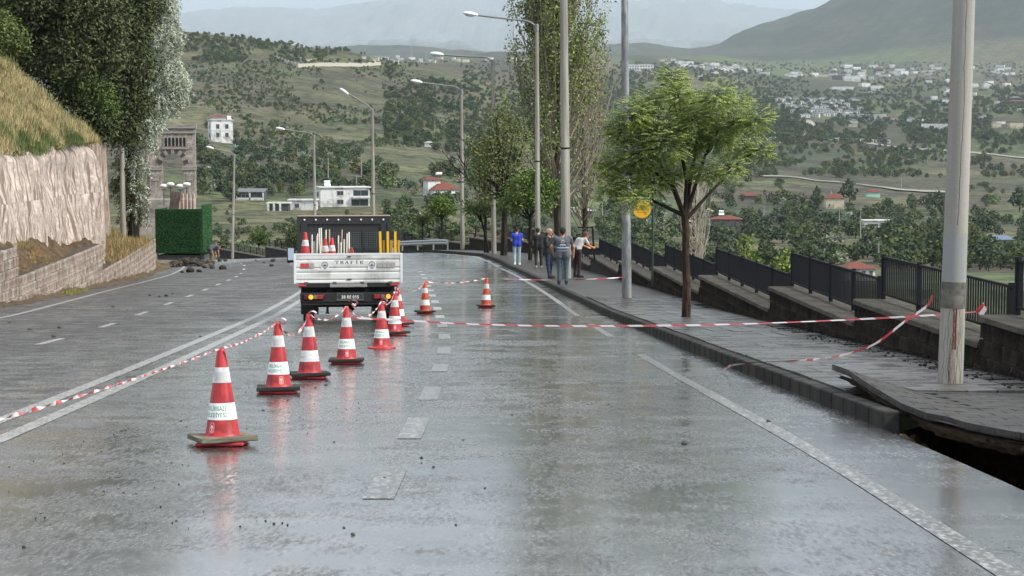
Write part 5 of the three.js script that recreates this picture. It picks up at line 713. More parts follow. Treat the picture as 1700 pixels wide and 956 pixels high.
{ // leafy street tree on the footway
  const R = rng(401), X = 3.44, d = 35.6, t = thing('street_tree', 'leafy yellow green tree on the footway left of the concrete pole', 'tree', P(X, d, walkH(X, d)));
  const tp = [v3(0, -0.1, 0), v3(0.015, 0.6, 0), v3(-0.02, 1.2, 0), v3(-0.01, 1.7, 0), v3(-0.04, 2.0, 0)];
  mesh('trunk', limb(tp, [0.095, 0.08, 0.072, 0.075, 0.07], 12), bark(0.17, 0.105, 0.07), t);
  const L = new Leaves(), wood = [], light = [0.34, 0.42, 0.07], mid = [0.23, 0.31, 0.055], deep = [0.13, 0.19, 0.035];
  const mains = [[[1135, 358], [1108, 345], [1075, 330], [1040, 312], [1015, 300]], [[1135, 362], [1122, 320], [1100, 275], [1075, 235], [1055, 195]], [[1137, 360], [1138, 300], [1130, 240], [1122, 190], [1113, 140]], [[1139, 358], [1155, 310], [1172, 260], [1195, 215], [1225, 175]], [[1140, 362], [1168, 335], [1200, 300], [1232, 268], [1262, 250]], [[1138, 360], [1145, 300], [1155, 250], [1165, 205], [1180, 170]], [[1136, 360], [1118, 310], [1090, 290], [1062, 268], [1030, 240]]].map((l) => { const z1 = (R() - 0.5) * 1.6; return l.map(([x, y], i) => v3((x - 1140) * d / 3000 + (R() - 0.5) * 0.04, (528 - y) * d / 3000, z1 * i / 4)); });
  for (const l of mains) wood.push(limb(l, [0.045, 0.036, 0.027, 0.018, 0.008], 8));
  for (const [px, py, r] of [[1112, 130, 26], [1118, 158, 24], [1075, 165, 26], [1050, 190, 34], [1030, 215, 32], [1142, 172, 34], [1182, 162, 28], [1232, 165, 24], [1245, 200, 28], [1268, 250, 20], [1232, 240, 32], [1192, 218, 38], [1150, 225, 42], [1100, 232, 46], [1060, 252, 42], [1022, 272, 34], [1040, 302, 36], [1085, 298, 36], [1010, 308, 20], [1122, 285, 38], [1168, 280, 30], [1205, 278, 24], [1050, 328, 24], [1150, 195, 40], [1095, 195, 38], [1215, 200, 30]]) {
    const z = (R() - 0.5) * 1.9, s = d / 3000, c = v3((px - 1140) * s, (528 - py) * s, z), rr = r * s * 0.71; let best = 9, bl; for (const l of mains) for (let i = 2; i < l.length; i++) { const q = l[i].distanceTo(c) + (l[i].y > c.y ? 0.4 : 0); if (q < best) { best = q; bl = l[i]; } }
    const e = c.clone(), m1 = bl.clone().lerp(c, 0.4).add(rv(R).multiplyScalar(0.08)); wood.push(limb([bl, m1, e], [0.016, 0.011, 0.005], 6));
    for (let k = 0; k < 9; k++) { const b = m1.clone().lerp(e, R()), q = c.clone().add(rv(R).multiplyScalar(rr * 0.95)); wood.push(limb([b, b.clone().lerp(q, 0.5).add(rv(R).multiplyScalar(0.05)), q], [0.008, 0.005, 0.003], 4)); }
    const n = Math.round(r * r * 0.2); for (let k = 0; k < n; k++) { const dv = rv(R), p = c.clone().addScaledVector(dv, rr * Math.pow(R(), 0.45)); const dir = v3(dv.x + (R() - 0.5) * 0.8, dv.y * 0.5 + 0.2, dv.z + (R() - 0.5) * 0.8).normalize(); const q = R(); spray(L, R, p, dir, 0.13 + 0.12 * R(), 5, 0.062, 0.034, q < 0.5 ? light : q < 0.8 ? mid : deep); } }
  mesh('branches', wood, bark(0.13, 0.09, 0.065), t); mesh('crown', L.geo(), leafMat, t);
}
function poplar(label, base, H, W, seed, nB, leafy, leafC, barkC, group, name = 'poplar_tree') {
  const R = rng(seed), t = thing(name, label, 'tree', base, 0, group), wood = [], L = new Leaves();
  const tr = []; for (let i = 0; i <= 10; i++) tr.push(v3((vn(i * 0.7, 1, seed) - 0.5) * 0.3, -0.2 + i / 10 * H * 0.92, (vn(i * 0.7, 5, seed) - 0.5) * 0.3)); mesh('trunk', limb(tr, tr.map((_, i) => mix(H * 0.016, 0.02, i / 10)), 10), bark(...barkC), t);
  for (let k = 0; k < nB; k++) { const y0 = H * (0.12 + 0.66 * Math.pow(R(), 0.9)), a = R() * 6.283, sp = W * (0.35 + 0.65 * R()) * (y0 < H * 0.5 ? 1 : 1 - 0.6 * (y0 / H - 0.5) / 0.5), len = Math.min(H * (0.22 + 0.26 * R()), H * 1.0 - y0), pts = [], rad = []; for (let i = 0; i <= 7; i++) { const s = i / 7, o = sp * (1 - Math.pow(1 - s, 1.7)); pts.push(v3(Math.cos(a) * o + (R() - 0.5) * 0.15 * s, y0 + len * Math.pow(s, 1.25), Math.sin(a) * o + (R() - 0.5) * 0.15 * s)); rad.push(mix(H * 0.0036, 0.005, s)); } wood.push(limb(pts, rad, 4));
    for (let q = 0; q < 6; q++) { const s = 2 + Math.floor(R() * 5), b = pts[s], dd = rv(R).multiplyScalar(0.55); dd.y = Math.abs(dd.y) + 0.6; const tl = H * (0.03 + 0.06 * R()), e = b.clone().addScaledVector(dd, tl), m = b.clone().lerp(e, 0.5).add(rv(R).multiplyScalar(tl * 0.1)); wood.push(limb([b, m, e], [0.009, 0.006, 0.003], 3));
      const lk = leafy(b, y0 / H, a, R); const n = Math.floor(lk); for (let z = 0; z < n; z++) { const p = b.clone().lerp(e, 0.3 + 0.8 * R()).add(rv(R).multiplyScalar(0.3)); L.leaf(p, rv(R).add(v3(0, -0.5, 0)).normalize(), rv(R), 0.13 + 0.07 * R(), 0.10, jit(leafC, R, 0.6)); } } }
  mesh('branches', wood, std(rgb(...barkC.map((x) => x * 1.5)), 1), t); if (L.p.length) mesh('crown', L.geo(), leafFar, t); return t;
}
{ const b = at(925, 425, 96); poplar('tall half bare poplar behind the people, taller than every lamp', b, 17.5, 3.1, 410, 150, (p, y, a, R) => (p.y > 9.5 ? 34 : (Math.cos(a) < -0.3 && p.y > 4 ? 30 : (p.y > 7 ? 20 : R() < 0.35 ? 8 : 2))), [0.19, 0.225, 0.07], [0.17, 0.145, 0.115]);
  const b2 = at(968, 430, 104); poplar('bare grey twiggy poplar right of the leafier tall one', b2, 12.5, 2.2, 411, 90, (p, y, a, R) => (R() < 0.5 ? 7 : 0), [0.16, 0.16, 0.06], [0.22, 0.19, 0.15]);
  const g = land(1152, 455, 60); const b3 = at(1152, 470, 75); poplar('pale leafless poplar beyond the parapet behind the street tree trunk', v3(b3.x, b3.y - 1.5, b3.z), 6.2, 0.85, 412, 70, () => 0, [0.2, 0.2, 0.1], [0.30, 0.27, 0.22]); }
// crowns made of leaf clumps over limbs
function leafyTree(name, label, base, o) {
  const R = rng(o.seed), t = thing(name, label, 'tree', base, 0, o.group), out = { wood: [], tips: [] };
  const th = o.trunk, tr = [v3(0, -0.3, 0), v3(o.lean * 0.3, th * 0.35, 0), v3(o.lean * 0.6, th * 0.7, 0), v3(o.lean, th, 0)]; mesh('trunk', limb(tr, [o.r, o.r * 0.85, o.r * 0.75, o.r * 0.7], 9), bark(...o.bark), t);
  const L = new Leaves(), wood = []; const limbs = o.limbs || 9, top = v3(o.lean, th, 0);
  const blobs = o.blobs.map(([x, y, z, r]) => [v3(x, y, z), r]);
  for (const [c, r] of blobs) for (let k = 0; k < Math.max(2, limbs / blobs.length); k++) { const e = c.clone().add(rv(R).multiplyScalar(r * 0.7)), m = top.clone().lerp(e, 0.5).add(rv(R).multiplyScalar(r * 0.15)); wood.push(limb([top.clone().add(v3(0, -th * 0.15 * R(), 0)), m, e], [o.r * 0.45, o.r * 0.25, 0.012], 5)); }
  mesh('branches', wood, bark(...o.bark), t);
  const tot = blobs.reduce((s, [, r]) => s + r * r, 0);
  for (const [c, r] of blobs) { const n = Math.floor(o.clumps * r * r / tot); for (let k = 0; k < n; k++) { const rr = r * Math.pow(R(), 0.38) * (0.82 + 0.36 * vn(k, 3, o.seed)), dv = rv(R); const p = c.clone().addScaledVector(dv, rr); p.y = c.y + (p.y - c.y) * (o.flat || 0.85); const cc = o.cols[Math.floor(R() * o.cols.length)]; for (let q = 0; q < o.per; q++) { const lp = p.clone().add(rv(R).multiplyScalar(o.cl)); const ld = rv(R).addScaledVector(dv, 0.5).add(v3(0, o.droop || -0.3, 0)).normalize(); L.leaf(lp, ld, rv(R), o.leaf * (0.7 + 0.6 * R()), o.leaf * (o.aspect || 0.55), jit(cc, R, 0.45)); } } }
  mesh('crown', L.geo(), o.mat || leafFar, t); return t;
}
const footP = (px, py, d, lift = 0.15) => { const p = at(px, py, d); p.y = walkH(p.x, d) - 0.02; return p; };
leafyTree('street_tree', 'round bright green clipped street tree left of the arm lamps', footP(734, 414, 112), { seed: 421, trunk: 2.1, r: 0.07, lean: 0.0, bark: [0.06, 0.05, 0.04], blobs: [[0, 2.75, 0, 0.72], [-0.35, 2.5, 0.1, 0.5], [0.4, 2.55, 0.1, 0.5], [0, 3.05, -0.1, 0.5]], clumps: 420, per: 9, cl: 0.13, leaf: 0.13, cols: [[0.12, 0.19, 0.035], [0.16, 0.23, 0.045], [0.08, 0.13, 0.03]] });
leafyTree('street_tree', 'smaller sparse street tree beside the round clipped one', footP(702, 413, 113), { seed: 422, trunk: 1.6, r: 0.05, lean: 0.0, bark: [0.06, 0.05, 0.04], blobs: [[0, 2.05, 0, 0.42], [-0.2, 1.9, 0, 0.35], [0.25, 2.0, 0, 0.35]], clumps: 150, per: 7, cl: 0.12, leaf: 0.12, cols: [[0.13, 0.16, 0.045], [0.1, 0.13, 0.04]] });
leafyTree('street_tree', 'dark green spreading tree above the man in blue', footP(880, 430, 88), { seed: 423, trunk: 2.2, r: 0.11, lean: 0.0, bark: [0.06, 0.05, 0.04], blobs: [[-0.3, 3.4, 0, 0.95], [0.5, 3.0, 0.2, 0.8], [-0.9, 2.85, 0, 0.6], [0.3, 3.9, 0, 0.75], [0.9, 3.5, 0, 0.6]], clumps: 620, per: 9, cl: 0.2, leaf: 0.15, cols: [[0.10, 0.16, 0.03], [0.07, 0.115, 0.028], [0.15, 0.21, 0.045]] });
leafyTree('street_tree', 'thick trunked thin crowned tree left of the man in blue', footP(836, 424, 93), { seed: 424, trunk: 3.2, r: 0.19, lean: 0.1, limbs: 26, bark: [0.075, 0.062, 0.05], blobs: [[0.1, 4.6, 0, 1.3], [-0.7, 5.6, 0, 1.1], [0.6, 5.9, 0, 1.1], [-1.2, 4.0, 0, 0.8], [0.1, 6.9, 0, 0.9], [-0.8, 3.0, 0.2, 0.5], [0.4, 2.9, 0.3, 0.6]], clumps: 900, per: 7, cl: 0.3, leaf: 0.14, cols: [[0.14, 0.16, 0.05], [0.10, 0.13, 0.04], [0.17, 0.19, 0.06]] });
leafyTree('street_tree', 'crooked small tree just left of the second arm lamp', footP(812, 421, 99), { seed: 425, trunk: 2.0, r: 0.08, lean: -0.5, limbs: 12, bark: [0.04, 0.035, 0.03], blobs: [[-0.9, 2.5, 0, 0.6], [-0.1, 2.6, 0, 0.7], [0.5, 2.5, 0, 0.6], [-0.3, 5.4, 0, 0.8]], clumps: 480, per: 7, cl: 0.22, leaf: 0.14, cols: [[0.12, 0.15, 0.045], [0.09, 0.12, 0.035]] });
{ // bare forked branches of a dead tree among the lamps
  const R = rng(427), t = thing('bare_tree', 'dead tree with dark bare branches among the lamps', 'tree', footP(806, 420, 100)); const out = { wood: [], tips: [] }; grow(R, v3(0, -0.1, 0), v3(0.02, 1, 0), 4.2, 0.1, 0, { levels: 3, wob: [0.05, 0.2, 0.25, 0.3], up: [0, 0.3, 0.2, 0], kids: [6, 4, 3], ang: [0.9, 0.7, 0.7], shrink: [0.62, 0.5, 0.55], thin: [0.55, 0.5, 0.5], fork: 0.55 }, out); mesh('branches', out.wood.filter((w) => w[2] > 0).map(([p, r]) => limb(p, r, 4)), bark(0.05, 0.042, 0.035), t); mesh('trunk', limb(out.wood[0][0], out.wood[0][1], 8), bark(0.05, 0.042, 0.035), t); }
// left bank trees
const pxb = (list, base, d, seed) => { const R = rng(seed), k = d / 3000; return list.map(([x, y, r]) => { const q = at(x, y, d); return [q.x - base.x, q.y - base.y, (R() - 0.5) * r * k * 1.2, r * k]; }); };
const darkC = [[0.062, 0.078, 0.03], [0.085, 0.1, 0.04], [0.045, 0.06, 0.025], [0.10, 0.115, 0.05]];
{ const b1_ = P(-20.5, 72, 4.2), b2_ = P(-18.6, 80, 1.4), b3_ = P(-18.2, 75, 2.2), b4_ = P(-19.5, 66, 5.2);
leafyTree('bank_tree', 'big dark green tree on the bank top at the upper left', b1_, { seed: 431, trunk: 2.0, r: 0.16, lean: 0.3, limbs: 34, bark: [0.03, 0.026, 0.022], blobs: pxb([[40, 25, 55], [100, 40, 62], [150, 15, 60], [60, -25, 60], [125, 90, 42], [165, 75, 50], [10, -10, 50], [90, 85, 34], [110, -30, 60]], b1_, 72, 1), clumps: 4200, per: 9, cl: 0.28, leaf: 0.2, aspect: 0.42, flat: 1, cols: darkC });
leafyTree('bank_tree', 'dark tree with a black trunk overhanging the end of the bank', b2_, { seed: 432, trunk: 2.6, r: 0.16, lean: 0.3, limbs: 34, bark: [0.025, 0.022, 0.02], blobs: pxb([[200, 40, 56], [180, 110, 48], [215, 110, 42], [195, 165, 42], [208, 215, 30], [172, 165, 30], [228, 0, 50], [222, 170, 30], [190, -20, 50]], b2_, 80, 2), clumps: 4000, per: 9, cl: 0.28, leaf: 0.2, aspect: 0.4, flat: 1, cols: darkC });
leafyTree('bank_shrub', 'bright green shrub between the grass and the dark trees', b3_, { seed: 433, trunk: 0.4, r: 0.05, lean: 0, bark: [0.05, 0.04, 0.03], blobs: pxb([[142, 132, 24], [165, 152, 22], [120, 140, 18], [180, 180, 18], [105, 118, 15]], b3_, 75, 3), clumps: 620, per: 8, cl: 0.14, leaf: 0.13, cols: [[0.10, 0.15, 0.035], [0.07, 0.11, 0.03]] });
leafyTree('bank_shrub', 'low green bush at the far left edge on the slope', b4_, { seed: 434, trunk: 0.4, r: 0.05, lean: 0, bark: [0.05, 0.04, 0.03], blobs: pxb([[5, 55, 38], [30, 70, 22], [-30, 40, 45]], b4_, 66, 4), clumps: 520, per: 8, cl: 0.18, leaf: 0.13, cols: [[0.11, 0.14, 0.035], [0.08, 0.11, 0.03]] }); }
{ const b5_ = P(-19.6, 77, 2.2); leafyTree('bank_shrub', 'dark thicket along the foot of the trees above the grass', b5_, { seed: 435, trunk: 0.8, r: 0.06, lean: 0, bark: [0.03, 0.026, 0.022], blobs: pxb([[60, 95, 30], [92, 120, 30], [122, 152, 26], [152, 186, 24], [172, 212, 20], [25, 70, 30]], b5_, 77, 6), clumps: 1500, per: 8, cl: 0.2, leaf: 0.17, flat: 1, cols: [[0.06, 0.085, 0.03], [0.08, 0.105, 0.035], [0.045, 0.06, 0.025]] }); }
{ // second tuff outcrop past the cliff corner
  const b = P(-17.75, 77, -2.9), H = 5.4; const g = grid(40, 30, (u, v) => { const a = u * 6.2832, n = 0.75 + 0.5 * fbm(Math.cos(a) * 1.6 + 5, Math.sin(a) * 1.6 + v * 1.2, 4, 158) + 0.18 * (fbm(a * 5, v * 2, 3, 159) - 0.5), r = (v > 0.92 ? 1 - (v - 0.92) * 10 : 1) * n * mix(0.75, 0.5, v); return v3(b.x + Math.cos(a) * r * 0.8, b.y + v * H, b.z + Math.sin(a) * r * 1.6); }, (u, v) => [u * 1.3, v * H / 3]); g.attributes.uv && 0;
  struct(mesh('rock_outcrop', g, std(rgb(0.62, 0.58, 0.52), 1, { map: rockTex, bumpMap: rockTex, bumpScale: 0.05 })), 'narrow brown rock outcrop past the cliff corner'); }
{ // silver leaved weeping tree
  const R = rng(441), b = P(-18.4, 88, -2.6), t = thing('silver_tree', 'silver grey weeping tree hanging over the end of the bank', 'tree', b), L = new Leaves(), wood = [];
  const tr = [v3(0, -0.8, 0), v3(-0.1, 2, 0), v3(0.0, 5, 0), v3(0.3, 9, 0)]; mesh('trunk', limb(tr, [0.3, 0.26, 0.2, 0.1], 10), bark(0.09, 0.075, 0.06), t);
  const blobs = pxb([[248, -5, 45], [275, 45, 28], [240, 60, 42], [288, 122, 25], [270, 100, 28], [225, 130, 38], [262, 160, 26], [285, 150, 18], [238, 190, 32], [215, 215, 26], [238, 222, 20], [222, 262, 22], [215, 300, 22], [222, 318, 16], [222, 345, 18]], b, 88, 5);
  const tot = blobs.reduce((s, q) => s + q[3] ** 2, 0);
  for (const [x, y, z, r] of blobs) { const c = v3(x, y, z); for (let k = 0; k < 5; k++) wood.push(limb([v3(0.05, Math.min(9, y - 0.9), 0), v3(x * 0.5, y + 0.1, z * 0.5), c.clone().add(rv(R).multiplyScalar(r * 0.6))], [0.06, 0.035, 0.012], 5));
    const n = 2300 * r * r / tot; for (let k = 0; k < n; k++) { const dv = rv(R), p = c.clone().addScaledVector(dv, r * Math.pow(R(), 0.4)); const len = 0.35 + 0.55 * R(), outw = v3(dv.x, 0, dv.z).multiplyScalar(0.25); const silver = R() < clamp(0.3 + 0.8 * (p.x + 0.1) / 0.9, 0.15, 0.95); let q = p; for (let i = 0; i < 9; i++) { q = q.clone().add(v3(outw.x * (1 - i / 10) * 0.3, -len / 9, outw.z * 0.2 * (1 - i / 10))); for (let z2 = 0; z2 < 3; z2++) { const ld = v3(R() - 0.5, -0.6 * R(), R() - 0.5).normalize(); L.leaf(q, ld, rv(R), 0.13 + 0.06 * R(), 0.045, jit(silver ? [0.44, 0.48, 0.39] : [0.10, 0.11, 0.055], R, 0.5)); } } } }
  mesh('branches', wood, bark(0.09, 0.075, 0.06), t); mesh('crown', L.geo(), leafFar, t); }
// saplings beyond the railing
for (const [px, py, lab, s] of [[1237, 440, 'fresh light green sapling top above the railing left of the red roof', 1.2], [1298, 450, 'small light green sapling top above the railing end', 0.8]]) { const b = at(px, py, 46); leafyTree('sapling', lab, v3(b.x, b.y - 1.6 * s, b.z), { seed: px, trunk: 1.2 * s, r: 0.03, lean: 0, bark: [0.08, 0.06, 0.05], blobs: [[0, 1.7 * s, 0, 0.28 * s], [-0.2, 1.4 * s, 0, 0.25 * s], [0.25, 1.5 * s, 0, 0.25 * s], [0.05, 2.1 * s, 0, 0.16 * s]], clumps: 90, per: 6, cl: 0.09, leaf: 0.12, aspect: 0.6, cols: [[0.18, 0.24, 0.05], [0.14, 0.2, 0.04]] }); }
// shrubs along the far bend
leafyTree('green_tree', 'small green tree rising from the pale shrub at the far bend', (() => { const p = at(430, 432, 176); return p; })(), { seed: 451, trunk: 1.6, r: 0.09, lean: 0, bark: [0.05, 0.04, 0.035], blobs: [[0, 2.5, 0, 0.75], [-0.5, 2.1, 0, 0.5], [0.5, 2.2, 0, 0.5]], clumps: 300, per: 7, cl: 0.18, leaf: 0.16, cols: [[0.10, 0.15, 0.035], [0.07, 0.11, 0.03]] });
leafyTree('pale_shrub', 'pale blossoming shrub beside the lamp at the far bend', at(408, 434, 175), { seed: 452, trunk: 0.5, r: 0.05, lean: 0, bark: [0.08, 0.07, 0.06], blobs: [[0, 1.0, 0, 0.9], [-0.8, 0.7, 0, 0.7], [1.0, 0.7, 0, 0.7], [2.0, 0.6, 0, 0.6]], clumps: 520, per: 7, cl: 0.18, leaf: 0.14, aspect: 0.35, cols: [[0.30, 0.32, 0.22], [0.22, 0.25, 0.15], [0.15, 0.18, 0.09]] });
leafyTree('green_bush', 'dark green bush left of the truck headboard', at(490, 428, 178), { seed: 453, trunk: 1.0, r: 0.07, lean: 0, bark: [0.05, 0.04, 0.035], blobs: [[0, 2.2, 0, 1.0], [0.3, 3.2, 0, 0.8], [-0.4, 1.4, 0, 0.8], [0.6, 1.6, 0, 0.7]], clumps: 380, per: 7, cl: 0.22, leaf: 0.2, cols: [[0.08, 0.12, 0.03], [0.06, 0.09, 0.028]] });
function whereTo(px, py, marks) { let b = 1e9, m; for (const q of marks) { const e = Math.hypot(px - q[0], (py - q[1]) * 2.2); if (e < b) { b = e; m = q; } } const dx = px - m[0], dy = (py - m[1]) * 2.2; return (Math.abs(dx) > Math.abs(dy) ? (dx < 0 ? 'left of ' : 'right of ') : dy < 0 ? 'beyond ' : 'below ') + m[2]; }
// ───────────────────────── valley vegetation ─────────────────────────
function farCrown(seed, n, c) { const R = rng(seed), L = new Leaves(); for (let k = 0; k < n; k++) { const a = R() * 6.283, y = Math.pow(R(), 0.8), rr = Math.sqrt(Math.sin(Math.PI * Math.min(1, 0.08 + 0.9 * y))) * 0.5 * (0.65 + 0.55 * vn(Math.cos(a) * 2 + 5, y * 3 + Math.sin(a) * 2, seed)) * Math.pow(R(), 0.25); const p = v3(Math.cos(a) * rr, 0.18 + y * 0.8, Math.sin(a) * rr); L.leaf(p, rv(R), rv(R), 0.2, 0.15, jit(c, R, 0.6)); } return L.geo(); }
const treeKinds = [[[0.055, 0.08, 0.028], 1], [[0.04, 0.062, 0.026], 2], [[0.08, 0.105, 0.034], 3], [[0.20, 0.225, 0.165], 4]].map(([c, s]) => farCrown(500 + s, 170, c));
const trunkFar = limb([v3(0, -0.05, 0), v3(0.01, 0.15, 0), v3(0, 0.4, 0)], [0.035, 0.028, 0.015], 5), trunkMat = bark(0.05, 0.042, 0.035);
const houseClear = [];                                // keep trees off the houses: [px, py, half width, half height]
function clearOf(px, py) { return !houseClear.some(([x, y, w, h]) => Math.abs(px - x) < w && Math.abs(py - y) < h); }
for (const q of [[363, 232, 26, 14], [415, 334, 30, 12], [485, 348, 44, 12], [568, 342, 48, 14], [722, 328, 36, 12], [1206, 386, 30, 12], [1385, 346, 20, 12], [1448, 326, 16, 10], [1457, 382, 24, 10], [1654, 408, 34, 10], [1425, 460, 40, 20]]) houseClear.push(q);
{
  const R = rng(601); let made = 0; const singles = [], rest = [], shrubs = [];
  const zones = [
    // x0, x1, y0, y1, tries, threshold, size min, size max, kind weights, area label
    [1000, 1720, 335, 452, 560, 0.36, 3.6, 6.5, [0.45, 0.35, 0.15, 0.05], 'valley floor right of the poplar'],
    [330, 860, 240, 335, 420, 0.38, 3.2, 5.8, [0.4, 0.35, 0.15, 0.1], 'orchards around the white houses on the left'],
    [640, 1000, 330, 420, 130, 0.4, 3, 5, [0.5, 0.3, 0.15, 0.05], 'slope behind the far bend'],
    [345, 640, 352, 425, 26, 0.5, 1.8, 3.2, [0.5, 0.3, 0.2, 0], 'rough slope above the far bend'],
    [900, 1720, 238, 296, 1100, 0.4, 3.5, 6.5, [0.45, 0.4, 0.1, 0.05], ''],
    [900, 1720, 298, 336, 170, 0.58, 2.5, 5, [0.5, 0.4, 0.1, 0], ''],
    [262, 870, 100, 245, 5600, 0.46, 1.0, 2.9, [0.42, 0.18, 0.22, 0.18], ''],
    [345, 860, 345, 425, 420, 0.44, 0.7, 1.9, [0.4, 0.3, 0.2, 0.1], ''],
    [262, 640, 44, 105, 1300, 0.40, 2.4, 4.6, [0.55, 0.3, 0.15, 0], ''],
    [640, 1000, 100, 240, 2200, 0.44, 2, 5, [0.45, 0.45, 0.1, 0], ''],
    [1000, 1720, 104, 238, 5200, 0.40, 4, 8.5, [0.4, 0.55, 0.05, 0], ''],
  ];
  zones.forEach(([x0, x1, y0, y1, n, th, s0, s1, kw, area], zi) => { for (let i = 0; i < n; i++) { const px = mix(x0, x1, R()), py = mix(y0, y1, R()); if (!clearOf(px, py)) continue; if (fbm(px / 62 + zi * 7, py / 24, 4, 611) < th) continue; const g = land(px, py); if (g.d > 6500) continue; let k = R(), ki = 0; while (ki < 3 && k > kw[ki]) { k -= kw[ki]; ki++; } const s = mix(s0, s1, R() * R()) * (ki === 3 ? 0.8 : 1); rest.push({ g, s, ki, area, px: s / g.s }); } });
  rest.sort((a, b) => b.px - a.px);
  const proto = treeKinds.map((g, i) => { const o = new THREE.Group(); o.name = 'valley_tree'; mesh('trunk', trunkFar, trunkMat, o); mesh('crown', g, leafFar, o); return o; });
  const kindName = ['mid green round tree', 'dark green tree', 'olive green tree', 'silvery grey tree'];
  const marks = [[364, 215, 'the three storey white house'], [567, 325, 'the modern white house'], [727, 315, 'the red hip roofed house'], [485, 345, 'the white sheds'], [415, 325, 'the grey roofed shed'], [1207, 370, 'the pink stone house'], [1386, 335, 'the cream house'], [1450, 322, 'the turquoise house'], [1457, 375, 'the white porch house'], [1655, 400, 'the blue roofed shed'], [1424, 450, 'the nearest red roof'], [1590, 350, 'the near concrete pole'], [1140, 330, 'the street tree'], [940, 300, 'the tall poplar'], [734, 360, 'the clipped round tree'], [621, 300, 'the lamp over the truck'], [1690, 330, 'the right picture edge']];
  const near = rest.filter((r) => r.area).slice(0, 290), set = new Set(near);
  for (const r of near) { const o = proto[r.ki].clone(); o.name = numbered('valley_tree'); scene.add(o); o.position.copy(r.g.p).add(v3(0, -0.15, 0)); const w = r.s * (0.85 + 0.5 * R()); o.scale.set(w, r.s, w); o.rotation.y = R() * 6.28; const px = 850 + 3000 * r.g.X / r.g.d, py = 250 + (1.6 - r.g.h) * 3000 / r.g.d; tag(o, (r.s > 5 ? 'tall ' : r.s < 3.9 ? 'small ' : '') + kindName[r.ki] + ' ' + whereTo(px, py, marks), 'tree', 'trees on the ' + r.area); }
  const others = rest.filter((r) => !set.has(r)); const names_ = ['valley_woods', 'dark_shrubs', 'olive_shrubs', 'silver_shrubs'];
  for (let k = 0; k < 4; k++) { const l = others.filter((r) => r.ki === k); if (!l.length) continue; const im = new THREE.InstancedMesh(treeKinds[k], leafFar, l.length), M = new THREE.Matrix4(); l.forEach((r, i) => { const w = r.s * (0.7 + 1.3 * R() * R()); M.compose(r.g.p.clone().add(v3(0, -0.12 * r.s, 0)), new THREE.Quaternion().setFromEuler(new THREE.Euler(0, R() * 6.28, 0)), v3(w, r.s, w)); im.setMatrixAt(i, M); const b = 0.6 + 0.9 * R(), hu = (R() - 0.5) * 0.5; im.setColorAt(i, rgb(b * (1 + hu), b, b * (1 - hu * 0.4))); }); im.name = numbered(names_[k]); scene.add(im); stuff(im, ['far mid green trees and scrub spread over the hills', 'far dark green scrub spread over the hills', 'far olive scrub spread over the hills', 'far silvery scrub spread over the hillside'][k], 'scrub'); }
  // two tall dark trees by the yellow house
  [[1357, 347, 9, 5.2, 'tall dark tree left of the cream house with red roof'], [1410, 338, 10.5, 8, 'broad tall dark tree right of the cream house'], [1692, 352, 10, 8, 'tall dark tree at the right picture edge beyond the pole'], [1560, 350, 8, 6, 'tall dark tree behind the near concrete pole']].forEach(([px, py, h, w, lab]) => { const g = land(px, py), o = proto[1].clone(); o.name = numbered('valley_tree'); scene.add(o); o.position.copy(g.p); o.scale.set(w, h, w); tag(o, lab, 'tree'); });
}
// ───────────────────────── houses ─────────────────────────
const plaster = (r, g, b) => std(rgb(r, g, b), 0.85, { map: texSpeck.clone() });
const M_ = { white: std(rgb(0.80, 0.80, 0.79), 0.85, { map: plasticDirt }), cream: std(rgb(0.66, 0.60, 0.44), 0.85, { map: plasticDirt }), pink: std(rgb(0.40, 0.34, 0.31), 0.9, { map: texStone }), grey: std(rgb(0.34, 0.34, 0.34), 0.9), red: std(rgb(0.30, 0.085, 0.06), 0.85, { map: texStone }), slate: std(rgb(0.11, 0.12, 0.14), 0.7), pane: std(rgb(0.03, 0.035, 0.04), 0.2), darkw: std(rgb(0.06, 0.06, 0.065), 0.8), blue: std(rgb(0.09, 0.14, 0.22), 0.6), turq: std(rgb(0.35, 0.55, 0.5), 0.8), tank: std(rgb(0.7, 0.71, 0.72), 0.4), stone: std(rgb(0.33, 0.29, 0.25), 0.95, { map: texStone }), wood: std(rgb(0.1, 0.07, 0.05), 0.9) };
const hipRoof = (w, d, h, o = 0.5) => { const a = w / 2 + o, b = d / 2 + o, r = Math.max(0.2, a - b), v = [[-a, 0, -b], [a, 0, -b], [a, 0, b], [-a, 0, b], [-r, h, 0], [r, h, 0]].map((p) => v3(...p)); const f = [[3, 2, 5], [3, 5, 4], [1, 0, 4], [1, 4, 5], [2, 1, 5], [0, 3, 4], [0, 1, 2], [0, 2, 3]]; const g = new THREE.BufferGeometry(); g.setAttribute('position', new THREE.Float32BufferAttribute(f.flat().flatMap((i) => v[i].toArray()), 3)); g.computeVertexNormals(); return CLEAN(g); };
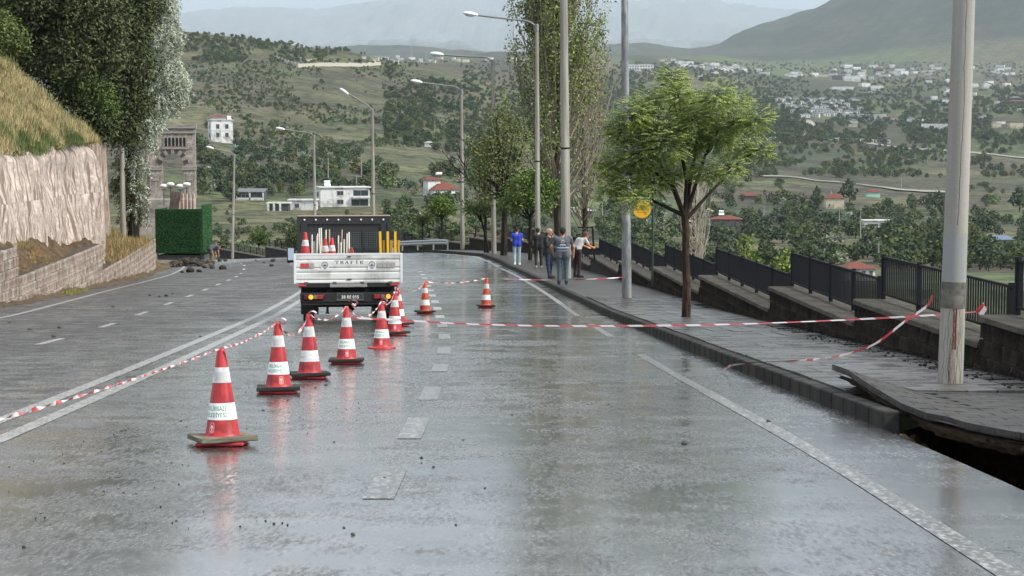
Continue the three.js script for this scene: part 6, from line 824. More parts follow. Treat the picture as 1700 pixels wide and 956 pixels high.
function house(label, px, py, wpx, hpx, o = {}) {
  const L = land(px, py), s = L.s, w = wpx * s, h = hpx * s, dp = (o.deep || 0.75) * w, y0 = L.h; const t = thing(o.name || 'house', label, o.cat || 'house', P(L.X, L.d + dp / 2, y0), o.yaw || 0, o.group);
  mesh('wall', box(w, h + 3, dp, 0, h / 2 - 1.5, 0), M_[o.wall || 'white'], t);
  if (o.roof === 'flat') { const r = mesh('roof', box(w + 0.8, 0.35, dp + 0.8, 0, h + 0.178, 0), M_[o.roofM || 'white'], t); } else if (o.roof === 'hip') mesh('roof', hipRoof(w, dp, (o.rh || 0.22) * w).translate(0, h, 0), M_[o.roofM || 'red'], t); else if (o.roof === 'shed') mesh('roof', box(w + 0.6, 0.25, dp + 1.0, 0, h + 0.25, 0, 0.12), M_[o.roofM || 'slate'], t);
  for (const [u, v, ww, hh] of o.win || []) { const f = mesh('window', box(ww * w, hh * h, 0.1, (u - 0.5) * w, v * h, dp / 2 + 0.02), M_[o.winM || 'pane'], t); if (L.d < 1200) mesh('frame', [box(ww * w + 0.24, 0.1, 0.14, (u - 0.5) * w, v * h + hh * h / 2 + 0.05, dp / 2 + 0.03), box(0.1, hh * h, 0.14, (u - 0.5) * w - ww * w / 2 - 0.05, v * h, dp / 2 + 0.03), box(0.1, hh * h, 0.14, (u - 0.5) * w + ww * w / 2 + 0.05, v * h, dp / 2 + 0.03), box(0.07, hh * h, 0.13, (u - 0.5) * w, v * h, dp / 2 + 0.03)], M_.grey, f); mesh('sill', box(ww * w + 0.2, 0.12, 0.2, (u - 0.5) * w, v * h - hh * h / 2 - 0.06, dp / 2 + 0.05), M_[o.wall || 'white'], f); }
  for (const [u, v, ww, hh] of o.side || []) mesh('window', box(0.1, hh * h, ww * dp, -w / 2 - 0.02, v * h, (u - 0.5) * dp), M_.pane, t);
  if (o.door) mesh('door', box(o.door[1] * w, o.door[2] * h, 0.1, (o.door[0] - 0.5) * w, o.door[2] * h / 2, dp / 2 + 0.02), M_.wood, t);
  if (o.tank !== undefined) { const q = v3((o.tank - 0.5) * w, h + (o.roof === 'hip' ? (o.rh || 0.22) * w * 0.9 : 0.35), 0); mesh('water_tank', [new THREE.CylinderGeometry(0.45, 0.45, 1.7, 12).rotateZ(Math.PI / 2).translate(q.x, q.y + 1.25, q.z), box(0.08, 0.9, 0.08, q.x - 0.6, q.y + 0.4, q.z), box(0.08, 0.9, 0.08, q.x + 0.6, q.y + 0.4, q.z), box(1.8, 0.06, 1.2, q.x, q.y + 0.5, q.z + 0.7, 0.6)], M_.tank, t); }
  if (o.add) o.add(t, w, h, dp, s); return t;
}
house('three storey white house with small red roof on the left hillside', 364, 236, 36, 36, { deep: 0.8, yaw: 0.35, roof: 'flat', roofM: 'white', tank: 0.9, win: [[0.3, 0.72, 0.14, 0.2], [0.72, 0.72, 0.14, 0.2], [0.3, 0.33, 0.14, 0.2], [0.72, 0.33, 0.14, 0.2]], side: [[0.5, 0.72, 0.2, 0.2], [0.5, 0.33, 0.2, 0.2]], add: (t, w, h, dp) => { mesh('attic', box(w * 0.62, h * 0.14, dp * 0.7, -w * 0.12, h * 1.08, 0), M_.white, t); mesh('attic_roof', hipRoof(w * 0.66, dp * 0.8, h * 0.12).translate(-w * 0.12, h * 1.15, 0), M_.red, t); mesh('string_course', box(w + 0.15, 0.2, dp + 0.15, 0, h * 0.52, 0), M_.grey, t); } });
house('low shed with grey sloping roof left of the white sheds', 415, 333, 46, 15, { wall: 'darkw', roof: 'shed', win: [[0.35, 0.5, 0.3, 0.4]], add: (t, w, h, dp) => { mesh('white_parapet', box(w * 0.9, h * 0.3, 0.3, 0.1, h * 0.18, dp / 2 + 0.3), M_.white, t); for (const x of [-0.48, 0, 0.48]) mesh('pillar', box(w * 0.05, h, 0.3, x * w, h / 2, dp / 2 + 0.3), M_.white, t); } });
house('long low white shed with open dark front', 462, 350, 34, 12, { roof: 'flat', wall: 'darkw', roofM: 'white', add: (t, w, h, dp) => { for (const x of [-0.48, -0.2, 0.1]) mesh('pillar', box(w * 0.1, h, 0.4, x * w, h / 2, dp / 2 + 0.25), M_.white, t); } });
house('plain white shed right of the open fronted one', 502, 349, 44, 16, { roof: 'flat', win: [[0.3, 0.45, 0.14, 0.4]] });
house('modern two storey white house with dark balcony corner', 567, 343, 82, 31, { deep: 0.6, yaw: 0.25, roof: 'flat', roofM: 'white', tank: 0.18, win: [[0.4, 0.72, 0.12, 0.22], [0.4, 0.25, 0.12, 0.22], [0.82, 0.72, 0.3, 0.3], [0.8, 0.2, 0.34, 0.34]], side: [[0.4, 0.65, 0.3, 0.25], [0.4, 0.25, 0.3, 0.2]], add: (t, w, h, dp) => { mesh('balcony', box(w * 0.36, h * 0.1, 1.2, w * 0.32, h * 0.5, dp / 2 + 0.6), M_.white, t); } });
house('white house with broad red hip roof above the round street tree', 732, 330, 46, 15, { deep: 0.8, yaw: 0.5, roof: 'hip', rh: 0.3, win: [[0.55, 0.5, 0.14, 0.45]], add: (t, w, h, dp) => { mesh('tower', box(w * 0.5, h * 2.1, dp * 0.5, -w * 0.34, h * 1.05, -dp * 0.1), M_.white, t); mesh('tower_roof', hipRoof(w * 0.55, dp * 0.55, h * 0.35).translate(-w * 0.34, h * 2.1, -dp * 0.1), M_.red, t); mesh('water_tank', new THREE.CylinderGeometry(0.5, 0.5, 1.9, 10).rotateZ(1.57).translate(-w * 0.1, h * 2.75, 0), M_.tank, t); } });
house('white garden shed below the red roofed house', 684, 366, 22, 10, { roof: 'flat', win: [[0.5, 0.55, 0.8, 0.2]] });
house('low white roofed outbuilding behind the lamps', 655, 306, 30, 4, { roof: 'flat' });
house('low grey house far left of the arched gate lamps', 870, 216, 16, 5, { roof: 'flat' });
house('white gabled cottage among the scrub', 712, 244, 14, 7, { roof: 'hip', rh: 0.2, roofM: 'grey' });
house('pink stone house with red hip roof right of the street tree', 1207, 386, 50, 22, { wall: 'pink', deep: 0.7, yaw: -0.12, roof: 'hip', rh: 0.13, tank: 0.35, win: [[0.16, 0.62, 0.06, 0.26], [0.32, 0.62, 0.06, 0.26], [0.52, 0.62, 0.06, 0.26], [0.7, 0.62, 0.06, 0.26], [0.88, 0.62, 0.06, 0.26], [0.2, 0.25, 0.06, 0.22], [0.75, 0.25, 0.06, 0.22]] });
house('cream house with red hip roof between tall dark trees', 1386, 347, 30, 18, { wall: 'cream', roof: 'hip', rh: 0.25, win: [[0.2, 0.35, 0.08, 0.2]], add: (t, w, h) => mesh('chimney', box(0.5, 1.4, 0.5, -w * 0.15, h + 2.4, 0), M_.grey, t) });
house('small turquoise house with a red roof right of the tall trees', 1450, 327, 22, 8, { wall: 'turq', roof: 'hip', rh: 0.25 });
house('white flat roofed house with a wide dark porch', 1457, 382, 42, 15, { roof: 'flat', win: [[0.35, 0.4, 0.3, 0.55], [0.75, 0.45, 0.3, 0.5]] });
house('long shed with a blue sheet roof beyond the concrete pole', 1655, 406, 54, 9, { name: 'shed', cat: 'shed', wall: 'grey', roof: 'shed', roofM: 'blue' });
house('nearest red hip roofed white house just above the railing', 1424, 466, 52, 20, { roof: 'hip', rh: 0.2, yaw: 0.25, win: [[0.25, 0.6, 0.1, 0.4], [0.6, 0.6, 0.1, 0.4], [0.85, 0.6, 0.1, 0.4]] });
house('low red roofed cottage behind the street tree crown', 1245, 331, 26, 6, { roof: 'hip', rh: 0.22, wall: 'stone' });
house('white roofed house seen through the bare poplar', 1090, 362, 34, 8, { roof: 'hip', rh: 0.15, roofM: 'grey' });
house('long low white wall building left of the pink stone house', 1112, 374, 80, 5, { roof: 'flat' });
house('small grey roofed house behind the leaning man', 975, 362, 18, 12, { wall: 'stone', roof: 'hip', roofM: 'grey' });
house('white cabin above the leaning man', 952, 352, 10, 6, { roof: 'flat' });
house('low stone hut beyond the railing left of the near red roof', 1370, 437, 18, 6, { roof: 'flat', wall: 'stone', roofM: 'grey' });
house('grey hut in the green field beyond the concrete pole', 1625, 437, 24, 8, { roof: 'flat', wall: 'stone', roofM: 'grey' });
house('long white institution with rows of windows on the skyline', 1062, 118, 46, 11, { deep: 0.3, roof: 'flat', win: [...Array(10).keys()].flatMap((i) => [[0.07 + i * 0.095, 0.72, 0.05, 0.18], [0.07 + i * 0.095, 0.3, 0.05, 0.18]]) });
{ // the far town: every house a thing
  const R = rng(701); const tm = [[1360, 180, 'the walled estate'], [1062, 112, 'the skyline institution'], [1595, 150, 'the near concrete pole'], [1430, 232, 'the white box row'], [1690, 130, 'the right picture edge'], [1200, 108, 'the street tree top'], [1455, 146, 'the terraced institution'], [1500, 120, 'the mountain foot fields'], [700, 100, 'the skyline pylon'], [820, 100, 'the second arm lamp']];
  const put = (px, py, w, h, o) => house(o.group.startsWith('scattered') || o.group.startsWith('houses') || o.group.startsWith('hazy') ? (o.wall === 'white' ? 'white ' : o.wall === 'cream' ? 'cream ' : 'stone ') + (w > 11 ? 'broad ' : 'small ') + (o.roof === 'flat' ? 'flat roofed block ' : 'pitched roof house ') + whereTo(px, py, tm) : o.label, px, py, w, h, { deep: 0.7 + 0.3 * R(), yaw: (R() - 0.5) * 0.8, ...o });
  const roofs = ['hip', 'flat', 'flat'];
  for (let r = 0; r < 5; r++) for (let k = 0; k < 9 - (r % 2); k++) { const px = 1294 + k * 15 + r * 8 + (R() - 0.5) * 6, py = 168 + r * 6.5 + (k > 5 ? 3 : 0) + (R() - 0.5) * 2.5; put(px, py, 9 + R() * 4, 4.5 + R() * 2, { label: 'white villa with dark roof in the walled hillside estate', group: 'villas of the walled estate', roof: 'hip', roofM: 'slate', rh: 0.22, wall: 'white', win: [[0.3, 0.5, 0.16, 0.4], [0.7, 0.5, 0.16, 0.4]] }); }
  for (let k = 0; k < 7; k++) put(1392 + k * 13.5, 234 + k * 0.6, 10, 5, { label: 'white box house in the row along the far road', group: 'row of white box houses', roof: 'flat', yaw: 0, win: [[0.3, 0.5, 0.2, 0.4], [0.7, 0.5, 0.2, 0.4]] });
  for (let k = 0; k < 62; k++) { const px = 1395 + R() * 310, py = 112 + Math.pow(R(), 1.3) * 100; put(px, py, 7 + R() * 10, 3 + R() * 4, { label: 'small pale house scattered below the mountain', group: 'scattered houses below the mountain', roof: roofs[Math.floor(R() * 3)], roofM: R() < 0.5 ? 'slate' : R() < 0.4 ? 'red' : 'white', wall: R() < 0.75 ? 'white' : R() < 0.5 ? 'cream' : 'stone', rh: 0.2 }); }
  for (let k = 0; k < 44; k++) { const px = 1100 + R() * 260, py = 100 + (px - 1100) * 0.1 + R() * 9; put(px, py, 6 + R() * 10, 3 + R() * 3, { label: 'pale house of the hilltop town left of the mountain', group: 'houses of the hilltop town', roof: roofs[Math.floor(R() * 3)], roofM: R() < 0.6 ? 'slate' : 'white', wall: R() < 0.8 ? 'white' : 'cream', rh: 0.2 }); }
  for (let k = 0; k < 30; k++) { const px = 1360 + R() * 340, py = 116 + R() * 12; put(px, py, 6 + R() * 7, 2.5 + R() * 2.5, { label: 'distant house in the strip at the mountain foot', group: 'houses at the mountain foot', roof: 'flat', roofM: R() < 0.4 ? 'slate' : 'white', wall: R() < 0.7 ? 'white' : 'cream' }); }
  for (let k = 0; k < 26; k++) { const px = 600 + R() * 270, py = 97 + R() * 8; put(px, py, 5 + R() * 8, 3 + R() * 3, { label: 'hazy town block on the skyline left of the poplar', group: 'hazy skyline town', roof: 'flat', wall: R() < 0.6 ? 'white' : 'cream', roofM: 'white' }); }
  for (const [px, py, w, h, lab] of [[1205, 292, 0, 0, '']]) { }
  [[1395, 133, 22, 8, 'dark flat block among the town houses'], [1385, 135, 26, 9, 'white long hall with gabled front below the town']].forEach(([px, py, w, h, lab], i) => house(lab, px + i * 30, py, w, h, { roof: 'flat', wall: i ? 'white' : 'darkw' }));
  house('white institution block with terraces above the estate', 1400, 150, 36, 6, { roof: 'flat' }); house('white block right of the terraced institution', 1455, 150, 18, 8, { roof: 'flat' });
  house('pink flat block at the right picture edge', 1688, 213, 22, 10, { wall: 'cream', roof: 'flat', roofM: 'red' }); house('cream block right of the concrete pole', 1655, 212, 14, 8, { wall: 'cream', roof: 'flat' }); house('long red roofed hall right of the concrete pole', 1690, 172, 40, 4, { wall: 'stone', roof: 'hip', rh: 0.05 });
  house('small villa with a red roof on the hilltop left', 512, 101, 10, 4, { roof: 'hip', rh: 0.2 }); house('white villa beside the red roofed one on the hilltop', 500, 100, 8, 4, { roof: 'flat' });
}
// draped strips: country roads and walls
function drape(name, pts, w, lift) { const q = []; for (let i = 0; i < pts.length - 1; i++) { const a = land(...pts[i]), b = land(...pts[i + 1]); for (let k = 0; k < 12; k++) { const X = mix(a.X, b.X, k / 12), d = mix(a.d, b.d, k / 12); q.push([X, d]); } } const e = land(...pts[pts.length - 1]); q.push([e.X, e.d]); return grid(3, q.length - 1, (u, v, i, j) => { const p = q[Math.max(0, j - 1)], n = q[Math.min(q.length - 1, j + 1)], L = Math.hypot(n[0] - p[0], n[1] - p[1]); const o = (u - 0.5) * w, X = q[j][0] + (n[1] - p[1]) / L * o, d = q[j][1] - (n[0] - p[0]) / L * o; return P(X, d, groundH(X, d) + lift); }); }
const dirt = std(rgb(0.8, 0.77, 0.7), 1, { map: texSpeck });
for (const [pts, w] of [[[[1205, 288], [1290, 294], [1380, 303], [1520, 318], [1600, 324]], 9], [[[1290, 220], [1350, 228], [1450, 240], [1560, 250], [1720, 264]], 14], [[[1335, 200], [1360, 214], [1385, 228]], 12], [[[1160, 128], [1190, 122], [1215, 118]], 22]]) struct(mesh('country_road', drape('r', pts, w, 0.8), dirt), 'pale country road across the valley');
{ const pts = [[455, 98], [495, 112], [545, 110], [632, 108]].map((p) => land(...p)), list = []; for (let i = 0; i < 3; i++) { const a = pts[i].p, b = pts[i + 1].p, n = 8; for (let k = 0; k < n; k++) { const p = a.clone().lerp(b, (k + 0.5) / n), L = a.distanceTo(b) / n; const g = box(L + 0.4, 5, 0.5); g.rotateY(-Math.atan2(b.z - a.z, b.x - a.x)); g.translate(p.x, groundH(p.x, -p.z) + 0.3, p.z); list.push(g); } } tag(mesh('boundary_wall', list, std(rgb(0.46, 0.43, 0.36), 0.95)), 'long pale boundary wall on the left hill', 'wall'); }
for (const [a, b, h, lab] of [[[1290, 176], [1375, 186], 3.5, 'long white wall along the lower left of the estate'], [[1372, 190], [1470, 196], 4, 'white wall along the lower right of the estate'], [[1530, 214], [1600, 214], 5, 'pale retaining wall left of the concrete pole']]) { const p = land(...a).p, q = land(...b).p, list = []; for (let k = 0; k < 8; k++) { const m = p.clone().lerp(q, (k + 0.5) / 8), g = box(p.distanceTo(q) / 8 + 1, h + 4, 1); g.rotateY(-Math.atan2(q.z - p.z, q.x - p.x)); g.translate(m.x, groundH(m.x, -m.z) + h / 2 - 1, m.z); list.push(g); } tag(mesh('boundary_wall', list, M_.white), lab, 'wall'); }
// power poles in the valley and pylons on the skyline
const valleyPole = (px, y0, y1, lab) => { const L = land(px, y1), h = (y1 - y0) * L.s; const t = thing('utility_pole', lab, 'utility pole', L.p, 0, 'utility poles in the valley'); mesh('pole', new THREE.CylinderGeometry(0.14, 0.2, h, 7).translate(0, h / 2, 0), concMat, t); mesh('crossarm', box(1.4, 0.12, 0.12, 0, h - 0.4, 0), concMat, t); };
for (const [x, a, b, l] of [[1428, 342, 400, 'tallest utility pole left of the white porch house'], [1393, 345, 378, 'utility pole below the cream house'], [1458, 402, 442, 'utility pole above the nearest red roof'], [1496, 288, 316, 'utility pole by the valley road'], [1368, 412, 440, 'short pole with a lamp left of the nearest red roof'], [1268, 342, 362, 'pole among the trees right of the pink house'], [1243, 350, 368, 'pole just right of the pink stone house'], [600, 255, 300, 'thin pole behind the modern white house'], [545, 262, 312, 'thin pole left of the modern house roof'], [722, 200, 226, 'short pole left of the arm lamps'], [592, 290, 325, 'pole above the modern house'], [1000, 335, 372, 'pole right of the tall poplar'], [1600, 270, 300, 'pole right of the near concrete pole']]) valleyPole(x, a, b, l);
for (const [px, y0, y1, lab] of [[683, 60, 92, 'thin lattice mast on the skyline hilltop'], [708, 80, 102, 'lattice pylon right of the skyline mast']]) { const L = land(px, y1 + 6), h = (y1 - y0 + 6) * L.s, t = thing('lattice_mast', lab, 'mast', L.p), list = []; for (const [x, z] of [[-1, -1], [1, -1], [1, 1], [-1, 1]]) list.push(bar(v3(x * h * 0.06, 0, z * h * 0.06), v3(x * 0.15, h, z * 0.15), 0.16, 0.12, 4)); for (let k = 0; k < 8; k++) { const a = k / 8, r = (1 - a) * h * 0.06 + 0.15, r2 = (1 - a - 0.125) * h * 0.06 + 0.15; list.push(bar(v3(-r, a * h, r), v3(r2, (a + 0.125) * h, r2), 0.1, 0.1, 4), bar(v3(r, a * h, r), v3(-r2, (a + 0.125) * h, r2), 0.1, 0.1, 4)); } for (const a of [0.7, 0.85]) list.push(box(h * 0.22, 0.3, 0.3, 0, a * h, 0)); mesh('lattice', list, M_.grey, t); }
{ const L = land(680, 102), t = leafyTree('hilltop_tree', 'lone dark tree by the skyline mast', L.p, { seed: 461, trunk: 3, r: 0.3, lean: 0, bark: [0.04, 0.035, 0.03], blobs: [[0, 5, 0, 2.6], [1, 4, 0, 2]], clumps: 120, per: 4, cl: 0.8, leaf: 0.9, cols: [[0.06, 0.08, 0.035]] }); }

// ───────────────────────── arched gate, green clad box, rubble ─────────────────────────
{
  const d = 128, s = d / 3000, b = at(287, 330, d), g = thing('arched_gate', 'stone arched gateway with a barred upper window beyond the bank', 'gateway', b, 0.12); const W = 92 * s, H = 125 * s, sx = (x) => (x - 287) * s, sy = (y) => (330 - y) * s;
  const stM = [std(rgb(0.95, 0.88, 0.83), 0.95, { map: texStone, bumpMap: bumpFine, bumpScale: 0.01 }), std(rgb(0.2, 0.18, 0.165), 0.95, { map: texStone }), std(rgb(0.85, 0.81, 0.77), 0.9, { map: texStone })];
  const sh = new THREE.Shape(); sh.moveTo(sx(246), sy(330)); sh.lineTo(sx(246), sy(222)); sh.lineTo(sx(325), sy(222)); sh.lineTo(sx(325), sy(330)); sh.lineTo(sx(305), sy(330)); sh.lineTo(sx(305), sy(272)); sh.absarc(sx(288), sy(272), 17 * s, 0, Math.PI, false); sh.lineTo(sx(271), sy(330)); sh.closePath();
  mesh('wall', new THREE.ExtrudeGeometry(sh, { depth: 0.8, bevelEnabled: false }).translate(0, 0, -0.8), stM[0], g);
  mesh('cornice', [box(78 * s, 7 * s, 1.1, sx(288), sy(210), -0.35), box(75 * s, 8 * s, 0.95, sx(288), sy(217.5), -0.38)], stM[2], g);
  mesh('window_recess', box(38 * s, 14 * s, 0.06, sx(292), sy(236), 0.0), M_.pane, g); for (let i = 0; i < 7; i++) mesh('window_bar', box(1.6 * s, 14 * s, 0.08, sx(274 + i * 6), sy(236), 0.04), stM[0], g);
  mesh('sill_band', box(44 * s, 4 * s, 0.2, sx(292), sy(246), 0.05), stM[2], g);
  for (let i = 0; i < 11; i++) { const a = (i + 0.5) / 11 * Math.PI, r = 21 * s; const v = box(8.2 * s, 5 * s, 0.12, 0, 0, 0); v.rotateZ(a); v.translate(sx(288) + Math.cos(a) * r, sy(272) + Math.sin(a) * r, 0.04); mesh('voussoir', v, i % 2 ? stM[2] : stM[1], g); }
  for (const x of [260, 315]) { const p = mesh('pier', box(19 * s, 50 * s, 0.35, sx(x), sy(305), 0.12), stM[0], g); mesh('capital', box(23 * s, 6 * s, 0.5, sx(x), sy(279), 0.14), stM[2], p); mesh('panel', box(10 * s, 12 * s, 0.06, sx(x), sy(294), 0.31), stM[2], p); }
  const tp = thing('terrace_wall', 'pale stone terrace in front of the arched gate', 'wall', at(280, 331, 124), 0.1); mesh('wall', box(4.4, 1.6, 2.5, -0.5, -0.8, -1), stM[2], tp); mesh('footing', box(4.6, 6, 3, -0.5, -4.4, -1.1), stM[0], tp);
}
{
  const d = 112, s = d / 3000, p = at(298, 428, d), g = thing('green_clad_box', 'tall box clad in dark green artificial turf beside the bend', 'container', p, -0.05); const W = 2.85, H = 3.05, D = 2.6; const turf = std(rgb(0.04, 0.15, 0.045), 0.95, { map: rep(texSpeck, 2, 2), bumpMap: bumpFine, bumpScale: 0.03 });
  mesh('frame', [box(W - 0.1, 0.3, D - 0.1, 0, 0.02, -D / 2), box(0.08, H, 0.08, -W / 2 + 0.06, H / 2, -0.06), box(0.08, H, 0.08, W / 2 - 0.06, H / 2, -0.06), box(0.08, H, 0.08, W / 2 - 0.06, H / 2, -D + 0.06), box(0.08, H, 0.08, -W / 2 + 0.06, H / 2, -D + 0.06)], M_.darkw, g);
  mesh('front_panel', box(W, H - 0.3, 0.06, 0, H / 2 + 0.13, 0), turf, g); mesh('side_panel', box(0.06, H, D, W / 2 + 0.031, H / 2 + 0.25, -D / 2 + 0.02), turf, g); mesh('side_panel', box(0.06, H - 0.3, D, -W / 2 - 0.031, H / 2 + 0.13, -D / 2), turf, g); mesh('back_panel', box(W, H - 0.2, 0.06, 0, H / 2, -D), turf, g);
  mesh('roof', box(W - 0.12, 0.05, D - 0.1, 0, H - 0.25, -D / 2), M_.darkw, g);
  const R = rng(71), L = new Leaves(); for (let i = 0; i < 9000; i++) { const side = R() < 0.25; const p2 = side ? v3(W / 2 + 0.06, R() * H + 0.25, -R() * D) : v3((R() - 0.5) * W, 0.28 + R() * (H - 0.3), 0.03); L.leaf(p2, v3(side ? 1 : (R() - 0.5), 0.4 - R(), side ? (R() - 0.5) : 1).normalize(), rv(R), 0.07, 0.035, jit([0.045, 0.17, 0.05], R, 0.8)); } const tf = mesh('turf_blades', L.geo(), leafFar, g); stuff(tf);
  // leaning plank and striped stakes behind it
  const pl = at(290, 352, 118); tag(mesh('plank', box(0.62, 1.7, 0.14, 0, 0, 0, 0, 0, -0.16).translate(pl.x, pl.y + 0.5, pl.z), std(rgb(0.36, 0.29, 0.25), 0.9, { map: texStone })), 'pinkish slab leaning behind the green clad box', 'slab');
  for (let i = 0; i < 9; i++) { const q = at(299 + i * 3.1, 350, 119); tag(mesh('marker_stake', bar(v3(q.x, q.y - 0.3, q.z), v3(q.x - 0.02, q.y + 1.05 + 0.1 * R(), q.z), 0.035, 0.03, 6), i % 2 ? std(rgb(0.36, 0.07, 0.05), 0.7) : std(rgb(0.6, 0.57, 0.52), 0.7)), (i % 2 ? 'red' : 'pale') + ' stake in the row behind the green clad box', 'stake', (i % 2 ? 'red' : 'pale') + ' stakes behind the green box'); }
  const lampW = std(rgb(0.75, 0.75, 0.74), 0.35); for (let i = 0; i < 4; i++) { const q = at(272 + i * 11 + (i > 1 ? 5 : 0), 309 - (i % 2) * 3, 120), o = thing('floodlight', ['leftmost', 'second', 'third', 'rightmost'][i] + ' white floodlight in the row above the green box', 'floodlight', q, 0, 'white floodlights'); mesh('lamp_body', new THREE.SphereGeometry(0.2, 14, 10).scale(1.35, 0.75, 0.9), lampW, o); mesh('stand', [bar(v3(0, -1.3, 0), v3(0, -0.2, 0), 0.03), box(0.35, 0.05, 0.1, 0, -0.25, 0)], M_.darkw, o); }
}
// pale concrete post and second rock at the end of the bank
{ const b = at(205, 392, 84), t = thing('concrete_post', 'slim pale concrete post in front of the silver tree', 'post', b); mesh('post', new THREE.CylinderGeometry(0.09, 0.13, 6.7, 8).translate(0, 3.2, 0), concMat, t); mesh('bracket', box(0.5, 0.08, 0.1, 0.1, 3.1, 0), ironMat, t); }
function rock(seed, n = 2) { const g = new THREE.IcosahedronGeometry(0.5, n), p = g.attributes.position; for (let i = 0; i < p.count; i++) { const x = p.getX(i), y = p.getY(i), z = p.getZ(i); const k = 0.7 + 0.6 * fbm(x * 2.2 + seed, y * 2.2 + z * 1.7, 3, seed); p.setXYZ(i, x * k, y * k * 0.75, z * k); } return toCreasedNormals(CLEAN(g), 0.5); }
const rocks = [1, 2, 3, 4, 5].map((s) => rock(s, 1)), rockBig = rock(9, 3);
const rockMats = [std(rgb(0.10, 0.08, 0.065), 0.85, { map: texStone }), std(rgb(0.055, 0.05, 0.045), 0.8), std(rgb(0.32, 0.28, 0.24), 0.9, { map: texStone })];
{ const R = rng(801);
  const put = (px, py, wpx, lab, mi, grp, cat = 'rock', geo) => { const r = ray(px, py); r.divideScalar(-r.z); let d = 5; while (d < 200 && 1.6 + r.y * d > roadH(r.x * d, d)) d += 0.05; const X = r.x * d, w = wpx * d / 3000; const m = mesh(cat === 'rock' ? 'loose_rock' : 'stone_chip', geo || rocks[Math.floor(R() * 5)], rockMats[mi]); m.position.copy(P(X, d, roadH(X, d) + w * 0.22)); m.scale.set(w, w * (0.7 + 0.4 * R()), w); m.rotation.set(R() * 0.5, R() * 6.28, R() * 0.5); tag(m, lab, cat, grp); };
  put(370, 447, 13, 'largest brown rock lying alone in the left lane', 0, null); put(451, 442, 8, 'dark rock with a pale tip near the truck mirror', 0, null); put(438, 437, 5, 'small dark rock between the truck mirror and the far bend', 1, null); put(453, 434, 9, 'flat dark rock nearest the truck mirror', 1, null); put(365, 434, 7, 'left of two flat rocks below the lamp', 0, null); put(374, 434, 8, 'right of two flat rocks below the lamp', 0, null); put(425, 433, 4, 'tiny rock at the far bend below the pale shrub', 1, null);
  put(316, 452, 14, 'big dark rock in front of the rubble heap', 0, null); put(331, 452, 10, 'second rock in front of the rubble heap', 0, null); put(342, 445, 12, 'pale rock on the rubble heap', 2, null); put(352, 446, 9, 'grey brown rock at the right end of the rubble heap', 0, null); put(303, 453, 7, 'reddish rock at the left of the rubble heap', 0, null);
  for (const [x, y, w] of [[99, 545, 7], [50, 548, 7], [16, 536, 4], [188, 510, 6], [249, 491, 5], [276, 492, 7], [211, 515, 3], [287, 488, 4], [90, 560, 8], [265, 493, 5]]) put(x, y, w, 'small dark stone lying in the left lanes', 1, 'small stones in the left lanes', 'stone');
  for (const [x, y, w] of [[586, 889, 8], [571, 877, 5], [757, 874, 5], [1136, 738, 10], [1276, 701, 8], [700, 762, 6], [720, 777, 5], [769, 731, 4], [638, 795, 5], [293, 866, 5], [40, 910, 7], [541, 640, 6], [524, 645, 4], [850, 690, 3], [1010, 672, 4], [478, 665, 4], [437, 682, 5], [333, 560, 4], [805, 812, 4], [240, 748, 3], [555, 735, 4], [700, 770, 3]]) put(x, y, w, 'small dark stone chip on the wet near lanes', 1, 'stone chips on the wet near lanes', 'stone chip');
  // rubble heap by the green box: uncountable
  const pts = []; for (let i = 0; i < 420; i++) { const px = 283 + R() * 70, d = 96 + R() * 18, p = at(px, 440, d); const X = p.x; pts.push([P(X, d, roadH(X, d) + 0.02 + 0.3 * Math.exp(-Math.pow((px - 312) / 20, 2)) * R()), 0.1 + 0.35 * R() * R()]); }
  scatter('rubble', 'heap of earth and broken stone beside the green clad box', rocks[0], std(0xffffff, 0.95, { map: texStone }), pts, [[0.16, 0.12, 0.09], [0.26, 0.21, 0.17], [0.10, 0.08, 0.065]], 5);
  const grit = []; for (let i = 0; i < 1500; i++) { const d = 10 + Math.pow(R(), 1.6) * 45, X = mix(doubleX(d) - 2, -1.2, R()) + (R() < 0.3 ? R() * 3 : 0); if (fbm(X * 0.7, d * 0.35, 3, 33) < 0.5) continue; grit.push([P(X, d, roadH(X, d) + 0.004), 0.004 + 0.012 * R() * R()]); }
  scatter('road_grit', 'fine dark grit strewn on the wet asphalt', rocks[1], rockMats[1], grit, [[0.05, 0.045, 0.04], [0.09, 0.08, 0.07]], 6);
  const wallGrit = []; for (let i = 0; i < 900; i++) { const d = 17.9 + R() * 14, X = wallX(d) - 0.02 - Math.pow(R(), 2.2) * 0.7; wallGrit.push([P(X, d, walkH(X, d) + 0.02), 0.01 + 0.05 * R() * R()]); }
  scatter('wall_foot_debris', 'crumbs of stone along the parapet foot', rocks[2], rockMats[0], wallGrit, [[0.10, 0.085, 0.07], [0.2, 0.18, 0.15], [0.06, 0.05, 0.045]], 7);
}
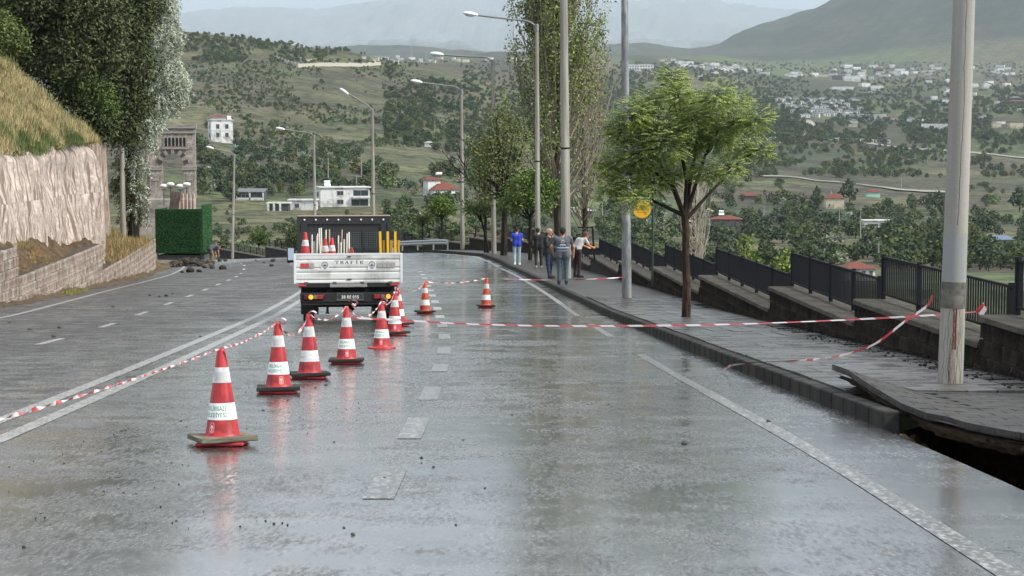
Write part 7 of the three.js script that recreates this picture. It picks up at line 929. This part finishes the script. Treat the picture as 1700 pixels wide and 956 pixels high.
{ // round yellow sign on a green post
  const p = at(1083, 452, 50), t = thing('municipal_sign', 'round yellow sign on a thin dark green post beside the street tree', 'sign', p); const s = 50 / 3000; const gm = std(rgb(0.015, 0.04, 0.03), 0.5); mesh('post', bar(v3(0, -0.4, 0), v3(0, 150 * s, 0), 0.03), gm, t); mesh('bracket', bar(v3(0, 118 * s, 0), v3(-20 * s, 118 * s, 0), 0.018), gm, t);
  const tx = canvasTex(256, 256, (c, W, H) => { c.fillStyle = '#e8a91c'; c.fillRect(0, 0, W, H); c.fillStyle = '#3a2c10'; c.font = 'bold 38px sans-serif'; c.textAlign = 'center'; c.fillText('MELİKGAZİ', 128, 100); c.fillText('BELEDİYESİ', 128, 146); c.fillRect(50, 168, 156, 6); c.lineWidth = 8; c.strokeStyle = '#caa030'; c.beginPath(); c.arc(128, 128, 122, 0, 7); c.stroke(); });
  mesh('disc', new THREE.CylinderGeometry(0.25, 0.25, 0.03, 32).rotateX(Math.PI / 2).translate(-18 * s, 105 * s, 0), std(rgb(0.75, 0.4, 0.03), 0.5), t); mesh('face', new THREE.CircleGeometry(0.245, 32).translate(-18 * s, 105 * s, 0.018), std(0xffffff, 0.5, { map: tx }), t);
}
// things that still share a label are told apart by their order from the left
{
  const by = new Map(); scene.updateMatrixWorld(true);
  for (const o of scene.children) if (o.userData.label && o.userData.category && !o.userData.kind) { const l = by.get(o.userData.label) || []; l.push(o); by.set(o.userData.label, l); }
  const W = ['', 'first', 'second', 'third', 'fourth', 'fifth', 'sixth', 'seventh', 'eighth', 'ninth', 'tenth', 'eleventh', 'twelfth', 'thirteenth', 'fourteenth', 'fifteenth', 'sixteenth', 'seventeenth', 'eighteenth', 'nineteenth', 'twentieth'];
  const word = (n) => n <= 20 ? W[n] : n < 30 ? 'twenty-' + W[n - 20] : n < 40 ? (n === 30 ? 'thirtieth' : 'thirty-' + W[n - 30]) : 'forty-' + W[n - 40];
  const px = (o) => { const b = new THREE.Box3().setFromObject(o), c = b.getCenter(v3(0, 0, 0)); return c.x / -c.z; };
  for (const [l, list] of by) if (list.length > 1 && list.length < 49) { const q = list.map((o) => [px(o), o]).sort((a, b) => a[0] - b[0]); q.forEach(([, o], i) => { o.userData.label = l + ', ' + (i === 0 ? 'leftmost' : i === q.length - 1 ? 'rightmost' : word(i + 1) + ' from left'); }); }
}
renderer.render(scene, camera);
